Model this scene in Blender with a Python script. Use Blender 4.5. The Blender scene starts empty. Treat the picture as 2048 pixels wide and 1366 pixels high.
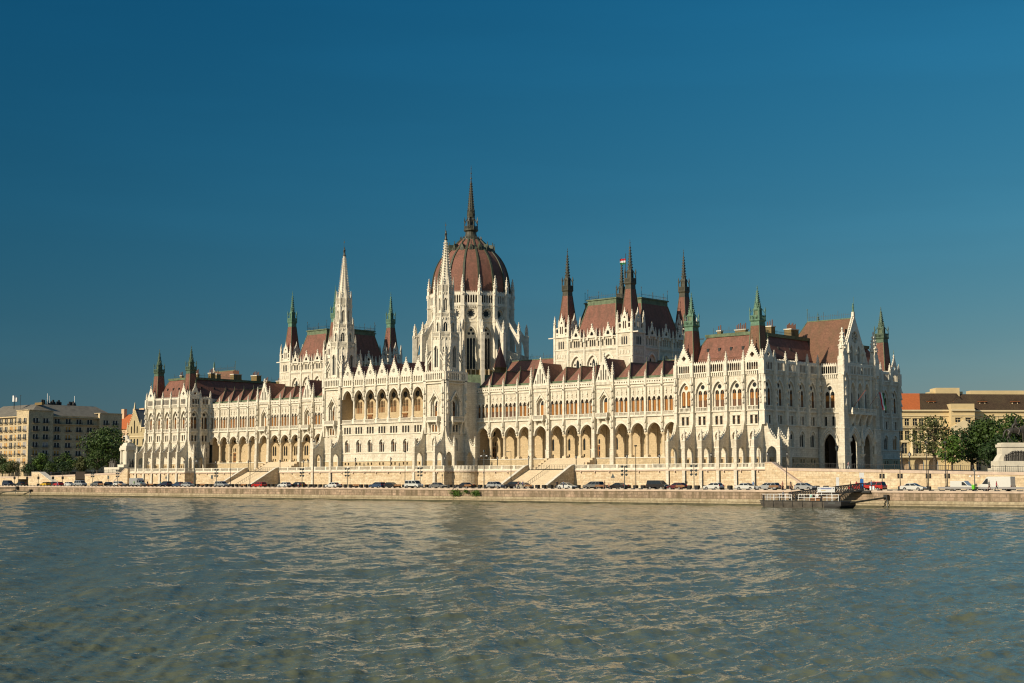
import bpy, math, random
import numpy as np
from mathutils import Vector, Matrix, geometry
random.seed(7)
SC = bpy.context.scene
COL = SC.collection
PI = math.pi
R_ = math.radians

# ------------------------------------------------------------------ materials
def _nodes(name):
    m = bpy.data.materials.new(name); m.use_nodes = True
    nt = m.node_tree; nt.nodes.clear()
    out = nt.nodes.new('ShaderNodeOutputMaterial')
    b = nt.nodes.new('ShaderNodeBsdfPrincipled')
    nt.links.new(b.outputs[0], out.inputs[0])
    return m, nt, b
def _c(c): return (c[0], c[1], c[2], 1.0)
def mat(name, col, rough=0.6, metal=0.0, var=0.18, scale=0.6, spec=0.4, coord='world', coat=0.0):
    """plain surface whose tone drifts with two noise octaves"""
    m, nt, b = _nodes(name); N = nt.nodes; L = nt.links
    b.inputs['Roughness'].default_value = rough; b.inputs['Metallic'].default_value = metal
    b.inputs['Specular IOR Level'].default_value = spec
    b.inputs['Coat Weight'].default_value = coat
    if var <= 0:
        b.inputs['Base Color'].default_value = _c(col); return m
    if coord == 'world':
        g = N.new('ShaderNodeNewGeometry'); src = g.outputs['Position']
    else:
        g = N.new('ShaderNodeTexCoord'); src = g.outputs['Object']
    n1 = N.new('ShaderNodeTexNoise'); n1.inputs['Scale'].default_value = scale; n1.inputs['Detail'].default_value = 6
    n1.inputs['Roughness'].default_value = 0.65
    L.new(src, n1.inputs['Vector'])
    r = N.new('ShaderNodeMapRange'); r.inputs['From Min'].default_value = 0.3; r.inputs['From Max'].default_value = 0.7
    r.inputs['To Min'].default_value = 1 - var; r.inputs['To Max'].default_value = 1 + var * 0.6
    L.new(n1.outputs['Fac'], r.inputs['Value'])
    mx = N.new('ShaderNodeVectorMath'); mx.operation = 'SCALE'; mx.inputs[0].default_value = col
    L.new(r.outputs[0], mx.inputs['Scale'])
    L.new(mx.outputs[0], b.inputs['Base Color'])
    return m
def masonry(name, c1, c2, mortar, bw, bh, stain=0.25, stain_col=(0.25, 0.2, 0.13), rough=0.85, joint=0.02, streak=0.0, slope=(1.0, 1.0), bump=0.0, contrast=1.0):
    """coursed stone: brick bond laid on world position, weathering noise and vertical streaks of dirt"""
    m, nt, b = _nodes(name); N = nt.nodes; L = nt.links
    b.inputs['Roughness'].default_value = rough; b.inputs['Specular IOR Level'].default_value = 0.25
    g = N.new('ShaderNodeNewGeometry')
    sp = N.new('ShaderNodeSeparateXYZ'); L.new(g.outputs['Position'], sp.inputs[0])
    a = N.new('ShaderNodeMath'); a.operation = 'ADD'; L.new(sp.outputs[0], a.inputs[0]); L.new(sp.outputs[1], a.inputs[1])
    cb = N.new('ShaderNodeCombineXYZ'); L.new(a.outputs[0], cb.inputs[0]); L.new(sp.outputs[2], cb.inputs[1])
    br = N.new('ShaderNodeTexBrick'); L.new(cb.outputs[0], br.inputs['Vector'])
    br.inputs['Color1'].default_value = _c(c1); br.inputs['Color2'].default_value = _c(c2); br.inputs['Mortar'].default_value = _c(mortar)
    br.inputs['Scale'].default_value = 1.0; br.inputs['Mortar Size'].default_value = joint; br.inputs['Mortar Smooth'].default_value = 0.3
    br.inputs['Brick Width'].default_value = bw; br.inputs['Row Height'].default_value = bh; br.inputs['Bias'].default_value = -0.1
    n1 = N.new('ShaderNodeTexNoise'); n1.inputs['Scale'].default_value = 0.22; n1.inputs['Detail'].default_value = 8; n1.inputs['Roughness'].default_value = 0.7
    L.new(g.outputs['Position'], n1.inputs['Vector'])
    r1 = N.new('ShaderNodeMapRange'); r1.inputs['From Min'].default_value = 0.45; r1.inputs['From Max'].default_value = 0.75
    r1.inputs['To Max'].default_value = stain; L.new(n1.outputs['Fac'], r1.inputs['Value'])
    mx = N.new('ShaderNodeMix'); mx.data_type = 'RGBA'
    L.new(r1.outputs[0], mx.inputs[0]); L.new(br.outputs['Color'], mx.inputs[6]); mx.inputs[7].default_value = _c(stain_col)
    last = mx.outputs[2]
    n3 = N.new('ShaderNodeTexNoise'); n3.inputs['Scale'].default_value = 2.3; n3.inputs['Detail'].default_value = 5
    L.new(g.outputs['Position'], n3.inputs['Vector'])
    r3 = N.new('ShaderNodeMapRange'); r3.inputs['From Min'].default_value = 0.3; r3.inputs['From Max'].default_value = 0.7
    r3.inputs['To Min'].default_value = 1 - 0.13 * contrast; r3.inputs['To Max'].default_value = 1 + 0.1 * contrast
    L.new(n3.outputs['Fac'], r3.inputs['Value'])
    sc = N.new('ShaderNodeVectorMath'); sc.operation = 'SCALE'; L.new(last, sc.inputs[0]); L.new(r3.outputs[0], sc.inputs['Scale'])
    last = sc.outputs[0]
    if streak > 0:
        mp = N.new('ShaderNodeMapping'); mp.inputs['Scale'].default_value = (0.9, 0.9, 0.07)
        L.new(g.outputs['Position'], mp.inputs['Vector'])
        n2 = N.new('ShaderNodeTexNoise'); n2.inputs['Scale'].default_value = 1.0; n2.inputs['Detail'].default_value = 6
        L.new(mp.outputs[0], n2.inputs['Vector'])
        r2 = N.new('ShaderNodeMapRange'); r2.inputs['From Min'].default_value = 0.46; r2.inputs['From Max'].default_value = 0.66
        r2.inputs['To Max'].default_value = streak; L.new(n2.outputs['Fac'], r2.inputs['Value'])
        m2 = N.new('ShaderNodeMix'); m2.data_type = 'RGBA'
        L.new(r2.outputs[0], m2.inputs[0]); L.new(last, m2.inputs[6]); m2.inputs[7].default_value = _c(stain_col)
        last = m2.outputs[2]
    L.new(last, b.inputs['Base Color'])
    if bump:
        bp = N.new('ShaderNodeBump'); bp.inputs['Strength'].default_value = bump; bp.inputs['Distance'].default_value = 0.08
        L.new(n3.outputs['Fac'], bp.inputs['Height']); L.new(bp.outputs[0], b.inputs['Normal'])
    return m
def glassy(name, col, rough=0.12):
    m, nt, b = _nodes(name)
    b.inputs['Base Color'].default_value = _c(col); b.inputs['Roughness'].default_value = rough
    b.inputs['Specular IOR Level'].default_value = 0.3
    return m
def slats(name, c1, c2, pitch):
    """horizontal wooden louvres"""
    m, nt, b = _nodes(name); N = nt.nodes; L = nt.links
    g = N.new('ShaderNodeNewGeometry'); sp = N.new('ShaderNodeSeparateXYZ'); L.new(g.outputs['Position'], sp.inputs[0])
    mu = N.new('ShaderNodeMath'); mu.operation = 'MULTIPLY'; mu.inputs[1].default_value = 1 / pitch; L.new(sp.outputs[2], mu.inputs[0])
    fr = N.new('ShaderNodeMath'); fr.operation = 'FRACT'; L.new(mu.outputs[0], fr.inputs[0])
    n = N.new('ShaderNodeTexNoise'); n.inputs['Scale'].default_value = 0.5; L.new(g.outputs['Position'], n.inputs['Vector'])
    ad = N.new('ShaderNodeMath'); ad.operation = 'MULTIPLY'; L.new(fr.outputs[0], ad.inputs[0]); L.new(n.outputs['Fac'], ad.inputs[1])
    mx = N.new('ShaderNodeMix'); mx.data_type = 'RGBA'; mx.inputs[6].default_value = _c(c1); mx.inputs[7].default_value = _c(c2)
    L.new(ad.outputs[0], mx.inputs[0]); L.new(mx.outputs[2], b.inputs['Base Color'])
    b.inputs['Roughness'].default_value = 0.55
    return m

M = {}
M['stone'] = masonry('limestone', (0.70, 0.645, 0.525), (0.585, 0.53, 0.42), (0.46, 0.405, 0.30), 1.15, 0.52, stain=0.46, stain_col=(0.38, 0.32, 0.22), joint=0.018, streak=0.3, contrast=1.25)
M['trim'] = mat('limestone_trim', (0.69, 0.637, 0.522), 0.85, var=0.26, scale=1.1, spec=0.2)
M['plinth'] = masonry('tan_plinth_stone', (0.56, 0.44, 0.27), (0.46, 0.36, 0.215), (0.36, 0.28, 0.17), 0.95, 0.42, stain=0.3, joint=0.03, contrast=1.4)
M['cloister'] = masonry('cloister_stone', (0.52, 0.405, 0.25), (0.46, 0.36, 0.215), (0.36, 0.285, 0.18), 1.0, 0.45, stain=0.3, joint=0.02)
M['column'] = mat('column_stone', (0.60, 0.485, 0.32), 0.7, var=0.2, scale=0.9)
M['terrace'] = masonry('terrace_stone', (0.68, 0.56, 0.385), (0.52, 0.395, 0.245), (0.42, 0.325, 0.205), 1.5, 0.48, stain=0.4, stain_col=(0.37, 0.25, 0.13), joint=0.025, streak=0.18, contrast=1.7)
M['pink'] = mat('pink_granite', (0.52, 0.405, 0.31), 0.7, var=0.22, scale=0.7)
M['step'] = masonry('stair_stone', (0.62, 0.52, 0.37), (0.58, 0.48, 0.34), (0.46, 0.37, 0.25), 2.4, 0.165, stain=0.2, joint=0.028)
M['quay'] = masonry('quay_stone', (0.40, 0.29, 0.205), (0.25, 0.19, 0.13), (0.15, 0.115, 0.08), 1.7, 0.62, stain=0.75, stain_col=(0.13, 0.1, 0.06), joint=0.04, streak=0.9, contrast=2.2, bump=0.4)
M['quay_foot'] = masonry('quay_footing', (0.40, 0.335, 0.225), (0.34, 0.28, 0.185), (0.22, 0.18, 0.12), 3.0, 0.5, stain=0.55, stain_col=(0.2, 0.16, 0.09), joint=0.02, streak=0.5, contrast=2.0)
M['roof'] = masonry('red_slate', (0.255, 0.115, 0.08), (0.205, 0.09, 0.064), (0.16, 0.072, 0.052), 0.42, 0.2, stain=0.5, stain_col=(0.10, 0.062, 0.042), joint=0.025, streak=0.5, rough=0.75, contrast=1.6)
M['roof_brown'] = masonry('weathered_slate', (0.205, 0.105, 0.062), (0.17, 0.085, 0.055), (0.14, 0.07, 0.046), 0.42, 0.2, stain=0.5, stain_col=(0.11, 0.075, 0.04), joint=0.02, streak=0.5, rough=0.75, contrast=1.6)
M['copper'] = mat('verdigris_copper', (0.125, 0.165, 0.095), 0.7, var=0.5, scale=0.9)
M['copper_light'] = mat('pale_verdigris', (0.105, 0.20, 0.13), 0.65, var=0.4, scale=1.4)
M['bronze'] = mat('dark_bronze', (0.062, 0.058, 0.038), 0.5, var=0.45, scale=1.3)
M['copper_mid'] = mat('mottled_copper', (0.075, 0.12, 0.075), 0.6, var=0.5, scale=1.2)
M['rib'] = mat('dome_rib_copper', (0.065, 0.075, 0.045), 0.55, var=0.4, scale=0.8)
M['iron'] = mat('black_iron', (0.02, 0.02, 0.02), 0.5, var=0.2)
M['rail'] = mat('grey_iron', (0.07, 0.085, 0.085), 0.55, var=0.2)
M['glass'] = glassy('window_glass', (0.02, 0.025, 0.028), 0.25)
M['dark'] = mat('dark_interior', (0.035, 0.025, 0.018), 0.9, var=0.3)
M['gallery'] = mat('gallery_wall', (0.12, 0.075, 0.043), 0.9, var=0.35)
M['shutter'] = slats('amber_louvre', (0.37, 0.155, 0.025), (0.24, 0.09, 0.015), 0.13)
M['brown'] = slats('brown_louvre', (0.11, 0.05, 0.022), (0.05, 0.022, 0.012), 0.5)
M['wood'] = mat('oak_frame', (0.25, 0.115, 0.04), 0.5, var=0.25)
M['chimney'] = masonry('yellow_brick', (0.22, 0.15, 0.055), (0.18, 0.125, 0.05), (0.13, 0.1, 0.05), 0.3, 0.12, stain=0.3)
M['flue'] = mat('clay_flue', (0.16, 0.075, 0.045), 0.8)

# ------------------------------------------------------------------ geometry collector
class Fr:
    """wall frame: u along the wall, z up, d outward"""
    def __init__(s, ox, oy, nx, ny):
        s.ox, s.oy, s.nx, s.ny = ox, oy, nx, ny; s.ux, s.uy = -ny, nx
    def p(s, u, z, d=0.0):
        return (s.ox + u * s.ux + d * s.nx, s.oy + u * s.uy + d * s.ny, z)
    def side(s, u):
        x, y, _ = s.p(u, 0, 0); return Fr(x, y, s.ny, -s.nx)
_tess = {}
def tess(outline, holes):
    key = (tuple(outline), tuple(tuple(h) for h in holes))
    if key not in _tess:
        loops = [[Vector((a, b, 0)) for a, b in outline]] + [[Vector((a, b, 0)) for a, b in h] for h in holes]
        _tess[key] = geometry.tessellate_polygon(loops)
    return _tess[key]
class MB:
    def __init__(s): s.v = []; s.f = []; s.m = []; s.mats = []
    def mi(s, m):
        if m not in s.mats: s.mats.append(m)
        return s.mats.index(m)
    def face(s, pts, m):
        k = len(s.v); s.v.extend(pts); s.f.append(tuple(range(k, k + len(pts)))); s.m.append(s.mi(m))
    def box(s, fr, u0, u1, z0, z1, d0, d1, m):
        k = len(s.v); P = fr.p
        s.v += [P(u0, z0, d0), P(u1, z0, d0), P(u1, z0, d1), P(u0, z0, d1), P(u0, z1, d0), P(u1, z1, d0), P(u1, z1, d1), P(u0, z1, d1)]
        i = s.mi(m)
        for q in ((0, 1, 5, 4), (1, 2, 6, 5), (2, 3, 7, 6), (3, 0, 4, 7), (4, 5, 6, 7), (3, 2, 1, 0)):
            s.f.append(tuple(k + a for a in q)); s.m.append(i)
    def panel(s, fr, outline, holes, d, depth, m, u=0.0, ms=None):
        """wall face at d with openings whose reveals go back by depth"""
        ms = ms or m; tri = tess(outline, holes)
        flat = list(outline) + [p for h in holes for p in h]
        k = len(s.v); s.v += [fr.p(a + u, b, d) for a, b in flat]; i = s.mi(m)
        for t in tri: s.f.append((k + t[0], k + t[1], k + t[2])); s.m.append(i)
        i = s.mi(ms)
        for h in holes:
            k = len(s.v); n = len(h)
            s.v += [fr.p(a + u, b, d) for a, b in h] + [fr.p(a + u, b, d - depth) for a, b in h]
            for j in range(n):
                j2 = (j + 1) % n; s.f.append((k + j, k + j2, k + n + j2, k + n + j)); s.m.append(i)
    def slab(s, fr, outline, holes, d0, d1, m, u=0.0):
        """solid plate between d0 and d1 with holes through it"""
        tri = tess(outline, holes); flat = list(outline) + [p for h in holes for p in h]; i = s.mi(m)
        for d in (d0, d1):
            k = len(s.v); s.v += [fr.p(a + u, b, d) for a, b in flat]
            for t in tri: s.f.append((k + t[0], k + t[1], k + t[2])); s.m.append(i)
        for h in [outline] + list(holes):
            k = len(s.v); n = len(h)
            s.v += [fr.p(a + u, b, d0) for a, b in h] + [fr.p(a + u, b, d1) for a, b in h]
            for j in range(n):
                j2 = (j + 1) % n; s.f.append((k + j, k + j2, k + n + j2, k + n + j)); s.m.append(i)
    def cone(s, x, y, z0, z1, r0, r1, n, m, rot=0.0, cap=True):
        k = len(s.v); i = s.mi(m)
        for z, r in ((z0, r0), (z1, r1)):
            for j in range(n):
                a = rot + 2 * PI * j / n; s.v.append((x + r * math.cos(a), y + r * math.sin(a), z))
        for j in range(n):
            j2 = (j + 1) % n; s.f.append((k + j, k + j2, k + n + j2, k + n + j)); s.m.append(i)
        if cap:
            s.f.append(tuple(k + n + j for j in range(n))); s.m.append(i)
            s.f.append(tuple(k + j for j in reversed(range(n)))); s.m.append(i)
    def sq(s, x, y, z0, z1, h0, h1, m, rot=0.0):
        s.cone(x, y, z0, z1, h0 * 1.41421356, h1 * 1.41421356, 4, m, PI / 4 + rot)
    def oct(s, x, y, z0, z1, h0, h1, m):
        c = 1 / math.cos(PI / 8); s.cone(x, y, z0, z1, h0 * c, h1 * c, 8, m, PI / 8)
    def lathe(s, x, y, prof, n, m, rot=0.0):
        for (z0, r0), (z1, r1) in zip(prof, prof[1:]): s.cone(x, y, z0, z1, r0, r1, n, m, rot, cap=False)
    def bar(s, a, b, r, m, n=4):
        """tapered or straight rod between two points"""
        r0, r1 = (r, r) if not isinstance(r, tuple) else r
        a = Vector(a); b = Vector(b); d = (b - a).normalized()
        t = Vector((0, 0, 1)) if abs(d.z) < 0.9 else Vector((1, 0, 0))
        e = d.cross(t).normalized(); f = d.cross(e)
        k = len(s.v); i = s.mi(m)
        for c, rr in ((a, r0), (b, r1)):
            for j in range(n):
                an = 2 * PI * (j + 0.5) / n; s.v.append(tuple(c + e * (rr * math.cos(an)) + f * (rr * math.sin(an))))
        for j in range(n):
            j2 = (j + 1) % n; s.f.append((k + j, k + j2, k + n + j2, k + n + j)); s.m.append(i)
        s.f.append(tuple(k + j for j in reversed(range(n)))); s.m.append(i)
        s.f.append(tuple(k + n + j for j in range(n))); s.m.append(i)
    def ball(s, x, y, z, rx, ry, rz, m, n=8, k=5):
        pr = [(-1, 0.001)] + [(-math.cos(PI * j / k), math.sin(PI * j / k)) for j in range(1, k)] + [(1, 0.001)]
        b0 = len(s.v); i = s.mi(m)
        for c, r in pr:
            for j in range(n):
                a = 2 * PI * j / n; s.v.append((x + rx * r * math.cos(a), y + ry * r * math.sin(a), z + rz * c))
        for q in range(len(pr) - 1):
            for j in range(n):
                j2 = (j + 1) % n; s.f.append((b0 + q * n + j, b0 + q * n + j2, b0 + (q + 1) * n + j2, b0 + (q + 1) * n + j)); s.m.append(i)
    def mesh(s, name, smooth=False):
        me = bpy.data.meshes.new(name); me.from_pydata(s.v, [], s.f)
        for m in s.mats: me.materials.append(m)
        me.polygons.foreach_set('material_index', s.m)
        if smooth: me.polygons.foreach_set('use_smooth', [True] * len(s.f))
        me.update(); return me
def link(name, data, parent=None, loc=None):
    o = bpy.data.objects.new(name, data); COL.objects.link(o)
    if parent: o.parent = parent
    if loc: o.location = loc
    return o
def ob(name, mb, parent=None, smooth=False, loc=None):
    return link(name, mb.mesh(name, smooth), parent, loc)
def tag(o, label=None, cat=None, group=None, kind=None):
    if label: o['label'] = label
    if cat: o['category'] = cat
    if group: o['group'] = group
    if kind: o['kind'] = kind
    return o
def empty(name, loc=(0, 0, 0), rz=0.0):
    o = bpy.data.objects.new(name, None); COL.objects.link(o); o.location = loc; o.rotation_euler = (0, 0, rz); o.empty_display_size = 0.5
    return o
def kids(o): return [c for c in bpy.data.objects if c.parent == o]
def dup(o, parent=None):
    c = o.copy(); COL.objects.link(c)
    if parent: c.parent = parent
    for k in o.children: dup(k, c)
    return c

# ------------------------------------------------------------------ outlines
def rect(u0, u1, z0, z1): return [(u0, z0), (u1, z0), (u1, z1), (u0, z1)]
def arch(uc, w, z0, zs, zt, n=5):
    a = w / 2.0; h = max(zt - zs, 0.05); x = (h * h - a * a) / (2 * a); Rr = x + a
    pts = [(uc - a, z0), (uc + a, z0)]
    th = math.atan2(h, x) if x != 0 else PI / 2
    for j in range(n + 1):
        t = th * j / n; pts.append((uc - x + Rr * math.cos(t), zs + Rr * math.sin(t)))
    for j in range(n - 1, -1, -1):
        t = th * j / n; pts.append((uc + x - Rr * math.cos(t), zs + Rr * math.sin(t)))
    return [(round(p, 4), round(q, 4)) for p, q in pts]
def circ(uc, zc, r, n=12): return [(round(uc + r * math.cos(2 * PI * j / n), 4), round(zc + r * math.sin(2 * PI * j / n), 4)) for j in range(n)]
def foil(uc, zc, r, k=4, ph=0.0):
    pts = []
    for j in range(k):
        c = ph + 2 * PI * j / k
        for t in (-0.9, -0.3, 0.3, 0.9):
            pts.append((round(uc + 0.52 * r * math.cos(c) + 0.5 * r * math.cos(c + t * 1.6), 4), round(zc + 0.52 * r * math.sin(c) + 0.5 * r * math.sin(c + t * 1.6), 4)))
    return pts
def diamond(uc, zc, r): return [(uc - r, zc), (uc, zc - r), (uc + r, zc), (uc, zc + r)]
def archring(uc, zs, w0, zt0, w1, zt1, n=7):
    """band between an inner and an outer pointed arch, as one outline"""
    o = arch(uc, w1, zs, zs, zt1, n)[2:]; i = arch(uc, w0, zs, zs, zt0, n)[2:]
    return o + i[::-1]

# ------------------------------------------------------------------ small gothic pieces
def crockets(mb, a, b, k, s, m):
    for j in range(1, k + 1):
        t = j / (k + 0.6); c = [a[q] + (b[q] - a[q]) * t for q in range(3)]
        mb.sq(c[0], c[1], c[2], c[2] + s * 1.5, s * 0.75, s * 0.25, m)
def pinnacle_mb(h, w, m):
    mb = MB(); hs = h * 0.42
    mb.sq(0, 0, -0.6, hs * 0.12, w * 0.62, w * 0.55, m)
    mb.sq(0, 0, hs * 0.12, hs * 0.92, w * 0.44, w * 0.42, m)
    for rot in range(4):
        a = rot * PI / 2; x = math.cos(a) * w * 0.42; y = math.sin(a) * w * 0.42
        mb.sq(x, y, hs * 0.7, hs * 1.25, w * 0.24, 0.02, m)
    mb.sq(0, 0, hs * 0.92, hs, w * 0.56, w * 0.5, m)
    mb.sq(0, 0, hs, h * 0.95, w * 0.38, w * 0.06, m)
    for t in (0.22, 0.44, 0.66):
        z = hs + (h * 0.95 - hs) * t; r = w * (0.38 + (0.06 - 0.38) * t)
        for sx in (-1, 1):
            for sy in (-1, 1): mb.sq(sx * (r + 0.02), sy * (r + 0.02), z, z + w * 0.3, w * 0.13, w * 0.04, m)
    mb.sq(0, 0, h * 0.92, h, w * 0.17, w * 0.04, m)
    return mb
_pin = {}
def pinnacle(x, y, z0, zt, w, parent, m=None):
    m = m or M['trim']; key = (round(zt - z0, 2), round(w, 2), m.name)
    if key not in _pin: _pin[key] = pinnacle_mb(zt - z0, w, m).mesh('pinnacle')
    return link('pinnacle', _pin[key], parent, (x, y, z0))
def canopy(mb, fr, u, z, d, w=0.7, h=3.4, m=None):
    """corbel, statue and spirelet canopy standing against a pier"""
    m = m or M['trim']; x, y, _ = fr.p(u, 0, d)
    mb.sq(x, y, z, z + 0.1 * h, w * 0.22, w * 0.5, m)
    mb.cone(x, y, z + 0.1 * h, z + 0.36 * h, w * 0.36, w * 0.24, 6, m)
    mb.cone(x, y, z + 0.36 * h, z + 0.43 * h, w * 0.17, w * 0.13, 6, m)
    mb.sq(x, y, z + 0.5 * h, z + 0.6 * h, w * 0.42, w * 0.5, m)
    mb.sq(x, y, z + 0.6 * h, z + 0.97 * h, w * 0.36, w * 0.05, m)
def gable_mb(mb, fr, uc, hw, z0, zt, d0, d1, holes, m, k=7, cs=0.2):
    mb.slab(fr, [(uc - hw, z0), (uc + hw, z0), (uc, zt)], holes, d0, d1, m)
    dm = (d0 + d1) / 2
    for sgn in (-1, 1): crockets(mb, fr.p(uc + sgn * hw, z0 + 0.1, dm), fr.p(uc, zt + 0.1, dm), k, cs, m)
    x, y, _ = fr.p(uc, 0, dm); mb.sq(x, y, zt - 0.2, zt + 0.8, 0.16, 0.05, m); mb.sq(x, y, zt + 0.3, zt + 0.5, 0.24, 0.2, m)
def balustrade(mb, fr, u0, u1, z0, z1, d, m, pitch=0.34, t=0.26, post=0.0):
    mb.box(fr, u0, u1, z0, z0 + 0.16, d - t, d, m); mb.box(fr, u0, u1, z1 - 0.16, z1, d - t - 0.04, d + 0.05, m)
    n = max(1, int((u1 - u0) / pitch))
    for j in range(n):
        u = u0 + (j + 0.5) * (u1 - u0) / n
        mb.box(fr, u - 0.07, u + 0.07, z0 + 0.16, z1 - 0.16, d - t * 0.75, d - t * 0.2, m)
def gallery_holes(uc, w, n, z0, zs, zt, fill=0.76):
    p = w / n
    return [arch(round(uc - w / 2 + (j + 0.5) * p, 4), round(p * fill, 4), z0, zs, zt, 3) for j in range(n)]
def corbels(mb, fr, u0, u1, z0, z1, d, pitch, m):
    n = max(1, int((u1 - u0) / pitch))
    for j in range(n):
        u = u0 + (j + 0.5) * (u1 - u0) / n
        mb.box(fr, u - pitch * 0.27, u + pitch * 0.27, z0, z1, 0.01, d, m)
def merlons(mb, fr, u0, u1, z, h, d, pitch, m):
    n = max(1, int(round((u1 - u0) / pitch)))
    for j in range(n):
        u = u0 + (j + 0.5) * (u1 - u0) / n
        mb.slab(fr, [(-pitch * 0.42, 0), (pitch * 0.42, 0), (0, h)], [], d - 0.12, d + 0.1, m) if False else mb.slab(fr, [(round(u - pitch * 0.42, 3), z), (round(u + pitch * 0.42, 3), z), (round(u, 3), z + h)], [], d - 0.12, d + 0.1, m)
# ------------------------------------------------------------------ the parliament
PB = empty('parliament_building')
tag(PB, 'vast white neo-gothic parliament with red dome and spires along the embankment', 'building')
S, T, PL = M['stone'], M['trim'], M['plinth']
WINS = {}
def part(name, mb, parent=PB, smooth=False): return ob(name, mb, parent, smooth)
def pane(mb, fr, u, w, z0, z1, d, m): mb.face([fr.p(u - w / 2, z0, d), fr.p(u + w / 2, z0, d), fr.p(u + w / 2, z1, d), fr.p(u - w / 2, z1, d)], m)
rnd = random.Random(3)

# ---- end pavilions -------------------------------------------------
BW = 4.804
A_BIG = arch(0, 3.3, 18.12, 21.6, 24.05, 6)
A_L = [arch(-0.72, 1.04, 18.14, 21.45, 22.05, 3), arch(0.72, 1.04, 18.14, 21.45, 22.05, 3)]
A_LOW = arch(0, 2.15, 8.75, 11.4, 12.45, 4)
A_LOW2 = [arch(-0.49, 0.86, 8.85, 11.2, 11.85, 3), arch(0.49, 0.86, 8.85, 11.2, 11.85, 3)]
def pav_bay(wall, par, fr, u, style=0, low=True, base=3.9, bw=BW, rv=0.45):
    h = bw / 2; h = round(h, 4)
    wall.panel(fr, rect(-h, h, 6.5, 26.1), [A_BIG, rect(-1.02, -0.27, 13.95, 15.9), rect(0.27, 1.02, 13.95, 15.9), A_LOW], 0, rv, S, u)
    wall.panel(fr, A_BIG, A_L + [circ(0, 22.83, 0.56)], -rv, rv * .67, T, u)
    wall.panel(fr, A_LOW, A_LOW2, -rv, rv * .45, T, u)
    wall.panel(fr, rect(-h, h, base, 6.5), [rect(-0.95, -0.35, 5.1, 5.95), rect(0.35, 0.95, 5.1, 5.95)], 0.05, rv, PL, u)
    wall.slab(fr, archring(u, 21.2, 3.3, 24.05, 3.9, 24.65), [], 0, 0.16, T)
    wall.slab(fr, archring(u, 11.2, 2.15, 12.45, 2.6, 12.85), [], 0, 0.14, T)
    wall.box(fr, u - 1.2, u + 1.2, 16.0, 16.18, 0, 0.14, T)
    wall.box(fr, u - h, u + h, 13.6, 13.85, 0, 0.2, T); wall.box(fr, u - h, u + h, 16.9, 17.1, 0, 0.3, T)
    wall.box(fr, u - h, u + h, 8.45, 8.7, 0, 0.16, T); wall.box(fr, u - h, u + h, 6.4, 6.6, 0.0, 0.14, T)
    balustrade(wall, fr, u - 1.62, u + 1.62, 17.1, 18.1, 0.34, T)
    wall.box(fr, u - 0.1, u + 0.1, 17.1, 18.1, 0.0, 0.4, T)
    # upper tracery window
    w = MB()
    for s in (-0.72, 0.72):
        pane(w, fr, u + s, 1.1, 18.1, 22.1, -rv * 1.6, M['glass'])
        top = {0: 21.1, 1: 22.0, 2: 21.0, 3: 18.3}[style]
        if top > 18.5: w.box(fr, u + s - 0.5, u + s + 0.5, 18.6, top, -rv * 1.58, -rv * 1.47, M['shutter'])
        if style != 1: w.box(fr, u + s - 0.5, u + s + 0.5, 18.14, 19.75, -rv * 1.33, -rv * 1.2, M['brown'])
        w.box(fr, u + s - 0.04, u + s + 0.04, 18.2, 22.0, -rv * 1.55, -rv * 1.15, M['wood'])
    pane(w, fr, u, 1.2, 22.2, 23.4, -rv * 1.56, M['shutter'] if style == 1 else M['glass'])
    part('tracery_window', w, par)
    w = MB()
    for s in (-0.645, 0.645):
        pane(w, fr, u + s, 0.8, 13.9, 15.95, -rv * .93, M['glass']); w.box(fr, u + s - 0.03, u + s + 0.03, 13.95, 15.9, -rv * .93, -rv * .76, M['wood'])
        w.box(fr, u + s - 0.37, u + s + 0.37, 15.2, 15.26, -rv * .93, -rv * .78, M['wood'])
    part('twin_window', w, par)
    if low:
        w = MB()
        for s in (-0.48, 0.48):
            pane(w, fr, u + s, 0.8, 8.8, 11.9, -rv * 1.4, M['glass'])
            if style in (0, 1): w.box(fr, u + s - 0.37, u + s + 0.37, 8.9, 11.7, -rv * 1.38, -rv * 1.27, M['shutter'])
        part('lower_window', w, par)
    w = MB()
    for s in (-0.65, 0.65): pane(w, fr, u + s, 0.64, 5.05, 6.0, -rv * .85, M['dark'])
    part('basement_window', w, par)
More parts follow.
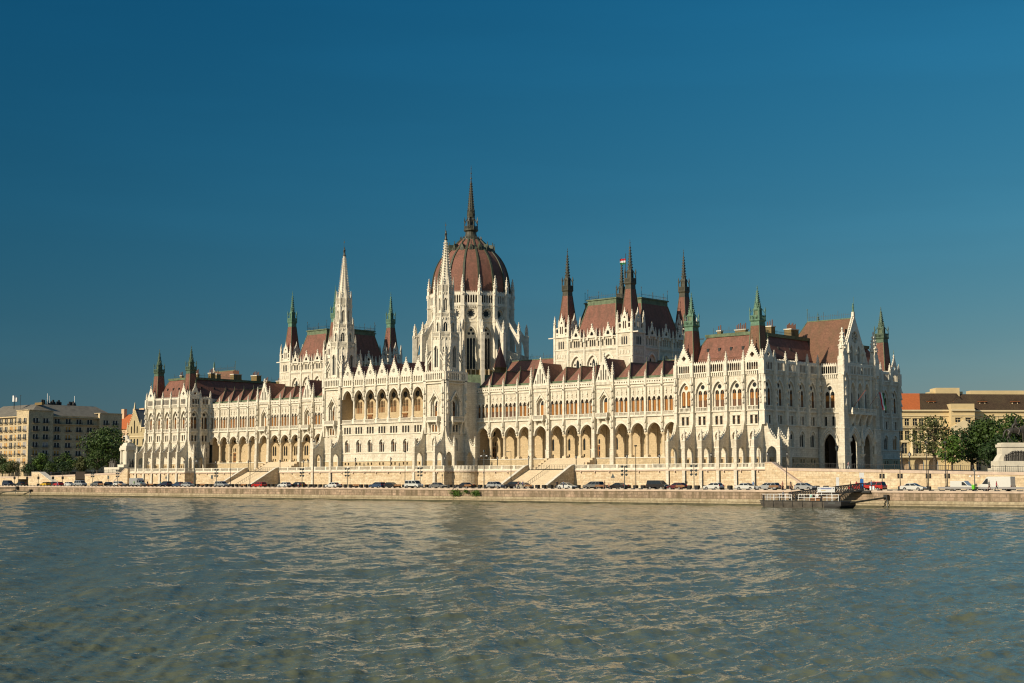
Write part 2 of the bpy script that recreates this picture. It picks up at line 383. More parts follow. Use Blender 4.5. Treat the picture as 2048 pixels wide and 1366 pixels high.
def pav_gallery(wall, par, fr, u, gab, bw=BW, n=7):
    h = bw / 2
    wall.box(fr, u - h, u + h, 26.0, 26.2, -1.2, 0.42, T)
    corbels(wall, fr, u - h + 0.4, u + h - 0.4, 25.25, 26.0, 0.32, 0.52, T)
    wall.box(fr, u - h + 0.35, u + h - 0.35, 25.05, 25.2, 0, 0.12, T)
    if gab:
        g = MB()
        gable_mb(g, fr, u, 2.15, 28.3, 32.5, 0.08, 0.38, [[(u + a, b) for a, b in foil(0, 29.75, 0.62, 4)]], T, 8, 0.2)
        g.slab(fr, rect(round(u - 2.15, 3), round(u + 2.15, 3), 26.2, 28.3), [[(round(u + a, 3), b) for a, b in hh] for hh in gallery_holes(0, 3.1, 5, 26.3, 27.7, 28.05)], 0.2, 0.34, T)
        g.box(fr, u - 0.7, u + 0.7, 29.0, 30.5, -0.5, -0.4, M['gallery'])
        part('gable', g, par)
        x, y, _ = fr.p(u, 0, 0.23)
        f = MB(); f.bar((x, y, 33.2), (x, y, 34.4), 0.05, M['copper']); f.ball(x, y, 33.7, 0.16, 0.16, 0.16, M['copper'], 6, 4); part('finial', f, par)
    else:
        wall.slab(fr, rect(round(-h + 0.35, 3), round(h - 0.35, 3), 26.2, 28.35), gallery_holes(0, bw - 0.9, n, 26.3, 27.75, 28.1), 0.22, 0.34, T, u)
        merlons(wall, fr, u - h + 0.35, u + h - 0.35, 28.35, 0.5, 0.24, (bw - 0.7) / n, T)
def pilaster(wall, fr, u, z0=13.7, w=0.44, d=0.78):
    wall.box(fr, u - w, u + w, z0, 17.0, 0, d, T); wall.box(fr, u - w * 0.86, u + w * 0.86, 17.0, 26.0, 0, d * 0.85, T)
    wall.box(fr, u - w - 0.08, u + w + 0.08, 16.85, 17.15, 0, d + 0.12, T)
    wall.box(fr, u - w, u + w, 25.2, 28.3, 0.0, d + 0.05, T)
    canopy(wall, fr, u, 18.6, d * 0.85 + 0.1, 0.62, 2.6); canopy(wall, fr, u, 21.6, d * 0.85 + 0.12, 0.74, 3.6)
def buttress(par, fr, u, zfoot, th=0.42, reach=4.25):
    """raking buttress with an arched passage and a pinnacle on its outer pier"""
    sf = fr.side(u); b = MB(); r = reach
    prof = [(0.3, 3.9), (0.8, 3.9)] + [(0.8 + a, z) for a, z in ()]
    hole = arch((0.85 + r - 0.95) / 2 + 0.0, r - 1.8, 3.9, 7.3, 8.75, 5)
    a0, a1 = hole[0][0], hole[1][0]
    out = [(0.0, 3.9), (a0, 3.9)] + hole[2:][::-1] + [(a1, 3.9), (a1, zfoot), (r, zfoot), (r, 10.1), (r - 0.9, 10.1), (2.1, 11.3), (1.35, 12.6), (0.8, 14.6), (0.55, 15.6), (0.0, 15.6)]
    b.slab(sf, [(round(p, 4), round(q, 4)) for p, q in out], [], -th, th, S)
    b.box(sf, r - 1.0, r + 0.08, 10.1, 10.3, -th - 0.08, th + 0.08, T)
    b.box(sf, a1 - 0.04, r + 0.06, 8.45, 8.65, -th - 0.05, th + 0.05, T)
    crockets(b, sf.p(r - 0.95, 10.2, 0), sf.p(1.3, 12.7, 0), 5, 0.2, T)
    part('buttress', b, par)
    x, y, _ = sf.p(r - 0.5, 0, 0); pinnacle(x, y, 10.2, 13.0, 0.62, par)
    canopy(b, sf, r - 0.1, 9.2, 0, 0.5, 2.0)

def spire_turret(par, x, y, z0, h0, zc, h1, zt, wallm, ridge_m, cop, cop2, name='spire', sc=1.0):
    """square battered roof turret carrying an open copper lantern and needle spire"""
    t = MB()
    t.sq(x, y, z0, zc, h0, h1, wallm)
    for sx in (-1, 1):
        for sy in (-1, 1): t.bar((x + sx * h0, y + sy * h0, z0), (x + sx * h1, y + sy * h1, zc), 0.11, ridge_m)

    part('roof_turret', t, par)
    t = MB()
    t.sq(x, y, zc, zc + 0.9 * sc, h1 * 1.04, h1 * 1.0, cop); t.sq(x, y, zc + 0.9 * sc, zc + 1.25 * sc, h1 * 1.0, h1 * 1.24, cop)
    zg = zc + 1.25 * sc
    for sx, sy, w in ((1, 0, 0), (-1, 0, 0), (0, 1, 1), (0, -1, 1)):
        fr = Fr(x, y, sx, sy); d = h1 * 1.2; hw = h1 * 1.16
        t.box(fr, -hw, hw, zg, zg + 0.18 * sc, d - 0.12, d, cop); t.box(fr, -hw, hw, zg + 0.95 * sc, zg + 1.12 * sc, d - 0.14, d + 0.02, cop)
        for j in range(7):
            u = -hw + (j + 0.5) * 2 * hw / 7; t.box(fr, u - 0.09 * sc, u + 0.09 * sc, zg + 0.18 * sc, zg + 0.95 * sc, d - 0.11, d - 0.01, cop)
        t.slab(fr, [(-h1 * 0.5, zg + 2.3 * sc), (h1 * 0.5, zg + 2.3 * sc), (0, zg + 4.1 * sc)], [], h1 * 0.5, h1 * 0.62, cop)
    for sx in (-1, 1):
        for sy in (-1, 1):
            a = (x + sx * h1 * 1.08, y + sy * h1 * 1.08)
            t.bar((a[0], a[1], zg), (a[0], a[1], zg + 2.3 * sc), (0.13 * sc, 0.1 * sc), cop); t.sq(a[0], a[1], zg + 2.2 * sc, zg + 3.2 * sc, 0.14 * sc, 0.02, cop)
            t.bar((a[0], a[1], zg + 1.7 * sc), (x + sx * h1 * 0.5, y + sy * h1 * 0.5, zg + 2.9 * sc), 0.09 * sc, cop)
            t.bar((x + sx * h1 * 0.56, y + sy * h1 * 0.56, zg), (x + sx * h1 * 0.52, y + sy * h1 * 0.52, zg + 2.6 * sc), 0.14 * sc, cop)
    t.sq(x, y, zg - 0.02, zg + 2.6 * sc, h1 * 0.5, h1 * 0.48, cop2)
    t.sq(x, y, zg + 2.5 * sc, zg + 2.75 * sc, h1 * 0.72, h1 * 0.62, cop)
    zs = zg + 2.75 * sc; ztop = zt - (zt - zs) * 0.16
    t.oct(x, y, zs, ztop, h1 * 0.56, 0.07, cop)
    for k in range(1, 9):
        f = k / 9.5; z = zs + (ztop - zs) * f; r = h1 * 0.56 * (1 - f) + 0.07
        for q in range(4):
            an = q * PI / 2 + PI / 4; t.sq(x + r * 1.15 * math.cos(an), y + r * 1.15 * math.sin(an), z, z + 0.3 * sc, 0.1 * sc, 0.03, cop)
    t.bar((x, y, ztop - 0.2), (x, y, zt), (0.06, 0.025), cop); t.ball(x, y, ztop + (zt - ztop) * 0.25, 0.17, 0.17, 0.2, cop, 6, 4); t.ball(x, y, ztop + (zt - ztop) * 0.7, 0.1, 0.1, 0.14, cop, 6, 4)
    part(name, t, par)
def railing(mb, a, b, h, m, step=0.55):
    a = Vector(a); b = Vector(b); n = max(1, int((b - a).length / step)); up = Vector((0, 0, 1))
    for z in (0.12, h * 0.72): mb.bar(a + up * z, b + up * z, 0.035, m)
    for j in range(n + 1):
        p = a + (b - a) * (j / n); mb.bar(p, p + up * (h if j % 8 else h * 1.5), 0.028 if j % 8 else 0.05, m)
def chimney(par, x, y, z0, h, wx, wy, n):
    c = MB(); F = Fr(x, y, 0, -1)
    c.box(F, -wx, wx, z0, z0 + h, -wy, wy, M['chimney']); c.box(F, -wx - 0.15, wx + 0.15, z0 + h, z0 + h + 0.25, -wy - 0.15, wy + 0.15, M['trim'])
    o = part('chimney', c, par)
def flues(par, x, y, z, wx, n, wy=0.0):
    c = MB()
    for j in range(n): c.cone(x + (-wx + (j + 0.5) * 2 * wx / n), y + wy * (j - n / 2) / n, z, z + 1.1 + 0.25 * (j % 3), 0.16, 0.14, 6, M['flue'])
    part('flue', c, par)
def mansard(mb, x0, x1, y0, y1, z0, ix, iy, z1, m, zb=None, mb_m=None):
    """truncated hip roof with a copper band under its flat top"""
    P = lambda t, z: [(x0 + ix * t, y0 + iy * t, z), (x1 - ix * t, y0 + iy * t, z), (x1 - ix * t, y1 - iy * t, z), (x0 + ix * t, y1 - iy * t, z)]
    lev = [(0, z0, m), (1, z1, m)]
    a = P(0, z0); b = P(1, z1)
    for j in range(4): mb.face([a[j], a[(j + 1) % 4], b[(j + 1) % 4], b[j]], m)
    if zb:
        c = P(0.985, z1); d = P(0.985, zb)
        for q in (c,):
            e = [(p[0], p[1], z1) for p in P(0.93, z1)]; f = [(p[0], p[1], zb) for p in P(0.9, zb)]
            for j in range(4): mb.face([b[j], b[(j + 1) % 4], e[(j + 1) % 4], e[j]], mb_m); mb.face([e[j], e[(j + 1) % 4], f[(j + 1) % 4], f[j]], mb_m)
            mb.face(f, mb_m)
    else: mb.face(b, m)

XE, YB = 124.35, 62.6          # outer faces of the end pavilions
SP = 4.72                      # bay pitch on the short fronts
def end_pavilion(sg):
    """sg=+1 the southern pavilion, -1 the northern one"""
    wall = MB(); root = None
    par = link('end_pavilion', bpy.data.meshes.new('end_pavilion'), PB)
    F = Fr(0, 0, 0, -1); c = sg * 112.0
    for k in range(5):
        u = c + (k - 2) * BW; st = 0
        if (sg > 0 and k == 0): st = 1
        pav_bay(wall, par, F, u, st); pav_gallery(wall, par, F, u, k in (0, 4))
    for k in range(6):
        u = c + (k - 2.5) * BW; uu = u + (0.05 if k == 0 else -0.05 if k == 5 else 0)
        pilaster(wall, F, uu); buttress(par, F, uu, -0.85)
        x, y, _ = F.p(uu, 0, 0.28)
        pinnacle(x, y, 28.0, 30.9, 0.62, par)
    xo = sg * XE; xi = sg * 99.65
    for s_ in (-1, 1):   # closing strips at the corners
        e0 = c + s_ * 2.5 * BW; e1 = c + s_ * (2.5 * BW + 0.34)
        wall.box(F, min(e0, e1), max(e0, e1), 3.9, 28.3, -0.6, 0.12, S)
    # outer short front (only the southern one is ever seen in full)
    G = Fr(xo, 0, sg, 0); q = lambda Y: Y * sg
    cols = [1.75 + SP * k for k in range(5)]; cols += [YB - 0.6 - y for y in cols]
    if sg > 0:
        for i, Y in enumerate(cols):
            pav_bay(wall, par, G, q(Y), 2 if i in (2, 3, 4, 6, 7) else 0, bw=SP, rv=0.24, low=True); pav_gallery(wall, par, G, q(Y), i in (0, 5), SP)
        for Y in [-0.55 + SP * k for k in range(6)] + [YB - 0.05 - SP * k for k in range(6)]:
            pilaster(wall, G, Y); x, y, _ = G.p(Y, 0, 0.28); pinnacle(x, y, 28.0, 30.9, 0.62, par)
        for Y in (0.15, -0.55 + SP): buttress(par, G, Y, 3.6)
        # ground floor door between the two buttresses is a dark opening
    else:
        wall.box(G, q(YB), q(-0.4), 3.9, 28.3, -0.5, 0, S)
    wall.box(Fr(0, YB, 0, 1), *sorted((-sg * 99.7, -sg * 124.3)), 3.9, 28.3, -0.5, 0.1, S)
    # return towards the wing
    H = Fr(xi, 0, -sg, 0)
    if sg < 0:
        for i, Y in enumerate((2.2, 6.35)):
            pav_bay(wall, par, H, Y, 2 if i == 0 else 3, bw=4.2); pav_gallery(wall, par, H, Y, i == 0, 4.2, 6)
        for Y in (0.1, 4.3, 8.3):
            pilaster(wall, H, Y); x, y, _ = H.p(Y, 0, 0.28); pinnacle(x, y, 28.0, 30.9, 0.62, par)
        for Y in (0.1, 4.3): buttress(par, H, Y, 3.6, 0.36, 3.6)
        wall.box(H, 8.4, YB, 14, 28.3, -0.5, -0.02, S)
    else:
        wall.box(H, -YB, 0.4, 3.9, 28.3, -0.5, 0, S)
    wall.box(F, *sorted((xo - sg * 1.1, xi + sg * 1.1)), 27.2, 27.35, -62, -1.1, M['gallery'])
    for a, b_, w_ in ((F, None, None),):
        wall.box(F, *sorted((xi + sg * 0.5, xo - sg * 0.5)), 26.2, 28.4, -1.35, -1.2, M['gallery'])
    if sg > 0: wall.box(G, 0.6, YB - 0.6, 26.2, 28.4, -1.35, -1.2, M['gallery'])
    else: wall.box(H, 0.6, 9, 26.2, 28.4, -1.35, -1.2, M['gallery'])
    par.data = wall.mesh('end_pavilion')
    # roofs
    r = MB(); x0, x1 = sorted((xi + sg * 1.5, xo - sg * 1.5))
    mansard(r, x0, x1, 1.5, YB - 1.5, 27.35, 4.2, 3.6, 34.9, M['roof'] , 35.65, M['copper'])
    zr = 29.6; t = (zr - 27.35) / (34.9 - 27.35)
    for a, b_ in (((x0 + 4.2 * t, 1.5 + 3.6 * t), (x1 - 4.2 * t, 1.5 + 3.6 * t)), ((x1 - 4.2 * t, 1.5 + 3.6 * t), (x1 - 4.2 * t, 60 - 3.6 * t)), ((x0 + 4.2 * t, 1.5 + 3.6 * t), (x0 + 4.2 * t, 60 - 3.6 * t))):
        n = 30
        r.bar((a[0], a[1], zr + 0.05), (b_[0], b_[1], zr + 0.05), 0.09, M['flue'])
    for a, b_ in (((x0, 1.5), (x0 + 4.2, 5.1)), ((x1, 1.5), (x1 - 4.2, 5.1))):
        r.bar((a[0], a[1], 27.4), (b_[0], b_[1], 34.95), 0.13, M['copper'])
    part('roof', r, par)
    for k in range(4):
        s_ = MB(); X = c + (k - 1.5) * 3.3 - 0.4; t = (31.6 - 27.35) / 7.55; Y = 1.5 + 3.6 * t
        s_.box(Fr(X, Y, 0, -1), -0.3, 0.3, 31.3, 32.2, -0.6, 0.12, M['iron']); part('skylight', s_, par)
    for k in range(3):
        s_ = MB(); Y = 7.6 + k * 5.2; t = (31.9 - 27.35) / 7.55; X = (x1 if sg > 0 else x0 if False else x1) - 4.2 * t
        s_.box(Fr(X, Y, 1, 0), -0.3, 0.3, 31.5, 32.4, -0.6, 0.12, M['iron']); part('skylight', s_, par)
    rl = MB()
    railing(rl, (x0 + 5.2, 6.2, 35.6), (x1 - 5.2, 6.2, 35.6), 1.15, M['rail']); railing(rl, (x1 - 5.2, 6.2, 35.6), (x1 - 5.2, 24, 35.6), 1.15, M['rail'])
    railing(rl, (x1 - 5.2, 39, 35.6), (x1 - 5.2, 56, 35.6), 1.15, M['rail'])
    part('roof_railing', rl, par)
    cop, cop2 = (M['copper_mid'], M['copper']) 
    for X in (sg * 121.35, sg * 102.65):
        for Y in (2.6, YB - 2.6):
            spire_turret(par, X, Y, 27.3, 1.75, 36.5 if True else 0, 1.16, 46.0, M['roof'] if not (sg > 0 and X > 110 and Y < 5) else M['roof_brown'], M['copper'], M['copper_mid'] if sg < 0 or Y > 30 else M['copper_light'] if X < 110 or sg > 0 else cop, cop2)
    # chimneys
    spots = [(-6.0, 9.5, 1.7, 0.7, 0.6, 2), (-1.5, 12.0, 1.9, 1.9, 0.8, 6), (4.5, 8.6, 1.8, 0.7, 0.6, 3), (5.6, 13.6, 2.4, 1.0, 1.2, 3), (4.6, 24.5, 2.6, 1.2, 2.4, 8)]
    for dx, Y, hh, wx, wy, n in spots:
        hh *= .8; chimney(par, c + dx, Y, 35.4, hh, wx * .8, wy * .7, n); flues(par, c + dx, Y, 35.4 + hh + 0.2, wx * 0.7, n, wy * .6)
    if sg < 0:
        for dx, Y, hh, wx, wy, n in ((3.5, 34, 2.2, 1.6, 1.0, 5), (0, 20, 2.2, 0.8, 0.8, 2)):
            chimney(par, c + dx, Y, 35.4, hh, wx, wy, n); flues(par, c + dx, Y, 35.4 + hh + 0.2, wx * 0.8, n, wy)
    # portal block on the short front
    pt = MB(); yc = 31.2; XP = sg * 131.0; y0, y1 = yc - 7.6, yc + 7.6
    P_ = link('portal', bpy.data.meshes.new('portal'), PB)
    if sg > 0:
        Wf = Fr(0, y0, 0, -1); uc = 127.55; hw = round(131.0 - 0.9 - uc, 3)
        door = arch(0, 3.4, 3.6, 9.2, 12.1, 6)
        pt.panel(Wf, rect(-3.2, hw, 3.6, 26.1), [A_BIG, rect(-1.35, -0.65, 13.9, 16.1), rect(0.65, 1.35, 13.9, 16.1), door], 0, 0.5, S, uc - 0.4)
        pt.panel(Wf, A_BIG, A_L + [circ(0, 22.83, 0.56)], -0.45, 0.3, T, uc - 0.4)
        for k, (w_, zt) in enumerate(((3.4, 12.1), (4.0, 12.75), (4.6, 13.3))): pt.slab(Wf, archring(uc - 0.4, 9.2, w_, zt, w_ + 0.55, zt + 0.5), [], -0.1, 0.16 + 0.1 * k, T)
        w = MB(); u = uc - 0.4
        for s_ in (-0.72, 0.72):
            pane(w, Wf, u + s_, 1.1, 18.1, 22.1, -0.72, M['glass'])
            w.box(Wf, u + s_ - 0.5, u + s_ + 0.5, 18.6, 21.1, -0.72, -0.66, M['shutter']); w.box(Wf, u + s_ - 0.5, u + s_ + 0.5, 18.14, 19.75, -0.6, -0.55, M['brown'])
        pane(w, Wf, u, 1.2, 22.2, 23.4, -0.7, M['glass']); part('tracery_window', w, P_)
        w = MB()
        for s_ in (-1, 1): pane(w, Wf, u + s_, 0.8, 13.85, 16.2, -0.42, M['glass'])
        part('twin_window', w, P_)
        balustrade(pt, Wf, u - 1.62, u + 1.62, 17.1, 18.1, 0.34, T)
        for z in (13.4, 16.9): pt.box(Wf, XE, 131, z, z + 0.22, 0, 0.24, T)
        pav_gallery(pt, P_, Wf, uc - 0.15, False, 5.0, 7)
        Sf = Fr(XP, yc, 1, 0); big = [arch(s_ * 3.35, 3.7, 3.6, 9.2, 12.2, 6) for s_ in (-1, 1)]
        wn = [A for s_ in (-3.3, 0, 3.3) for A in (arch(s_, 2.3, 18.2, 22.2, 24.3, 5),)]
        pt.panel(Sf, rect(-6.9, 6.9, 3.6, 26.1), big + wn + [rect(s_ - 0.42, s_ + 0.42, 13.9, 16.1) for s_ in (-3.3, 0, 3.3)], 0, 0.55, S)
        for s_ in (-3.3, 0, 3.3):
            inn = arch(s_, 2.3, 18.2, 22.2, 24.3, 5)
            pt.panel(Sf, inn, [arch(s_ - 0.52, 0.74, 18.3, 21.2, 22.0, 3), arch(s_ + 0.52, 0.74, 18.3, 21.2, 22.0, 3), circ(s_, 22.9, 0.5)], -0.55, 0.25, T)
            w = MB(); pane(w, Sf, s_, 2.1, 18.2, 23.8, -0.78, M['glass']); w.box(Sf, s_ - 0.95, s_ + 0.95, 18.3, 19.75, -0.7, -0.64, M['brown']); part('tracery_window', w, P_)
            w = MB(); pane(w, Sf, s_, 0.9, 13.8, 16.2, -0.5, M['glass']); part('twin_window', w, P_)
            pt.slab(Sf, archring(s_, 22.2, 2.3, 24.3, 2.8, 24.85), [], 0, 0.18, T)
        for s_ in (-3.35, 3.35):
            for k, (w_, zt) in enumerate(((3.7, 12.2), (4.4, 12.8), (5.1, 13.4))): pt.slab(Sf, archring(s_, 9.2, w_, zt, w_ + 0.6, zt + 0.5), [], -0.05, 0.2 + 0.14 * k, T)
        bal = MB(); bal.box(Sf, -5.6, 5.6, 16.6, 17.0, 0, 1.3, T); balustrade(bal, Sf, -5.6, 5.6, 17.0, 18.1, 1.3, T)
        for k in range(5): bal.box(Sf, -5.6 + 2.72 * k - 0.12, -5.6 + 2.72 * k + 0.36, 17.0, 18.15, 0.9, 1.38, T)
        for k in (-3.9, -1.6, 1.6, 3.9):
            bal.slab(Sf.side(k), [(0, 14.3), (0.4, 14.6), (1.2, 16.6), (0, 16.6)], [], -0.25, 0.25, T)
        part('balcony', bal, P_)
        for k in (-4.9, -1.65, 1.65, 4.9): pt.box(Sf, k - 0.3, k + 0.3, 17.0, 28.3, 0.0, 0.35, T)
        for k in (-6.0, 0, 6.0): canopy(pt, Sf, k, 6.6, 0.5, 1.0, 7.2, M['trim'])
        for s_ in (-1, 1):   # angle buttresses of the portal
            for zz in ((3.6, 7, 1.45), (7, 13.4, 1.2), (13.4, 26.3, 0.95)):
                pt.box(Sf, s_ * 7.35 - zz[2], s_ * 7.35 + zz[2], zz[0], zz[1], -0.9, zz[2] * 0.55, S)
                pt.box(Sf, s_ * 7.35 - zz[2] - 0.06, s_ * 7.35 + zz[2] + 0.06, zz[1] - 0.2, zz[1] + 0.05, -0.95, zz[2] * 0.55 + 0.08, T)
            x, y, _ = Sf.p(s_ * 7.35, 0, -0.1)
            pt.sq(x, y, 26.3, 30.2, 0.95, 0.85, T); pinnacle(x, y, 30.0, 37.2, 1.5, P_)
            for o in (-0.85, 0.85): pinnacle(x + 0.6, y + o, 26.4, 31.5, 0.55, P_)
            canopy(pt, Sf, s_ * 7.35, 18.5, 0.5, 0.8, 5.0); canopy(pt, Sf, s_ * 7.35, 22.5, 0.45, 0.8, 4.0)
            canopy(pt, Wf, 130.2, 18.0, 0.3, 0.7, 6.0) if s_ < 0 else None
        pt.box(Wf, 130.02, 130.2, 3.6, 26, 0.06, 0.3, M['iron'])
        for k, u in enumerate((-4.9, -1.65, 1.65, 4.9)):
            pt.slab(Sf, rect(round(u - 1.6, 3), round(u + 1.6, 3), 26.2, 28.4), [[(round(u + a, 3), b) for a, b in hh] for hh in gallery_holes(0, 2.8, 5, 26.3, 27.8, 28.15)], 0.22, 0.34, T)
            merlons(pt, Sf, u - 1.6, u + 1.6, 28.4, 0.5, 0.22, 0.56, T)
        corbels(pt, Sf, -6.4, 6.4, 25.2, 26.0, 0.32, 0.52, T); pt.box(Sf, -6.9, 6.9, 26.0, 26.2, -1.2, 0.42, T)
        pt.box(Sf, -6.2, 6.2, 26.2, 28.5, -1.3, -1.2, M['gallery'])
        inner = MB()
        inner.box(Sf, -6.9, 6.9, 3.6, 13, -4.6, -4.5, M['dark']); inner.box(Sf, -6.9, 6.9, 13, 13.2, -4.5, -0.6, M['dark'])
        part('porch', inner, P_)
        pt.box(Fr(0, y1, 0, 1), -130.9, -124.4, 3.6, 28.3, -0.5, 0, S)
        pt.box(Fr(0, yc, 0, -1), 124.4, 129.9, 13.6, 13.9, -7, 7, S)
    else:
        G = Fr(XP, yc, -1, 0); pt.box(G, -7.6, 7.6, 3.6, 28.3, -6.6, 0, S)
    # great gable
    Gf = Fr(XP - sg * 1.3, yc, sg, 0)
    gh = [circ(0, 35.3, 1.5, 14)] + [arch(s_ * 1.7, 1.3, 29.4, 32.0, 33.4, 4) for s_ in (-1, 1)]
    g = MB(); gable_mb(g, Gf, 0, 6.6, 28.3, 40.6, -0.5, 0.35, gh, T, 22, 0.3)
    for k in range(8):
        a = 2 * PI * k / 8; x, y, z = Gf.p(0.8 * math.cos(a), 35.3 + 0.8 * math.sin(a), -0.1)
        g.slab(Gf, [(round(0.25 * math.cos(a - .25), 3), round(35.3 + 0.25 * math.sin(a - .25), 3)), (round(1.55 * math.cos(a - .06), 3), round(35.3 + 1.55 * math.sin(a - .06), 3)), (round(1.55 * math.cos(a + .06), 3), round(35.3 + 1.55 * math.sin(a + .06), 3)), (round(0.25 * math.cos(a + .25), 3), round(35.3 + 0.25 * math.sin(a + .25), 3))], [], -0.3, 0.1, T)
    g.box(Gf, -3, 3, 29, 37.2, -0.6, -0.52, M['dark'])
    for k in (-3.4, 0, 3.4): canopy(g, Gf, k, 28.6, 0.55, 1.0, 5.4)
    part('great_gable', g, P_)
    x, y, _ = Gf.p(0, 0, 0); st = MB()
    st.sq(x, y, 40.4, 41.5, 0.35, 0.3, T); st.cone(x, y, 41.5, 42.5, 0.32, 0.2, 8, M['copper_light']); st.cone(x, y, 42.5, 43.2, 0.3, 0.16, 8, M['copper_light']); st.ball(x, y, 43.4, 0.17, 0.17, 0.22, M['copper_light'], 6, 4); st.bar((x, y + 0.35, 41.5), (x, y + 0.35, 45.2), 0.035, M['copper_light'])
    part('statue', st, P_)
    rr = MB(); xa, xb = sg * 129.6, sg * 117.0
    ridge = [(xa, yc, 40.0), (xb, yc, 40.0)]; ev = 28.0
    e = [(xa, yc - 6.4, ev), (xa, yc + 6.4, ev), (xb - sg * 5.5, yc - 6.4, ev), (xb - sg * 5.5, yc + 6.4, ev)]
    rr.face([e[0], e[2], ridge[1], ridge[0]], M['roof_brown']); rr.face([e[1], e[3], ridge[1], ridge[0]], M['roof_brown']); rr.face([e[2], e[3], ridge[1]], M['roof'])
    rr.bar(ridge[0], ridge[1], 0.16, M['copper']); rr.bar(e[0], ridge[0], 0.14, M['copper']); rr.bar(e[2], ridge[1], 0.13, M['copper']); rr.bar(e[3], ridge[1], 0.13, M['copper'])
    part('portal_roof', rr, P_)
    rl = MB(); railing(rl, ridge[0], ridge[1], 1.4, M['rail'], 0.5); rl.bar((xb, yc, 40), (xb, yc, 43.2), 0.06, M['copper']); rl.ball(xb, yc, 43, 0.18, 0.18, 0.1, M['copper'], 6, 4); part('roof_railing', rl, P_)
    if pt.f: P_.data = pt.mesh('portal')
for sg in (1, -1): end_pavilion(sg)

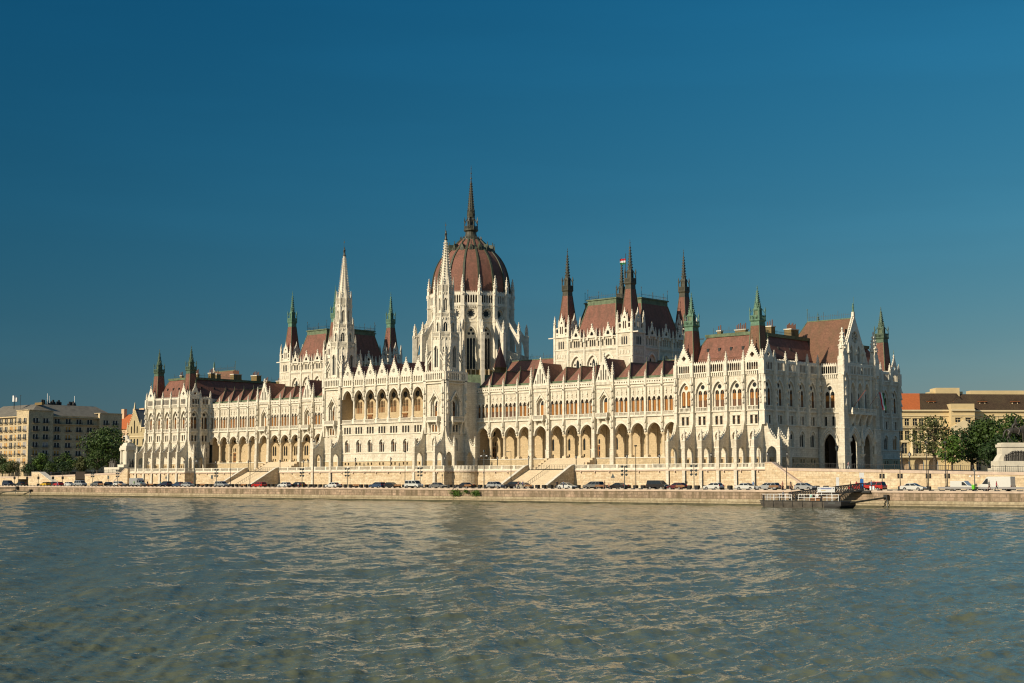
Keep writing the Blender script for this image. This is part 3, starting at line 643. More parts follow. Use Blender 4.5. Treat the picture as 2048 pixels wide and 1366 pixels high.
# ---- arcaded side wings ---------------------------------------------
YW = 8.7; WB = 5.2
L3 = [arch(s * 1.52, 1.02, 18.2, 21.3, 22.05, 3) for s in (-1, 0, 1)]
A_IN = arch(0, 4.3, 6.8, 12.9, 15.42, 6)
def wing_bay(wall, par, fr, u, shut, w=WB):
    h = w / 2; AW = A_IN if w < 6 else A_IN
    arc = [(-h, 12.9)] + [p for p in A_IN[2:][::-1]] + [(h, 12.9), (h, 17.2), (-h, 17.2)]
    arc = [(-h, 12.9)] + A_IN[2:][::-1] + [(h, 12.9), (h, 17.2), (-h, 17.2)]
    wall.slab(fr, [(round(a, 4), b) for a, b in arc], [], -0.75, 0, S, u)
    wall.slab(fr, [(a + u, b) for a, b in archring(0, 12.9, 4.3, 15.42, 4.95, 16.05)], [], 0, 0.2, T)
    wall.box(fr, u - h, u + h, 16.95, 17.2, 0.0, 0.4, T)
    if w < 6:
        wall.panel(fr, rect(-h, h, 17.2, 26.3), L3, 0, 0.5, S, u)
        balustrade(wall, fr, u - h + 0.3, u + h - 0.3, 17.2, 18.15, 0.36, T, 0.3)
        for s in (-0.76, 0.76): wall.box(fr, u + s - 0.1, u + s + 0.1, 17.2, 18.2, 0.05, 0.42, T)
        for s in (-1.52, 0, 1.52):
            wall.slab(fr, archring(u + s, 21.2, 1.02, 22.05, 1.36, 22.45), [], 0, 0.14, T)
            x, y, _ = fr.p(u + s, 0, 0.1); wall.sq(x, y, 22.5, 23.3, 0.07, 0.07, T); wall.sq(x, y, 23.2, 23.45, 0.22, 0.22, T); wall.sq(x, y, 23.45, 24.2, 0.1, 0.03, T); wall.sq(x, y, 22.7, 22.9, 0.15, 0.15, T)
        for s in (-0.76, 0.76):
            x, y, _ = fr.p(u + s, 0, 0.08); wall.cone(x, y, 18.2, 21.2, 0.12, 0.12, 6, T); wall.sq(x, y, 21.1, 21.4, 0.16, 0.24, T)
        for k, s in enumerate((-1.52, 0, 1.52)):
            win = MB(); pane(win, fr, u + s, 1.1, 18.1, 22.1, -0.42, M['glass'])
            if shut == 1: win.box(fr, u + s - 0.46, u + s + 0.46, 18.3, 21.0, -0.41, -0.36, M['shutter'])
            if shut == 2:
                win.box(fr, u + s - 0.46, u + s + 0.46, 19.3, 20.9, -0.41, -0.36, M['shutter']); win.box(fr, u + s - 0.5, u + s + 0.5, 18.2, 19.7, -0.3, -0.24, M['brown'])
            win.box(fr, u + s - 0.035, u + s + 0.035, 18.2, 21.9, -0.4, -0.3, M['wood'])
            part('lancet_window', win, par)
        wall.slab(fr, rect(round(-h + 0.3, 3), round(h - 0.3, 3), 25.15, 26.35), [diamond(round(-h + 0.3 + (k + 0.5) * (w - 0.6) / 6, 3), 25.72, 0.27) for k in range(6)], 0.05, 0.3, T, u)
        wall.box(fr, u - h + 0.3, u + h - 0.3, 26.35, 26.5, -0.3, 0.42, T)
    else:
        big = arch(0, 2.5, 18.2, 21.0, 22.9, 5)
        wall.panel(fr, rect(-h, h, 17.2, 26.3), [big], 0, 0.8, S, u)
        inn = arch(0.0, 1.35, 18.3, 21.2, 22.2, 4)
        wall.panel(fr, big, [inn], -0.8, 0.2, T, u)
        win = MB(); pane(win, fr, u, 1.5, 18.2, 22.3, -0.97, M['glass']); win.box(fr, u - 0.65, u + 0.65, 18.3, 21.0, -0.96, -0.9, M['shutter']); part('balcony_window', win, par)
        wall.slab(fr, [(u - 1.9, 21.8), (u - 1.55, 21.8), (u, 23.75), (u + 1.55, 21.8), (u + 1.9, 21.8), (u, 24.3)], [], 0, 0.3, T)
        for s in (-1.42, 1.42): wall.box(fr, u + s - 0.16, u + s + 0.16, 18.2, 21.9, 0, 0.28, T)
        b = MB(); b.box(fr, u - 1.75, u + 1.75, 16.75, 17.05, 0, 1.25, T); balustrade(b, fr, u - 1.7, u + 1.7, 17.05, 18.2, 1.2, T, 0.27)
        for s in (-1, 1): b.box(fr, u + s * 1.75 - 0.16, u + s * 1.75 + 0.16, 17.05, 18.25, 0, 1.26, T); b.slab(fr.side(u + s * 1.2), [(0, 15.6), (0.3, 15.6), (1.1, 16.75), (0, 16.75)], [], -0.18, 0.18, T)
        part('balcony', b, par)
        g = MB(); lan = [arch(round(s * 0.78, 3), 0.4, 26.7, 27.3 + k, 27.7 + k, 3) for s, k in ((-2, 0), (-1, 1.7), (0, 3.0), (1, 1.7), (2, 0))]
        gable_mb(g, fr, u, 2.55, 26.3, 33.0, -0.3, 0.25, [[(round(a + u, 3), b_) for a, b_ in l] for l in lan], T, 12, 0.2)
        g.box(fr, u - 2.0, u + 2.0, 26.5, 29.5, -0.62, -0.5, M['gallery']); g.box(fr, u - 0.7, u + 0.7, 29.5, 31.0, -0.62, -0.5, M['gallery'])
        g.box(fr, u - 2.55, u + 2.55, 25.4, 26.3, 0.0, 0.3, T); corbels(g, fr, u - 2.5, u + 2.5, 25.5, 26.2, 0.42, 0.4, T)
        part('gable', g, par)
    wall.box(fr, u - h, u + h, 24.55, 24.75, 0, 0.2, T); corbels(wall, fr, u - h, u + h, 24.3, 24.55, 0.16, 0.26, T)
def wing(sg):
    wall = MB(); par = link('side_wing', bpy.data.meshes.new('side_wing'), PB); F = Fr(0, YW, 0, -1)
    piers = [24.8, 30.0, 35.2, 40.4, 45.6, 51.8, 57.0, 62.2, 67.4, 73.6, 78.8, 84.0, 89.2, 94.4, 99.6]
    for i, (a, b) in enumerate(zip(piers, piers[1:])):
        u = sg * (a + b) / 2; w = b - a
        sh = 1 if not (sg > 0 and i in (0, 1, 2)) else 2
        if sg < 0 and i > 11: sh = 1
        wing_bay(wall, par, F, round(u, 3), sh, round(w, 3))
    g = (4, 5, 8, 9)
    for i, a in enumerate(piers[:-1]):
        u = sg * a; c = MB(); x, y, _ = F.p(u, 0, -0.375)
        c.sq(x, y, 6.8, 7.35, 0.66, 0.6, M['column']); c.cone(x, y, 7.35, 7.6, 0.56, 0.46, 12, M['column'])
        c.cone(x, y, 7.6, 12.1, 0.43, 0.41, 12, M['column']); c.cone(x, y, 12.1, 12.55, 0.42, 0.6, 12, M['column']); c.sq(x, y, 12.55, 12.92, 0.55, 0.62, M['column'])
        c.cone(x, y, 9.9, 10.1, 0.47, 0.47, 12, M['column'])
        if i: part('arcade_column', c, par)
        if i in g:
            for z0, z1, ww, d in ((3.9, 9.0, 0.62, 1.0), (9.0, 17.2, 0.52, 0.9), (17.2, 26.8, 0.42, 0.7)):
                wall.box(F, u - ww, u + ww, z0, z1, 0, d, S); wall.box(F, u - ww - 0.05, u + ww + 0.05, z1 - 0.15, z1 + 0.05, 0, d + 0.07, T)
            canopy(wall, F, u, 14.2, 1.0, 0.75, 3.4); canopy(wall, F, u, 18.6, 0.85, 0.7, 3.2); canopy(wall, F, u, 21.8, 0.85, 0.75, 3.6)
            pinnacle(u, YW - 0.35, 26.6, 31.2, 0.72, par)
        else:
            wall.box(F, u - 0.3, u + 0.3, 13.2, 17.1, 0, 0.56, T); wall.box(F, u - 0.3, u + 0.3, 17.1, 26.7, 0, 0.54, T)
            canopy(wall, F, u, 13.6, 0.62, 0.66, 3.5)
            wall.box(F, u - 0.14, u + 0.14, 24.6, 24.9, 0.3, 1.1, T)
            if i: pinnacle(u, YW - 0.2, 26.2, 28.75, 0.52, par)
    x0, x1 = sorted((sg * 24.8, sg * 99.65)); F0 = Fr(0, YW, 0, -1)
    wall.box(F, x0, x1, 3.9, 6.72, -4.6, 0.28, PL); wall.box(F, x0, x1, 6.6, 6.82, -4.6, 0.42, T)
    wall.box(F, x0, x1, 16.3, 16.9, -4.6, -0.76, M['cloister'])
    for xx in (x0 + 0.02, x1 - 0.32): wall.box(F, xx, xx + 0.3, 6.8, 16.3, -4.4, -0.78, M['cloister'])
    # cloister back wall
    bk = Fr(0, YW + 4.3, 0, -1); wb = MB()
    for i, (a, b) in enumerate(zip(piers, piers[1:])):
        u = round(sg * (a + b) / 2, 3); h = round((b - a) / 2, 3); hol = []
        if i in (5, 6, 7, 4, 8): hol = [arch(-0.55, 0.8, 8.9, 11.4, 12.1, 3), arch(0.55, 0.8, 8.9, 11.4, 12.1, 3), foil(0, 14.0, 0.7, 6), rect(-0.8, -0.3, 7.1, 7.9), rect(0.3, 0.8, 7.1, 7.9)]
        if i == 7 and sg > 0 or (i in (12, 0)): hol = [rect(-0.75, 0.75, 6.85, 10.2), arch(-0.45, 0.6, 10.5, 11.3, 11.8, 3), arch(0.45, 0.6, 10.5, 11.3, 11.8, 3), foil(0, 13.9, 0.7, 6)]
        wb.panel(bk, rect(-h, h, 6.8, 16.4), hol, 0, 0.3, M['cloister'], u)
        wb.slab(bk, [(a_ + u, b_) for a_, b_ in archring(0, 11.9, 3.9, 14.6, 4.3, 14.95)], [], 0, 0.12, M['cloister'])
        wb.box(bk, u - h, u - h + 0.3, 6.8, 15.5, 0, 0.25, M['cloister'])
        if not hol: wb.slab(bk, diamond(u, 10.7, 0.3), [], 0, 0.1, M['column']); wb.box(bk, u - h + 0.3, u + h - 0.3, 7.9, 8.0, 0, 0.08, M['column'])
        if hol:
            if len(hol) == 4: 
                d = MB(); d.box(bk, u - 0.73, u + 0.73, 6.85, 10.2, -0.25, -0.15, M['wood'])
                for s in (-0.36, 0.36): d.box(bk, u + s - 0.2, u + s + 0.2, 9.0, 9.8, -0.15, -0.13, M['glass']); d.box(bk, u + s - 0.2, u + s + 0.2, 7.4, 8.6, -0.15, -0.13, M['dark'])
                part('door', d, par)
            win = MB(); pane(win, bk, u, 2.4, 10.4 if len(hol) == 4 else 7.0, 14.8, -0.28, M['glass']); part('cloister_window', win, par)
    part('cloister_wall', wb, par)
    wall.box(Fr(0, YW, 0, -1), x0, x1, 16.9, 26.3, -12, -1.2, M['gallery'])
    par.data = wall.mesh('side_wing')
    # roof: low main slope with a hipped cross roof over every bay
    r = MB(); RM = M['roof']; xa, xb = x0, x1
    r.face([(xa, 9.5, 26.3), (xb, 9.5, 26.3), (xb, 9.35, 27.15), (xa, 9.35, 27.15)], M['copper'])
    r.face([(xa, 9.35, 27.15), (xb, 9.35, 27.15), (xb, 17.6, 27.3), (xa, 17.6, 27.3)], M['copper']); r.face([(xa, 17.6, 27.3), (xb, 17.6, 27.3), (xb, 20.2, 29.6), (xa, 20.2, 29.6)], RM); r.face([(xa, 20.2, 29.6), (xb, 20.2, 29.6), (xb, 21, 30.3), (xa, 21, 30.3)], M['copper'])
    r.face([(xa, 21, 30.3), (xb, 21, 30.3), (xb, 24, 27), (xa, 24, 27)], RM)
    pass
    part('roof', r, par)
    for i, (a, b) in enumerate(zip(piers, piers[1:])):
        if i in (4, 8):
            u = sg * (a + b) / 2; c = MB(); ev = 26.6
            c.face([(u - 2.5, 9.1, ev), (u, 9.1, 32.3), (u, 19, 32.3), (u - 2.5, 19, ev)], RM); c.face([(u + 2.5, 9.1, ev), (u, 9.1, 32.3), (u, 19, 32.3), (u + 2.5, 19, ev)], RM); c.face([(u - 2.5, 19, ev), (u + 2.5, 19, ev), (u, 19, 32.3)], RM)
            part('cross_roof', c, par); continue
        u = sg * (a + b) / 2; c = MB(); hw = 2.02 if i not in (5, 6, 7) else 2.3; y0 = 9.55; ap = (u, 12.5, 31.1); ev = 26.95; yb = 21.0 if i not in (5, 6, 7) else 22.0
        pk = (u, yb, 31.1)
        c.face([(u - hw, y0, ev), (u + hw, y0, ev), ap], RM)
        for s in (-1, 1): c.face([(u + s * hw, y0, ev), (u + s * hw, yb, ev), pk, ap], RM); c.bar((u + s * hw, y0, ev), ap, 0.07, M['copper'])
        c.face([(u - hw, yb, ev), (u + hw, yb, ev), pk], RM); c.bar(ap, pk, 0.1, M['copper']); c.bar(ap, (ap[0], ap[1], 32.2), 0.05, M['copper'])
        c.box(Fr(u, y0, 0, -1), -hw - 0.02, hw + 0.02, 26.3, 27.02, -0.1, 0.05, M['copper'])
        part('cross_roof', c, par)
for sg in (1, -1): wing(sg)
# ---- central block with the loggia ------------------------------------
def central():
    wall = MB(); par = link('central_block', bpy.data.meshes.new('central_block'), PB); F = Fr(0, -4.1, 0, -1); W = 4.93; h = 2.465
    tw = arch(0, 2.0, 8.95, 11.3, 12.6, 5); tl = [arch(s * 0.48, 0.8, 9.05, 11.3, 12.0, 3) for s in (-1, 1)]
    ai = arch(0, 3.85, 18.4, 24.3, 26.85, 6)
    for k in range(7):
        u = round((k - 3) * W, 3)
        wall.panel(F, rect(-h, h, 6.5, 17.3), [tw] + [rect(s - 0.36, s + 0.36, 14.3, 16.2) for s in (-1.1, 0, 1.1)], 0, 0.45, S, u)
        wall.panel(F, tw, tl, -0.35, 0.25, T, u)
        wall.panel(F, rect(-h, h, 3.9, 6.5), [rect(-1.0, -0.42, 5.35, 6.1), rect(0.42, 1.0, 5.35, 6.1)], 0.06, 0.4, PL, u)
        wall.slab(F, archring(u, 11.3, 2.0, 12.6, 2.5, 13.0), [], 0, 0.14, T)
        w = MB()
        for s in (-0.48, 0.48): pane(w, F, u + s, 0.9, 9.0, 12.1, -0.58, M['glass']); w.box(F, u + s - 0.04, u + s + 0.04, 9, 12, -0.57, -0.5, M['wood']); w.box(F, u + s - 0.4, u + s + 0.4, 11.0, 11.1, -0.57, -0.5, M['wood'])
        part('lower_window', w, par)
        w = MB()
        for s in (-1.1, 0, 1.1): pane(w, F, u + s, 0.8, 14.25, 16.25, -0.42, M['dark'] if (k + int(s)) % 3 else M['glass']); w.box(F, u + s - 0.03, u + s + 0.03, 14.3, 16.2, -0.42, -0.35, M['wood'])
        part('triple_window', w, par)
        w = MB()
        for s in (-0.71, 0.71): pane(w, F, u + s, 0.62, 5.3, 6.15, -0.3, M['dark'])
        part('basement_window', w, par)
        arc = [(-h, 24.3)] + ai[2:][::-1] + [(h, 24.3), (h, 28.0), (-h, 28.0)]
        wall.slab(F, [(round(a, 4), b) for a, b in arc], [], -0.7, 0, S, u)
        wall.slab(F, archring(u, 24.3, 3.85, 26.85, 4.45, 27.5), [], 0, 0.22, T)
        balustrade(wall, F, u - h + 0.4, u + h - 0.4, 17.4, 18.35, 0.3, T, 0.32)
        # gable with its blind arcade
        g = MB(); gs = gallery_holes(0, 3.7, 4, 28.3, 29.5, 29.9, 0.66)
        g.panel(F, rect(-2.1, 2.1, 28.0, 30.1), gs, 0.15, 0.4, T, u)
        g.box(F, u - 2.1, u + 2.1, 28.0, 30.1, -0.6, -0.25, S)
        gable_mb(g, F, u, 2.2, 30.1, 34.6, -0.2, 0.15, [[(round(u + a, 3), b) for a, b in circ(0, 31.75, 0.56, 12)]], T, 8, 0.22)
        g.box(F, u - 0.8, u + 0.8, 31, 32.5, -0.5, -0.35, M['glass'])
        for q in range(4):
            an = q * PI / 4; g.bar(F.p(u + 0.6 * math.cos(an), 31.75 + 0.6 * math.sin(an), 0), F.p(u - 0.6 * math.cos(an), 31.75 - 0.6 * math.sin(an), 0), 0.05, T)
        part('gable', g, par)
    for k in range(8):
        u = round((k - 3.5) * W, 3); c = MB(); x, y, _ = F.p(u, 0, -0.35)
        if 0 < k < 7:
            c.sq(x, y, 17.3, 18.6, 0.5, 0.46, T); c.cone(x, y, 18.6, 23.5, 0.34, 0.32, 12, T); c.cone(x, y, 23.5, 24.0, 0.33, 0.5, 10, T); c.sq(x, y, 24.0, 24.32, 0.48, 0.55, T)
            c.cone(x, y, 18.6, 18.9, 0.46, 0.36, 12, T); part('loggia_column', c, par)
            wall.box(F, u - 0.26, u + 0.26, 24.3, 28.0, 0, 0.3, T); canopy(wall, F, u, 24.7, 0.4, 0.7, 3.3)
            pinnacle(u, -4.3, 28.2, 32.2, 0.55, par); canopy(wall, F, u, 27.8, 0.35, 0.5, 2.4)
    for z, d in ((8.62, 0.18), (13.9, 0.22), (17.1, 0.42), (27.85, 0.35), (6.4, 0.18)): wall.box(F, -17.3, 17.3, z, z + 0.22, 0.0, d, T)
    # loggia room
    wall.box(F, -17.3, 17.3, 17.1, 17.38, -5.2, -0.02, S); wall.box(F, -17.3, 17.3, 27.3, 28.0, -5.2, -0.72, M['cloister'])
    B = Fr(0, 0.3, 0, -1)
    bw_ = [arch(-0.93, 0.5, 20.4, 23.4, 23.9, 3), arch(-0.31, 0.5, 20.4, 23.4, 23.9, 3), arch(0.31, 0.5, 20.4, 23.4, 23.9, 3), arch(0.93, 0.5, 20.4, 23.4, 23.9, 3), circ(0, 25.3, 0.85, 12)]
    for k in range(7):
        u = round((k - 3) * W, 3)
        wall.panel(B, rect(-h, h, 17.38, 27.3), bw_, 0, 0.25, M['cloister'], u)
        wall.slab(B, archring(u, 24.2, 2.9, 26.4, 3.2, 26.75), [], 0, 0.2, T)
        w = MB(); pane(w, B, u, 2.6, 20.3, 26.3, -0.24, M['glass']);
        for s in (-0.93, -0.31, 0.31, 0.93): w.box(B, u + s - 0.2, u + s + 0.2, 20.5, 22.0, -0.2, -0.12, M['wood'])
        for s in (-0.93, -0.31, 0.31, 0.93): w.box(B, u + s - 0.03, u + s + 0.03, 20.4, 23.8, -0.22, -0.1, M['wood']); w.box(B, u + s - 0.25, u + s + 0.25, 22.6, 22.7, -0.2, -0.1, M['wood'])
        part('loggia_window', w, par)
        if k in (1, 4):
            d = MB(); d.box(B, u - 0.95, u + 0.95, 17.4, 19.6, 0, 0.12, M['wood']); d.box(B, u - 1.1, u + 1.1, 19.6, 20.0, 0, 0.3, M['wood'])
            for s in (-0.48, 0.48): d.box(B, u + s - 0.3, u + s + 0.3, 17.8, 19.3, 0.12, 0.16, M['brown'])
            part('door', d, par)
    for xx, nx, a, b in ((-17.35, 1, -4.0, 0.3), (17.35, -1, -0.3, 4.0)):
        m = MB(); m.box(Fr(xx, 0, nx, 0), a, b, 17.4, 27.3, -0.2, 0, M['cloister']); part('loggia_side', m, par)
    wall.box(Fr(0, 0, 0, -1), -17.3, 17.3, 28.0, 30.0, -8.5, 3.3, S)
    wall.box(Fr(25.4, 0, 1, 0), 4.0, 9.5, 3.9, 28, -0.4, -0.02, S); wall.box(Fr(-25.4, 0, -1, 0), -9.5, -4.0, 3.9, 28, -0.4, -0.02, S)
    par.data = wall.mesh('central_block')
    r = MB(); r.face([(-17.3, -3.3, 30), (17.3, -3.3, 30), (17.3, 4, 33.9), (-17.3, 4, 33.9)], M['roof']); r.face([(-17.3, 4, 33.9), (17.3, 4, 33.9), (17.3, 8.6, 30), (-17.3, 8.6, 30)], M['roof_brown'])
    for s in (-1, 1): r.face([(s * 17.3, -3.3, 30), (s * 17.3, 4, 33.9), (s * 17.3, 8.6, 30)], M['roof'])
    for k in range(7):
        u = (k - 3) * W; a, b = (u, -3.8, 33.8), (u, 3.9, 33.85)
        for s in (-1, 1): r.face([a, (u + s * 2.1, -3.8, 30.1), (u + s * 2.1, 3.9, 31.5), b], M['roof'])
    part('roof', r, par)
central()

# ---- the two river towers ---------------------------------------------
def river_tower(sg):
    X, Y = sg * 21.49, -0.23; hw = 4.0; wall = MB(); par = link('river_tower', bpy.data.meshes.new('river_tower'), PB)
    faces = [(Fr(X, Y - hw, 0, -1), True), (Fr(X + hw, Y, 1, 0), sg > 0), (Fr(X - hw, Y, -1, 0), sg < 0)]
    big = arch(0, 2.9, 18.25, 21.8, 24.0, 6); inn = arch(0, 1.4, 18.4, 21.6, 22.7, 4); lo = arch(0, 1.9, 9.0, 11.6, 12.6, 4); lo2 = arch(0, 1.0, 9.1, 11.2, 11.9, 3)
    for fr, full in faces:
        if full:
            wall.panel(fr, rect(-4, 4, 6.5, 28.2), [big, rect(-0.95, -0.2, 14.2, 16.1), rect(0.2, 0.95, 14.2, 16.1), lo], 0, 0.9, S)
            wall.panel(fr, rect(-4, 4, 3.9, 6.5), [], 0.04, 0.2, PL)
            wall.panel(fr, big, [inn], -0.9, 0.2, T); wall.panel(fr, lo, [lo2], -0.4, 0.2, T)
            for s in (-1, 1): x, y, _ = fr.p(s * 0.95, 0, -0.25); wall.cone(x, y, 18.3, 21.6, 0.16, 0.16, 8, T); wall.box(fr, s * 1.55 - 0.2, s * 1.55 + 0.2, 17.3, 22.4, 0, 0.25, T)
            wall.slab(fr, [(-2.25, 22.3), (-1.9, 22.3), (0, 24.75), (1.9, 22.3), (2.25, 22.3), (0, 25.4)], [], 0, 0.32, T)
            w = MB(); pane(w, fr, 0, 1.6, 18.3, 22.8, -1.05, M['glass']); w.box(fr, -0.65, 0.65, 18.4, 19.9, -1.03, -0.98, M['wood'])
            for s in (-0.66, 0, 0.66): w.box(fr, s - 0.07, s + 0.07, 18.4, 22.4, -1.03, -0.95, M['wood'])
            w.box(fr, -0.68, 0.68, 21.0, 21.15, -1.03, -0.95, M['wood']); part('balcony_window', w, par)
            w = MB()
            for s in (-0.575, 0.575): pane(w, fr, s, 0.85, 14.1, 16.2, -0.5, M['glass']); w.box(fr, s - 0.36, s - 0.05, 14.2, 16.1, -0.49, -0.44, M['shutter'])
            part('twin_window', w, par)
            w = MB(); pane(w, fr, 0, 1.1, 9, 12, -0.56, M['glass']); w.box(fr, -0.03, 0.03, 9, 12, -0.56, -0.5, M['wood']); part('lower_window', w, par)
            b = MB(); b.box(fr, -2.15, 2.15, 16.8, 17.15, 0, 1.25, T); balustrade(b, fr, -2.1, 2.1, 17.15, 18.3, 1.2, T, 0.27)
            for s in (-1, 1): b.box(fr, s * 2.1 - 0.18, s * 2.1 + 0.18, 17.1, 18.35, 0, 1.28, T); b.slab(fr.side(s * 1.75), [(0, 13.3), (0.3, 13.5), (0.45, 15.2), (1.15, 16.8), (0, 16.8)], [], -0.22, 0.22, T)
            part('balcony', b, par)
            for u in (-3.55, 3.55):
                wall.box(fr, u - 0.5, u + 0.5, 13.7, 28.2, 0, 0.5, T); canopy(wall, fr, u, 19.0, 0.55, 0.7, 3.4); canopy(wall, fr, u, 22.5, 0.6, 0.8, 4.0)
                buttress(par, fr, u * 1.12, -0.85 if fr.ny else 3.6, 0.44, 4.1)
            for z, d in ((8.6, 0.16), (13.75, 0.22), (16.75, 0.3), (27.3, 0.45), (6.4, 0.15)): wall.box(fr, -4.05, 4.05, z, z + 0.25, 0, d, T)
        else: wall.box(fr, -4, 4, 3.9, 28.2, -0.4, 0, S)
        wall.slab(fr, rect(-3.6, 3.6, 28.25, 30.5), gallery_holes(0, 6.6, 9, 28.4, 29.8, 30.2, 0.62), 0.1, 0.4, T)
        merlons(wall, fr, -3.6, 3.6, 30.5, 0.55, 0.25, 0.72, T); wall.box(fr, -4.05, 4.05, 28.0, 28.25, -0.5, 0.5, T)
        for u in (-3.85, 3.85): wall.box(fr, u - 0.4, u + 0.4, 28.2, 30.6, -0.3, 0.5, T)
    fb = Fr(X, Y, 0, -1); wall.box(fb, -3.9, 3.9, 28.0, 28.4, -3.9, 3.9, T)
    par.data = wall.mesh('river_tower')
    # octagonal stages
    sh = MB()
    def stage(z0, z1, a, zw0, zw1, ww, deep=True):
        c = 1 / math.cos(PI / 8); sd = 2 * a * math.tan(PI / 8)
        for k in range(8):
            an = k * PI / 4; fr = Fr(X + a * math.cos(an), Y + a * math.sin(an), math.cos(an), math.sin(an)); hh = round(sd / 2, 4)
            hol = [arch(0, ww, zw0, zw1 - ww * 0.8, zw1, 4)]
            sh.panel(fr, rect(-hh, hh, z0, z1), hol, 0, 0.35, T)
            sh.face([fr.p(-ww / 2, zw0, -0.34), fr.p(ww / 2, zw0, -0.34), fr.p(ww / 2, zw1, -0.34), fr.p(-ww / 2, zw1, -0.34)], M['glass'])
            sh.box(fr, -0.07, 0.07, zw0, zw1 - 0.3, -0.3, -0.1, T); sh.slab(fr, archring(0, zw1 - ww * 0.8, ww, zw1, ww + 0.4, zw1 + 0.3, 4), [], 0, 0.14, T)
            ac = an + PI / 8; x, y = X + a * c * math.cos(ac), Y + a * c * math.sin(ac); sh.cone(x, y, z0, z1, 0.3, 0.26, 6, T)
    def ring(z0, z1, a):
        sh.oct(X, Y, z0 - 0.35, z0, a * 0.9, a * 1.06, T); c = 1 / math.cos(PI / 8); sd = 2 * a * math.tan(PI / 8)
        for k in range(8):
            an = k * PI / 4; fr = Fr(X + a * math.cos(an), Y + a * math.sin(an), math.cos(an), math.sin(an)); balustrade(sh, fr, -sd / 2, sd / 2, z0, z1, 0.05, T, 0.3, 0.2)
            ac = an + PI / 8; x, y = X + a * c * math.cos(ac), Y + a * c * math.sin(ac)
            pinnacle(x, y, z0, z1 + 2.1, 0.42, par)
    stage(28.4, 40.1, 3.55, 31.8, 37.8, 1.35); ring(40.1, 41.5, 3.55)
    stage(40.1, 45.6, 2.85, 41.7, 44.3, 1.0); ring(45.7, 46.9, 2.75)
    stage(45.6, 52.5, 2.12, 47.6, 51.0, 0.7); ring(52.7, 54.8, 2.1); sh.oct(X, Y, 52.5, 55.5, 1.7, 1.6, T)
    corbels_n = 24
    for z, a in ((39.4, 3.6), (45.0, 2.9), (52.0, 2.15)):
        for k in range(corbels_n):
            an = 2 * PI * k / corbels_n; sh.sq(X + a * 1.03 * math.cos(an), Y + a * 1.03 * math.sin(an), z, z + 0.55, 0.1, 0.18, T, an)
    for k in range(4):
        an = PI / 4 + k * PI / 2; cx, cy = X + 5.0 * math.cos(an), Y + 5.0 * math.sin(an)
        sh.sq(cx, cy, 28.2, 33.4, 0.42, 0.36, T); pinnacle(cx, cy, 33.0, 39.5, 0.8, par)
        for dx, dy in ((1, 0), (0, 1)):
            tx, ty = X + math.copysign(1.5 if dx else 3.5, math.cos(an)), Y + math.copysign(3.5 if dx else 1.5, math.sin(an))
            sh.bar((cx, cy, 33.2), (tx, ty, 36.2), 0.24, T); sh.bar((cx, cy, 32.4), (tx, ty, 34.6), 0.16, T)
    part('octagon', sh, par)
    sp = MB(); sp.oct(X, Y, 54.8, 67.1, 1.58, 0.24, T)
    for k in range(8):
        an = k * PI / 4 + PI / 8
        for j in range(1, 17):
            f = j / 17.0; z = 54.8 + 12.3 * f; r = (1.58 * (1 - f) + 0.24 * f) / math.cos(PI / 8); sp.sq(X + (r + 0.1) * math.cos(an), Y + (r + 0.1) * math.sin(an), z, z + 0.34, 0.13, 0.19, T, an)
    sp.oct(X, Y, 66.9, 67.3, 0.34, 0.4, T); part('spire', sp, par)
    st = MB(); b = M['bronze']; st.sq(X, Y, 67.3, 67.6, 0.4, 0.36, b); st.cone(X, Y, 67.6, 68.9, 0.34, 0.22, 8, b); st.cone(X, Y, 68.9, 69.6, 0.38, 0.18, 8, b); st.ball(X, Y, 69.85, 0.2, 0.2, 0.25, b, 8, 5)
    st.bar((X + 0.2, Y - 0.3, 69.3), (X + 0.1, Y - 0.5, 68.5), 0.1, b); st.bar((X - 0.25, Y, 67.6), (X - 0.25, Y, 72.4), 0.04, b); st.box(Fr(X - 0.25, Y, 0, -1), 0, 0.4, 71.4, 71.8, -0.02, 0.02, b); part('statue', st, par)
for sg in (1, -1): river_tower(sg)

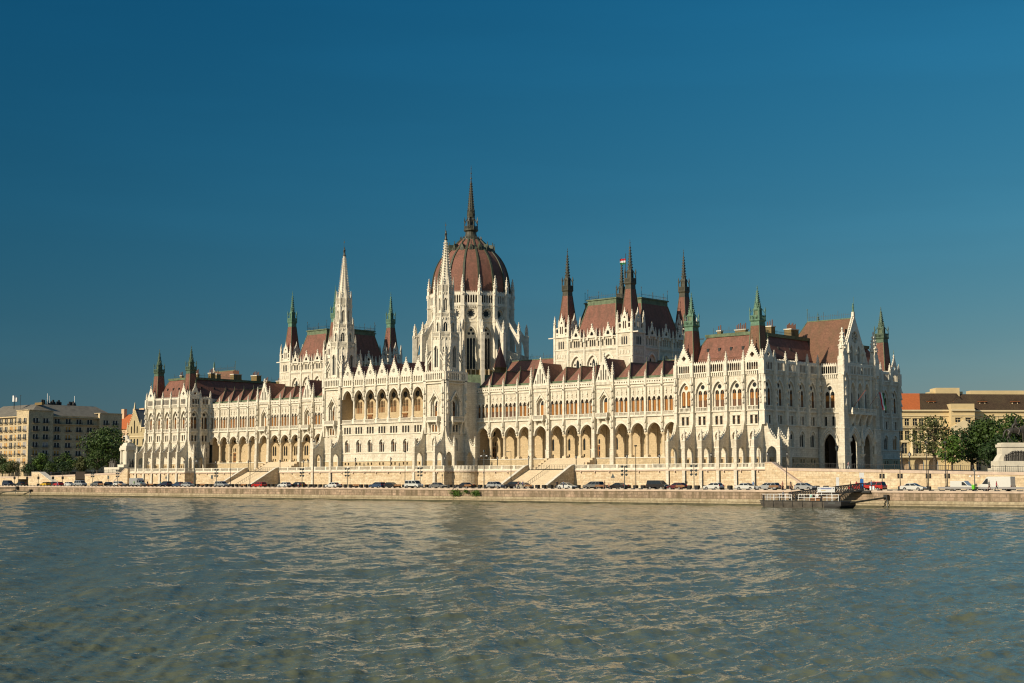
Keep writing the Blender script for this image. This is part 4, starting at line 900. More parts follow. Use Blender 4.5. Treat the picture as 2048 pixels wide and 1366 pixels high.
# ---- dome ----------------------------------------------------------------
DY = 31.5
def dome():
    par = link('dome_drum', bpy.data.meshes.new('dome_drum'), PB); wall = MB(); A = 11.95; n = 16; hh = round(A * math.tan(PI / n), 4)
    tall = arch(0, 2.75, 33.2, 43.6, 46.0, 6); lights = [arch(s * 0.87, 0.72, 33.4, 42.2, 42.8, 3) for s in (-1, 0, 1)] + [circ(-0.62, 44.0, 0.42, 10), circ(0.62, 44.0, 0.42, 10), circ(0, 45.05, 0.4, 10)]
    rose = circ(0, 49.9, 1.45, 16); rf = [foil(0, 49.9, 1.15, 8)]
    for k in range(n):
        an = 2 * PI * k / n; c, s = math.cos(an), math.sin(an); fr = Fr(A * c, DY + A * s, c, s); vis = s < 0.45
        wall.panel(fr, rect(-hh, hh, 20, 53.0), ([tall, rose] if vis else []), 0, 0.45, S)
        if vis:
            wall.panel(fr, tall, lights, -0.45, 0.25, T); wall.panel(fr, rose, rf, -0.4, 0.2, T)
            wall.slab(fr, archring(0, 43.6, 2.75, 46.0, 3.3, 46.6), [], 0, 0.2, T); wall.slab(fr, circ(0, 49.9, 1.75, 16), [circ(0, 49.9, 1.45, 16)], 0, 0.15, T)
            w = MB(); pane(w, fr, 0, 2.8, 33, 46, -0.66, M['glass'])
            for z in np.arange(34.5, 42, 1.2): w.box(fr, -1.3, 1.3, z, z + 0.07, -0.65, -0.6, M['iron'])
            pane(w, fr, 0, 2.7, 48.6, 51.2, -0.55, M['glass']); part('tracery_window', w, par)
        wall.box(fr, -hh, hh, 47.4, 47.65, 0, 0.2, T); wall.box(fr, -hh, hh, 52.2, 52.5, 0, 0.4, T); corbels(wall, fr, -hh + 0.5, hh - 0.5, 51.6, 52.2, 0.35, 0.5, T)
        wall.slab(fr, rect(-hh, hh, 52.5, 56.1), gallery_holes(0, 3.7, 5, 53.1, 55.0, 55.5, 0.66), 0.1, 0.45, T)
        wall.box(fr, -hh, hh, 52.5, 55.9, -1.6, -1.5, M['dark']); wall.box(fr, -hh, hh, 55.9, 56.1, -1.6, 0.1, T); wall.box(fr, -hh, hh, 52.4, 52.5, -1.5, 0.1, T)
        merlons(wall, fr, -hh + 0.2, hh - 0.2, 56.1, 0.65, 0.28, 0.6, T)
        # corner pier, flying buttress
        ac = an + PI / n; c2, s2 = math.cos(ac), math.sin(ac); q = Fr(12.2 * c2, DY + 12.2 * s2, c2, s2)
        wall.box(q, -0.62, 0.62, 20, 48.6, -0.2, 1.3, T); wall.box(q, -0.55, 0.55, 48.6, 56.3, -0.3, 1.05, T)
        for z in (47.3, 52.1, 55.8): wall.box(q, -0.7, 0.7, z, z + 0.3, -0.3, 1.4 if z < 50 else 1.15, T)
        pinnacle(12.8 * c2, DY + 12.8 * s2, 55.9, 61.4, 0.95, par)
        if s2 < 0.75:
            fb = MB(); sf = q.side(0)
            fb.slab(sf, [(1.2, 48.4), (1.2, 46.6), (2.6, 44.4), (3.8, 41.2), (4.3, 38.0), (4.3, 22), (5.4, 22), (5.4, 43.8), (4.4, 43.8)], [], -0.34, 0.34, T)
            fb.slab(sf, [(1.1, 39.5), (1.1, 37.0), (2.6, 36.2), (3.6, 34.6), (4.35, 32.0), (4.35, 38.0), (3, 38.6)], [], -0.26, 0.26, T)
            fb.box(sf, 4.2, 5.5, 43.6, 43.9, -0.6, 0.6, T); fb.box(sf, 4.2, 5.5, 35.6, 35.85, -0.55, 0.55, T); fb.box(sf, 4.25, 5.45, 22, 43.6, -0.5, 0.5, T)
            part('flying_buttress', fb, par); x, y, _ = sf.p(4.85, 0, 0); pinnacle(x, y, 43.9, 47.6, 0.85, par)
    wall.cone(0, DY, 28.0, 31.5, 17.8, 16.8, 32, M['copper']); wall.cone(0, DY, 31.5, 33.2, 13.8, 13.6, 32, M['chimney'])
    for k in range(64):
        an = 2 * PI * k / 64; wall.sq(13.9 * math.cos(an), DY + 13.9 * math.sin(an), 31.4, 33.4, 0.16, 0.16, M['column'], an)
    par.data = wall.mesh('dome_drum')
    # shell
    D = MB(); cs = 1 / math.cos(PI / n)
    prof = [(55.9, 11.75), (57.8, 11.72), (59.6, 11.6), (61.4, 11.35), (63, 11.0), (64.6, 10.5), (66.2, 9.8), (67.6, 8.95), (68.8, 8.0), (69.9, 6.95), (71, 5.85), (72, 4.8), (72.9, 3.9), (73.5, 3.3), (74.0, 2.6)]
    for (z0, r0), (z1, r1) in zip(prof, prof[1:]): D.cone(0, DY, z0, z1, r0 * cs * 0.992, r1 * cs * 0.992, n, M['roof'], PI / n, cap=False)
    par2 = part('dome', D, PB)
    for k in range(n):
        ac = 2 * PI * k / n + PI / n; c2, s2 = math.cos(ac), math.sin(ac); r_ = MB()
        for (z0, r0), (z1, r1) in zip(prof[:-1], prof[1:]):
            w0, w1 = 0.19 + 0.1 * r0 / 11.7, 0.19 + 0.1 * r1 / 11.7; q = []
            for z, r, w in ((z0, r0 * cs, w0), (z1, r1 * cs, w1)):
                for dr, sgn in ((-0.15, -1), (0.2, -1), (0.2, 1), (-0.15, 1)): q.append(((r + dr) * c2 - sgn * w * s2, DY + (r + dr) * s2 + sgn * w * c2, z))
            for a, b in ((0, 1), (1, 2), (2, 3)): r_.face([q[a], q[b], q[b + 4], q[a + 4]], M['rib'])
        part('rib', r_, par2)
        # crown of lucarnes
        an = 2 * PI * k / n; c, s = math.cos(an), math.sin(an); L_ = MB(); fr = Fr(6.9 * c, DY + 6.9 * s, c, s)
        L_.slab(fr, [(-0.55, 69.6), (0.55, 69.6), (0.55, 70.4), (0, 71.7), (-0.55, 70.4)], [], -1.4, 0.35, M['rib']); L_.box(fr, -0.25, 0.25, 69.8, 70.5, 0.3, 0.38, M['iron'])
        x, y, _ = fr.p(0, 0, 0.1); L_.sq(x, y, 71.5, 72.4, 0.1, 0.05, M['rib']); L_.ball(x, y, 72.3, 0.17, 0.17, 0.12, M['rib'], 6, 4)
        x, y, _ = fr.p(0.95, 0, 0.0); L_.sq(x, y, 69.5, 70.6, 0.16, 0.04, M['rib'])
        x, y, _ = fr.p(-0.95, 0, 0.0); L_.sq(x, y, 69.5, 70.6, 0.16, 0.04, M['rib']); part('lucarne', L_, par2)
    B = M['bronze']; ln = MB()
    ln.lathe(0, DY, [(73.4, 3.4), (73.8, 3.3), (74.1, 2.5), (74.7, 1.95), (75.3, 1.7), (76.0, 1.65), (76.4, 2.2), (76.8, 2.25), (76.8, 0.5)], 16, B)
    for k in range(24): an = 2 * PI * k / 24; ln.sq(3.25 * math.cos(an), DY + 3.25 * math.sin(an), 73.8, 74.5, 0.12, 0.03, B, an)
    for k in range(8):
        an = 2 * PI * k / 8 + PI / 8; c, s = math.cos(an), math.sin(an)
        ln.bar((2.1 * c, DY + 2.1 * s, 76.6), (2.1 * c, DY + 2.1 * s, 79.4), (0.14, 0.1), B); ln.sq(2.1 * c, DY + 2.1 * s, 79.2, 80.6, 0.16, 0.02, B, an)
        ln.bar((2.1 * c, DY + 2.1 * s, 78.6), (1.0 * c, DY + 1.0 * s, 80.4), 0.1, B); ln.bar((1.05 * c, DY + 1.05 * s, 76.8), (1.0 * c, DY + 1.0 * s, 81.5), 0.17, B)
        a2 = an + PI / 8; fr = Fr(1.95 * math.cos(a2), DY + 1.95 * math.sin(a2), math.cos(a2), math.sin(a2)); balustrade(ln, fr, -0.8, 0.8, 76.8, 77.8, 0, B, 0.26, 0.12)
        ln.slab(Fr(1.0 * math.cos(a2), DY + 1.0 * math.sin(a2), math.cos(a2), math.sin(a2)), [(-0.5, 80.6), (0.5, 80.6), (0, 82.9)], [], -0.2, 0.15, B)
    ln.oct(0, DY, 76.8, 81.6, 0.62, 0.55, M['iron']); part('lantern', ln, par2)
    sp = MB(); sp.oct(0, DY, 81.2, 81.6, 1.2, 1.25, B); sp.oct(0, DY, 81.6, 91.9, 1.02, 0.16, B)
    for k in range(8):
        an = 2 * PI * k / 8 + PI / 8
        for j in range(1, 13): f = j / 13.5; r = (1.02 * (1 - f) + 0.16 * f) * 1.08; sp.sq((r + 0.05) * math.cos(an), DY + (r + 0.05) * math.sin(an), 81.6 + 10.3 * f, 81.95 + 10.3 * f, 0.09, 0.1, B, an)
    sp.bar((0, DY, 91.8), (0, DY, 96.6), (0.13, 0.04), M['rail'])
    for z, r in ((92.6, 0.32), (94.2, 0.24), (95.8, 0.16)): sp.ball(0, DY, z, r, r, r * 0.9, M['rail'], 8, 5)
    part('spire', sp, par2)
dome()

# ---- the two chamber halls ------------------------------------------------
def chamber(sg):
    cx = sg * 59.73; par = link('chamber_hall', bpy.data.meshes.new('chamber_hall'), PB); wall = MB(); hx, hy = 13.4, 14.4
    dark = sg > 0; cop = M['bronze'] if dark else M['copper_light']
    for nx, ny, half in ((0, -1, hx), (1, 0, hy), (-1, 0, hy), (0, 1, hx)):
        fr = Fr(cx + nx * (hx if nx else 0), DY + ny * hy, nx, ny); L = 8.3 if ny else 9.2; p = L * 2 / 3
        vis = (ny < 0) or nx > 0
        for k in (-1, 0, 1):
            u = round(k * p, 3); ph = round(p / 2, 3)
            big = arch(0, 3.6, 26, 31.6, 34.2, 6)
            g3 = [arch(s, 0.52, 36.55, 38.0, 38.4, 3) for s in (-0.75, 0, 0.75)] + [arch(s, 0.52, 36.55, 38.0, 38.4, 3) for s in (-2.05, 2.05)]
            if vis:
                wall.panel(fr, rect(-ph, ph, 22, 39.0), [big] + g3, 0, 0.5, S, u)
                lights = [arch(-1.05, 0.8, 26, 30.2, 31.0, 3), arch(0, 1.0, 26, 32.2, 33.3, 4), arch(1.05, 0.8, 26, 30.2, 31.0, 3), circ(-1.0, 31.9, 0.34, 8), circ(1.0, 31.9, 0.34, 8)]
                wall.panel(fr, big, lights, -0.4, 0.2, T, u); wall.slab(fr, archring(u, 31.6, 3.6, 34.2, 4.2, 34.8), [], 0, 0.2, T)
                w = MB(); pane(w, fr, u, 3.4, 26, 34, -0.55, M['glass']); part('tracery_window', w, par)
                w = MB(); pane(w, fr, u, 4.8, 36.5, 38.5, -0.48, M['dark']); part('arcade_opening', w, par)
                gh = [[(round(u + a, 3), b) for a, b in foil(0, 39.9, 0.62, 3, PI / 2)]]
                g = MB(); gable_mb(g, fr, u, 1.55, 38.95, 42.0, 0.0, 0.34, gh, T, 5, 0.2); g.box(fr, u - 0.7, u + 0.7, 39.2, 40.6, -0.3, -0.2, M['iron']); part('gable', g, par)
                for s in (-1.5, 1.5): x, y, _ = fr.p(u + s, 0, 0.2); pinnacle(x, y, 38.9, 41.5, 0.42, par)
                if k < 1: x, y, _ = fr.p(u + p / 2, 0, 0.2); pinnacle(x, y, 38.4, 41.2, 0.5, par)
            else: wall.panel(fr, rect(-ph, ph, 22, 39.0), [], 0, 0.5, S, u)
        for z, d in ((35.7, 0.25), (38.85, 0.35)): wall.box(fr, -L, L, z, z + 0.22, 0, d, T)
        corbels(wall, fr, -L, L, 35.3, 35.7, 0.2, 0.4, T)
        for k in (-1, 1):
            if abs(k): wall.box(fr, k * p / 2 - 0.22, k * p / 2 + 0.22, 24, 38.9, 0, 0.3, T)
    wall.box(Fr(cx, DY, 0, -1), -hx + 0.3, hx - 0.3, 38.6, 38.9, -hy + 0.3, hy - 0.3, M['gallery'])
    for sx in (-1, 1):
        for sy in (-1, 1):
            X, Y = cx + sx * 10.92, DY + sy * 11.87; a = 2.68
            wall.sq(X, Y, 22, 39.7, a, a, S)
            for nx, ny in ((0, -1), (1, 0), (-1, 0), (0, 1)):
                fr = Fr(X + nx * a, Y + ny * a, nx, ny)
                for k, s in enumerate((-0.75, 0, 0.75)):
                    lit = arch(s, 0.42, 36.45, 38.2, 38.6, 3); wall.slab(fr, lit, [], 0.0, 0.03, M['iron'])
                for z, d in ((36.0, 0.16), (39.5, 0.28), (33.2, 0.1)): wall.box(fr, -a - 0.1, a + 0.1, z, z + 0.24, 0, d, T)
                for s in (-1.5, -0.5, 0.5, 1.5): wall.box(fr, s - 0.14, s + 0.14, 34.0, 34.9, 0, 0.16, T)
                for u in (-a + 0.3, a - 0.3): wall.box(fr, u - 0.3, u + 0.3, 24, 43.0, 0.02, 0.14, T)
                # open crown
                o = MB(); o.slab(fr, [(-2.6, 39.75), (2.6, 39.75), (2.6, 42.3), (0.95, 42.3), (0.95, 43.4), (0, 45.6), (-0.95, 43.4), (-0.95, 42.3), (-2.6, 42.3)],
                       [arch(-1.55, 0.75, 40.9, 41.7, 42.05, 3), arch(1.55, 0.75, 40.9, 41.7, 42.05, 3), arch(-0.34, 0.42, 40.6, 42.3, 42.7, 3), arch(0.34, 0.42, 40.6, 42.3, 42.7, 3), foil(0, 43.6, 0.34, 3, PI / 2), circ(-1.55, 40.3, 0.2, 6), circ(1.55, 40.3, 0.2, 6)], -0.42, -0.08, T)
                crockets(o, fr.p(-0.95, 43.4, -0.25), fr.p(0, 45.6, -0.25), 3, 0.18, T); crockets(o, fr.p(0.95, 43.4, -0.25), fr.p(0, 45.6, -0.25), 3, 0.18, T)
                x, y, _ = fr.p(0, 0, -0.25); o.sq(x, y, 45.4, 46.3, 0.14, 0.04, T)
                for u in (-1.0, 1.0): x, y, _ = fr.p(u, 0, -0.2); o.sq(x, y, 42.2, 44.6, 0.2, 0.03, T)
                part('turret_crown', o, par)
            for dx in (-1, 1):
                for dy in (-1, 1): wall.sq(X + dx * 2.45, Y + dy * 2.45, 39.7, 42.4, 0.36, 0.32, T); pinnacle(X + dx * 2.45, Y + dy * 2.45, 42.3, 45.6, 0.6, par)
            gg = Fr(X, Y, sx, 0); wall.box(gg, -sy * 0 - 0.14 + sy * sx * 2.6, 0.14 + sy * sx * 2.6, 39.45, 39.75, 2.6, 4.6, T)
            spire_turret(par, X, Y, 39.6, 2.12, 51.2, 0.95, 64.6 if dark else 63.2, M['roof'], M['rib'] if dark else M['copper'], cop, cop, 'spire', 1.22)
    par.data = wall.mesh('chamber_hall')
    r = MB()
    def arm(bx, by, tx, ty):
        z0, z1, z2 = 38.9, 48.2, 49.4
        mansard(r, cx - bx, cx + bx, DY - by, DY + by, z0, bx - tx, by - ty, z1, M['roof'])
        r.box(Fr(cx, DY, 0, -1), -tx - 0.02, tx + 0.02, z1 - 0.05, z2, -ty - 0.02, ty + 0.02, M['copper'] if not dark else M['copper'])
        r.box(Fr(cx, DY, 0, -1), -tx - 0.3, tx + 0.3, z2, z2 + 0.3, -ty - 0.3, ty + 0.3, M['copper'])
        for sx in (-1, 1):
            for sy in (-1, 1): r.bar((cx + sx * bx, DY + sy * by, z0), (cx + sx * tx, DY + sy * ty, z1), 0.14, M['copper'])
    arm(7.0, 13.2, 4.9, 10.4); arm(12.3, 8.1, 9.8, 5.75)
    part('roof', r, par); rl = MB(); z = 49.65
    pts = [(-4.9, -10.4), (4.9, -10.4), (4.9, -5.75), (9.8, -5.75), (9.8, 5.75), (4.9, 5.75), (4.9, 10.4), (-4.9, 10.4), (-4.9, 5.75), (-9.8, 5.75), (-9.8, -5.75), (-4.9, -5.75)]
    for a, b in zip(pts, pts[1:] + pts[:1]):
        railing(rl, (cx + a[0], DY + a[1], z), (cx + b[0], DY + b[1], z), 1.2, M['rail'], 0.6); rl.bar((cx + a[0], DY + a[1], z), (cx + a[0], DY + a[1], z + 3.0), 0.05, M['rail']); rl.ball(cx + a[0], DY + a[1], z + 2.7, 0.14, 0.14, 0.12, M['rail'], 6, 4)
    part('roof_railing', rl, par)
for sg in (1, -1): chamber(sg)

# ---- inner halls between dome, chambers and pavilions -------------------------
for sg in (1, -1):
    F = Fr(0, DY, 0, -1)
    for a, b, zt in ((20.5, 46.5, 35.3), (73, 100, 32.5)):
        h = MB()
        x0, x1 = sorted((sg * a, sg * b)); h.box(F, x0, x1, 4, 27.5, -9.5, 9.5, S)
        y0, y1 = DY - 10, DY + 10
        h.face([(x0, y0, 27.5), (x1, y0, 27.5), (x1, y0 + 6.5, zt), (x0, y0 + 6.5, zt)], M['roof']); h.face([(x0, y1, 27.5), (x1, y1, 27.5), (x1, y1 - 6.5, zt), (x0, y1 - 6.5, zt)], M['roof'])
        h.face([(x0, y0 + 6.5, zt), (x1, y0 + 6.5, zt), (x1, y1 - 6.5, zt), (x0, y1 - 6.5, zt)], M['copper'])
        h.bar((x0, y0 + 6.5, zt + 0.1), (x1, y0 + 6.5, zt + 0.1), 0.16, M['copper'])
        o = part('inner_hall', h, PB)
    rl = MB()
    railing(rl, (sg * 19, DY - 3.2, 35.4), (sg * 46, DY - 3.2, 35.4), 1.2, M['rail']); railing(rl, (sg * 75, DY - 3.2, 32.6), (sg * 99, DY - 3.2, 32.6), 1.2, M['rail'])
    rl.bar((sg * 40, DY - 3.2, 35.4), (sg * 40, DY - 3.2, 39.6), 0.06, M['rail']); rl.ball(sg * 40, DY - 3.2, 39, 0.16, 0.16, 0.16, M['rail'], 6, 4)
    part('roof_railing', rl, o)
    if sg < 0:
        for x, y in ((-97, 30), (-94, 33), (-83, 29)): chimney(o, x, y, 32, 3.0, 0.9, 0.7, 2); flues(o, x, y, 35.2, 0.7, 2)
    # pyramid-roofed stair turret beside the dome
    t = MB(); X, Y = sg * 22.2, 21.0; t.sq(X, Y, 20, 32.8, 1.2, 1.2, M['chimney']); t.sq(X, Y, 32.8, 33.1, 1.35, 1.4, M['chimney']); t.sq(X, Y, 33.1, 39.4, 1.36, 0.04, M['roof'])
    part('stair_turret', t, PB)
    c = MB(); c.face([(sg * 8, 12, 26.5), (sg * 25.2, 12, 26.5), (sg * 25.2, 21, 28.2), (sg * 8, 21, 28.2)], M['copper_mid']); part('low_roof', c, PB)
# ------------------------------------------------------------------ setting
M['asphalt'] = mat('asphalt', (0.085, 0.08, 0.07), 0.9, var=0.3, scale=0.4)
M['paving'] = mat('paving', (0.27, 0.24, 0.19), 0.9, var=0.3, scale=0.3)
M['algae'] = mat('wet_algae_stone', (0.075, 0.068, 0.035), 0.5, var=0.6, scale=0.6)
M['kerb'] = mat('kerb_stone', (0.40, 0.35, 0.28), 0.85, var=0.3)
def zst(X):
    a = max(0.0, abs(X) - 128) / 62.0
    return 3.72 - 1.32 * min(a, 1.0)
def seg(a, b):
    L = math.hypot(b[0] - a[0], b[1] - a[1]); ux, uy = (b[0] - a[0]) / L, (b[1] - a[1]) / L
    return Fr(a[0], a[1], uy, -ux), L
FW = Fr(0, 0, 0, -1)
g = MB()
xs = [-1500, -300, -190, -175, -160, -145, -128, -126.6, 126.6, 128, 145, 160, 175, 190, 300, 1500]
for a, b in zip(xs, xs[1:]):
    y0 = -3.9 if abs((a + b) / 2) > 127 else 2.0
    g.face([(a, y0, zst(a)), (b, y0, zst(b)), (b, 1800, zst(b)), (a, 1800, zst(a))], M['paving'])
tag(ob('ground', g), kind='structure')
g = MB(); g.face([(-1500, -44.9, -0.9), (1500, -44.9, -0.9), (1500, -3.0, -0.9), (-1500, -3.0, -0.9)], M['asphalt'])
tag(ob('road', g), kind='structure')
g = MB(); g.box(FW, -1500, 1500, -0.9, -0.76, 5.0, 9.6, M['paving'])
tag(ob('pavement', g), kind='structure')
# quay wall
q = MB(); q.box(FW, -900, 900, -2.55, -1.12, 44.2, 45.0, M['quay']); q.box(FW, -900, 900, -4.6, -2.55, 44.2, 45.55, M['quay_foot'])
QW = tag(ob('quay_wall', q), 'long pinkish stone quay wall rising straight out of the river', 'wall')
q = MB(); q.box(FW, -900, 900, -1.12, -0.78, 44.1, 45.12, M['pink'])
for k in range(-60, 61): q.box(FW, k * 7.0 - 0.15, k * 7.0 + 0.15, -2.5, -1.14, 44.9, 45.03, M['quay'])
ob('coping', q, QW)
q = MB(); q.box(FW, -900, 900, -3.1, -2.95, 45.5, 45.68, M['quay_foot']); q.box(FW, -900, 900, -4.6, -3.42, 45.5, 45.9, M['algae']); ob('footing_ledge', q, QW)
q = MB()
for k in range(-110, 140): q.box(FW, k * 2.0, k * 2.0 + 0.95, -0.78, -0.6, 43.9, 44.3, M['kerb'])
o = tag(ob('kerb_blocks', q), kind='structure'); o.name = 'kerb'

# terrace in front of the parliament
def arc_pts(cx, cy, r, a0, a1, n): return [(cx + r * math.cos(R_(a0 + (a1 - a0) * j / n)), cy + r * math.sin(R_(a0 + (a1 - a0) * j / n))) for j in range(n + 1)]
half = [(0, -8.1), (29.2, -8.1), (29.2, -4.8)] + arc_pts(29.2, -0.2, 4.6, -90, 0, 7)[1:] + [(33.8, 0), (51.6, 0), (67.8, 0), (95.4, 0), (95.4, -4.0), (127.6, -4.0)]
line = [(-x, y) for x, y in half[::-1]][:-1] + half[0:]
TW = tag(ob('terrace_wall', MB()), 'high cream retaining wall with balustrade below the parliament', 'wall')
tw = MB(); cop = MB(); bal = MB()
for a, b in zip(line, line[1:]):
    if abs(a[0] - b[0]) < 1e-6 and abs(a[1] - b[1]) < 1e-6: continue
    fr, L = seg(a, b)
    e = 0.012 if abs(a[0] - b[0]) < 1e-6 else 0.0
    tw.box(fr, e, L - e, -0.9, 3.3, -1.0, e * 0.3, M['terrace']); tw.box(fr, e, L - e, -0.9, -0.1, -0.9, 0.14 + e, M['terrace'])
    mid = (a[0] + b[0]) / 2
    if abs(abs(mid) - 59.7) < 1: continue
    cop.box(fr, -0.1 + e, L + 0.1 - e, 3.3, 3.62 + e * .2, -1.0, 0.26 + e, M['pink']); cop.box(fr, e, L - e, 3.62, 3.9 - e, -1.0, 0.1 + e, M['trim'])
    n = max(1, int(round(L / 4.9)))
    for j in range(n):
        u0, u1 = L * j / n, L * (j + 1) / n
        balustrade(bal, fr, u0 + 0.3, u1 - 0.3, 3.9, 4.95, 0.0, M['trim'], 0.36, 0.3)
        for uu in (u0, u1 - 0.3): bal.box(fr, uu, uu + 0.3, 3.9, 5.0, -0.34, 0.05, M['trim'])
    if L > 2:
        for j in range(n): u = L * (j + 0.5) / n; cop.box(fr, u - 0.12, u + 0.12, 2.9, 3.3, 0, 0.4, M['pink'])
for i, X in enumerate((-29.2, 29.2)): pass
TW.data = tw.mesh('terrace_wall'); ob('cornice', cop, TW); ob('balustrade', bal, TW)
f = MB(); pl = line + [(127.6, 10), (-127.6, 10)]
tri = geometry.tessellate_polygon([[Vector((x, y, 0)) for x, y in pl]]); 
for t in tri: f.face([(pl[i][0], pl[i][1], 3.86) for i in t], M['paving'])
ob('terrace_floor', f, TW)
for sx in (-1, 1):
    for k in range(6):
        x = sx * 112.0 + (k - 2.5) * 4.804; m = MB(); m.box(FW, x + .46, x + .66, -0.5, 3.3, 4.0, 4.2, M['iron']); ob('pier_shade_strip', m, TW)  # thin dark boxes added to stand for the shadow line right of each pier
    for x in (17.3, 25.7): m = MB(); m.box(FW, sx * x + .5, sx * x + .7, -0.5, 3.3, 8.1, 8.3, M['iron']); ob('pier_shade_strip', m, TW)  # same added shadow lines on the central terrace
# slanted ends of the terrace
for s in (-1, 1):
    e = MB(); fr = FW
    e.slab(fr, [(s * 127.6, -0.9), (s * 137.8, -0.9), (s * 137.2, -0.1), (s * 129.2, 4.95), (s * 127.6, 4.95)], [], 3.5, 4.9, M['terrace'])
    e.slab(fr, [(s * 137.8, -0.3), (s * 137.5, 0.1), (s * 129.3, 5.12), (s * 127.6, 5.12), (s * 127.6, 4.92), (s * 129.2, 4.92), (s * 137.3, -0.3)], [], 3.2, 5.0, M['pink'])
    o = tag(ob('ramp_wall', e), 'slanted cream stair wall ending the terrace beside the ' + ('right' if s > 0 else 'left') + ' pavilion', 'wall')
# river stairs with their parapets
def stairs(sg):
    x0, x1 = sorted((sg * 51.9, sg * 67.5)); r = link('river_stairs', bpy.data.meshes.new('river_stairs')); m = MB()
    n = 28
    for j in range(n): z = 3.86 - (j + 1) * 4.7 / n; y = -0.36 * (j + 1) + 0.0; m.box(FW, x0 + 0.02, x1 - 0.02, -0.9 - 0.0, z, -y - 0.36, -y, M['step'])
    r.data = m.mesh('river_stairs')
    for xx in (x0, x1):
        p = MB(); sf = FW.side(xx); p.slab(sf, [(0, -0.9), (10.6, -0.9), (10.6, -0.2), (9.9, 0.1), (1.2, 4.7), (0.02, 4.95)], [], -0.42, 0.42, M['terrace']); p.slab(sf, [(10.65, -0.2), (10.0, 0.18), (1.2, 4.85), (0.0, 5.1), (0.0, 4.93), (1.2, 4.68), (9.9, 0.08), (10.6, -0.3)], [], -0.48, 0.48, M['trim']); ob('parapet', p, r)
    u = MB(); n = 17
    for j in range(n): z = 3.87 + (n - j) * 2.9 / n; u.box(FW, x0 + 0.3, x1 - 0.3, 3.87, z, -8.0 + j * 0.32, -8.0 + (j + 1) * 0.32, M['step'])
    ob('upper_flight', u, r)
    for xx in (x0, x1):
        b = MB()
        for j in range(5): b.box(FW, xx - 0.5, xx + 0.5, 3.87, 6.8 - j * 0.6, -8 + j * 1.1, -8 + (j + 1) * 1.1, M['terrace'])
        ob('stepped_wall', b, r)
    b = MB()
    for j in range(int((x1 - x0 - 1) / 0.9)): xx = x0 + 0.6 + j * 0.9; b.box(FW, xx, xx + 0.05, 3.88, 5.0, -0.6, -0.55, M['rail'])
    for z in (3.95, 4.45, 4.95): b.box(FW, x0 + 0.5, x1 - 0.5, z, z + 0.05, -0.6, -0.55, M['rail'])
    ob('gate', b, r)
    h = MB(); xm = (x0 + x1) / 2
    h.bar((xm, -0.2, 4.8), (xm, -9.8, 0.1), 0.05, M['iron'])
    for j in range(14): t = j / 13; h.bar((xm, -0.2 - 9.6 * t, 4.8 - 4.7 * t), (xm, -0.2 - 9.6 * t, 3.7 - 4.6 * t), 0.035, M['iron'])
    ob('handrail', h, r)
    tag(r, 'broad stone stairs climbing to the terrace, ' + ('right of' if sg > 0 else 'left of') + ' the central towers', 'stairs', 'river stairs')
for sg in (1, -1): stairs(sg)

# embankment walls either side, with iron fences
def embank(x0, x1, name, label, step=12.0, gaps=()):
    w = MB(); c = MB(); xs = sorted({x0, x1} | {x for x in np.arange(math.ceil(x0 / step) * step, x1, step)} | {g_ for gp in gaps for g_ in gp})
    for a, b in zip(xs, xs[1:]):
        if any(p <= (a + b) / 2 <= q_ for p, q_ in gaps): continue
        za, zb = zst(a) + 0.05, zst(b) + 0.05
        w.slab(FW, [(a, -0.9), (b, -0.9), (b, zb - 0.5), (a, za - 0.5)], [], 3.3, 4.1, M['terrace']); w.slab(FW, [(a, -0.9), (b, -0.9), (b, -0.35), (a, -0.35)], [], 3.4, 4.25, M['terrace'])
        c.slab(FW, [(a, za - 0.5), (b, zb - 0.5), (b, zb + 0.1), (a, za + 0.1)], [], 3.2, 4.2, M['pink'])
    o = tag(ob(name, w), label, 'wall'); ob('coping', c, o)
    f = MB()
    for a, b in zip(xs, xs[1:]):
        if any(p <= (a + b) / 2 <= q_ for p, q_ in gaps): continue
        n = max(1, int((b - a) / 0.42))
        for j in range(n):
            x = a + (b - a) * j / n; z = zst(x) + 0.14; f.box(FW, x - 0.018, x + 0.018, z, z + 1.15, 3.6, 3.64, M['iron'])
            if j % 6 == 0: f.box(FW, x - 0.05, x + 0.05, z, z + 1.3, 3.58, 3.66, M['iron'])
        for dz in (0.15, 1.05): f.slab(FW, [(a, zst(a) + dz + 0.12), (b, zst(b) + dz + 0.12), (b, zst(b) + dz + 0.2), (a, zst(a) + dz + 0.2)], [], 3.59, 3.65, M['iron'])
    return o, f
o, f = embank(127.7, 420, 'embankment_wall', 'long cream embankment wall with pink coping behind the white vans', 12.0)
tag(ob('iron_fence', f), 'black iron railing on top of the wall right of the parliament', 'fence')
for x in (144, 187): 
    pass
s = MB(); s.slab(FW, [(187.3, -0.9), (203, -0.9), (203, zst(203) + .2), (196.5, zst(196) + .2), (188.0, -0.35)], [], 4.3, 6.2, M['terrace']); ob('stair_wall', s, o)
o, f = embank(-420, -128.6, 'embankment_wall', 'cream embankment wall with dark openings below the apartment block', 12.0, gaps=((-162.4, -156.0), (-202.8, -195.4)))
tag(ob('iron_fence', f), 'black iron railing on the wall left of the parliament', 'fence')
d = MB()
for a, b, zt in ((-162.4, -156.0, 3.2), (-202.8, -195.4, 1.5)):
    d.box(FW, a - 0.2, b + 0.2, -0.9, zt, -9, -8.8, M['dark']); d.box(FW, a - 0.2, a, -0.9, zt, -8.8, 3.2, M['terrace']); d.box(FW, b, b + 0.2, -0.9, zt, -8.8, 3.2, M['terrace'])
    zt2 = zst(a) + 0.15; d.box(FW, a, b, zt if zt < 2 else 1.4, zt2 + 1.0 if zt > 2 else zt2, 3.25, 3.95, M['dark'] if zt > 2 else M['terrace'])
ob('underpass', d, o)
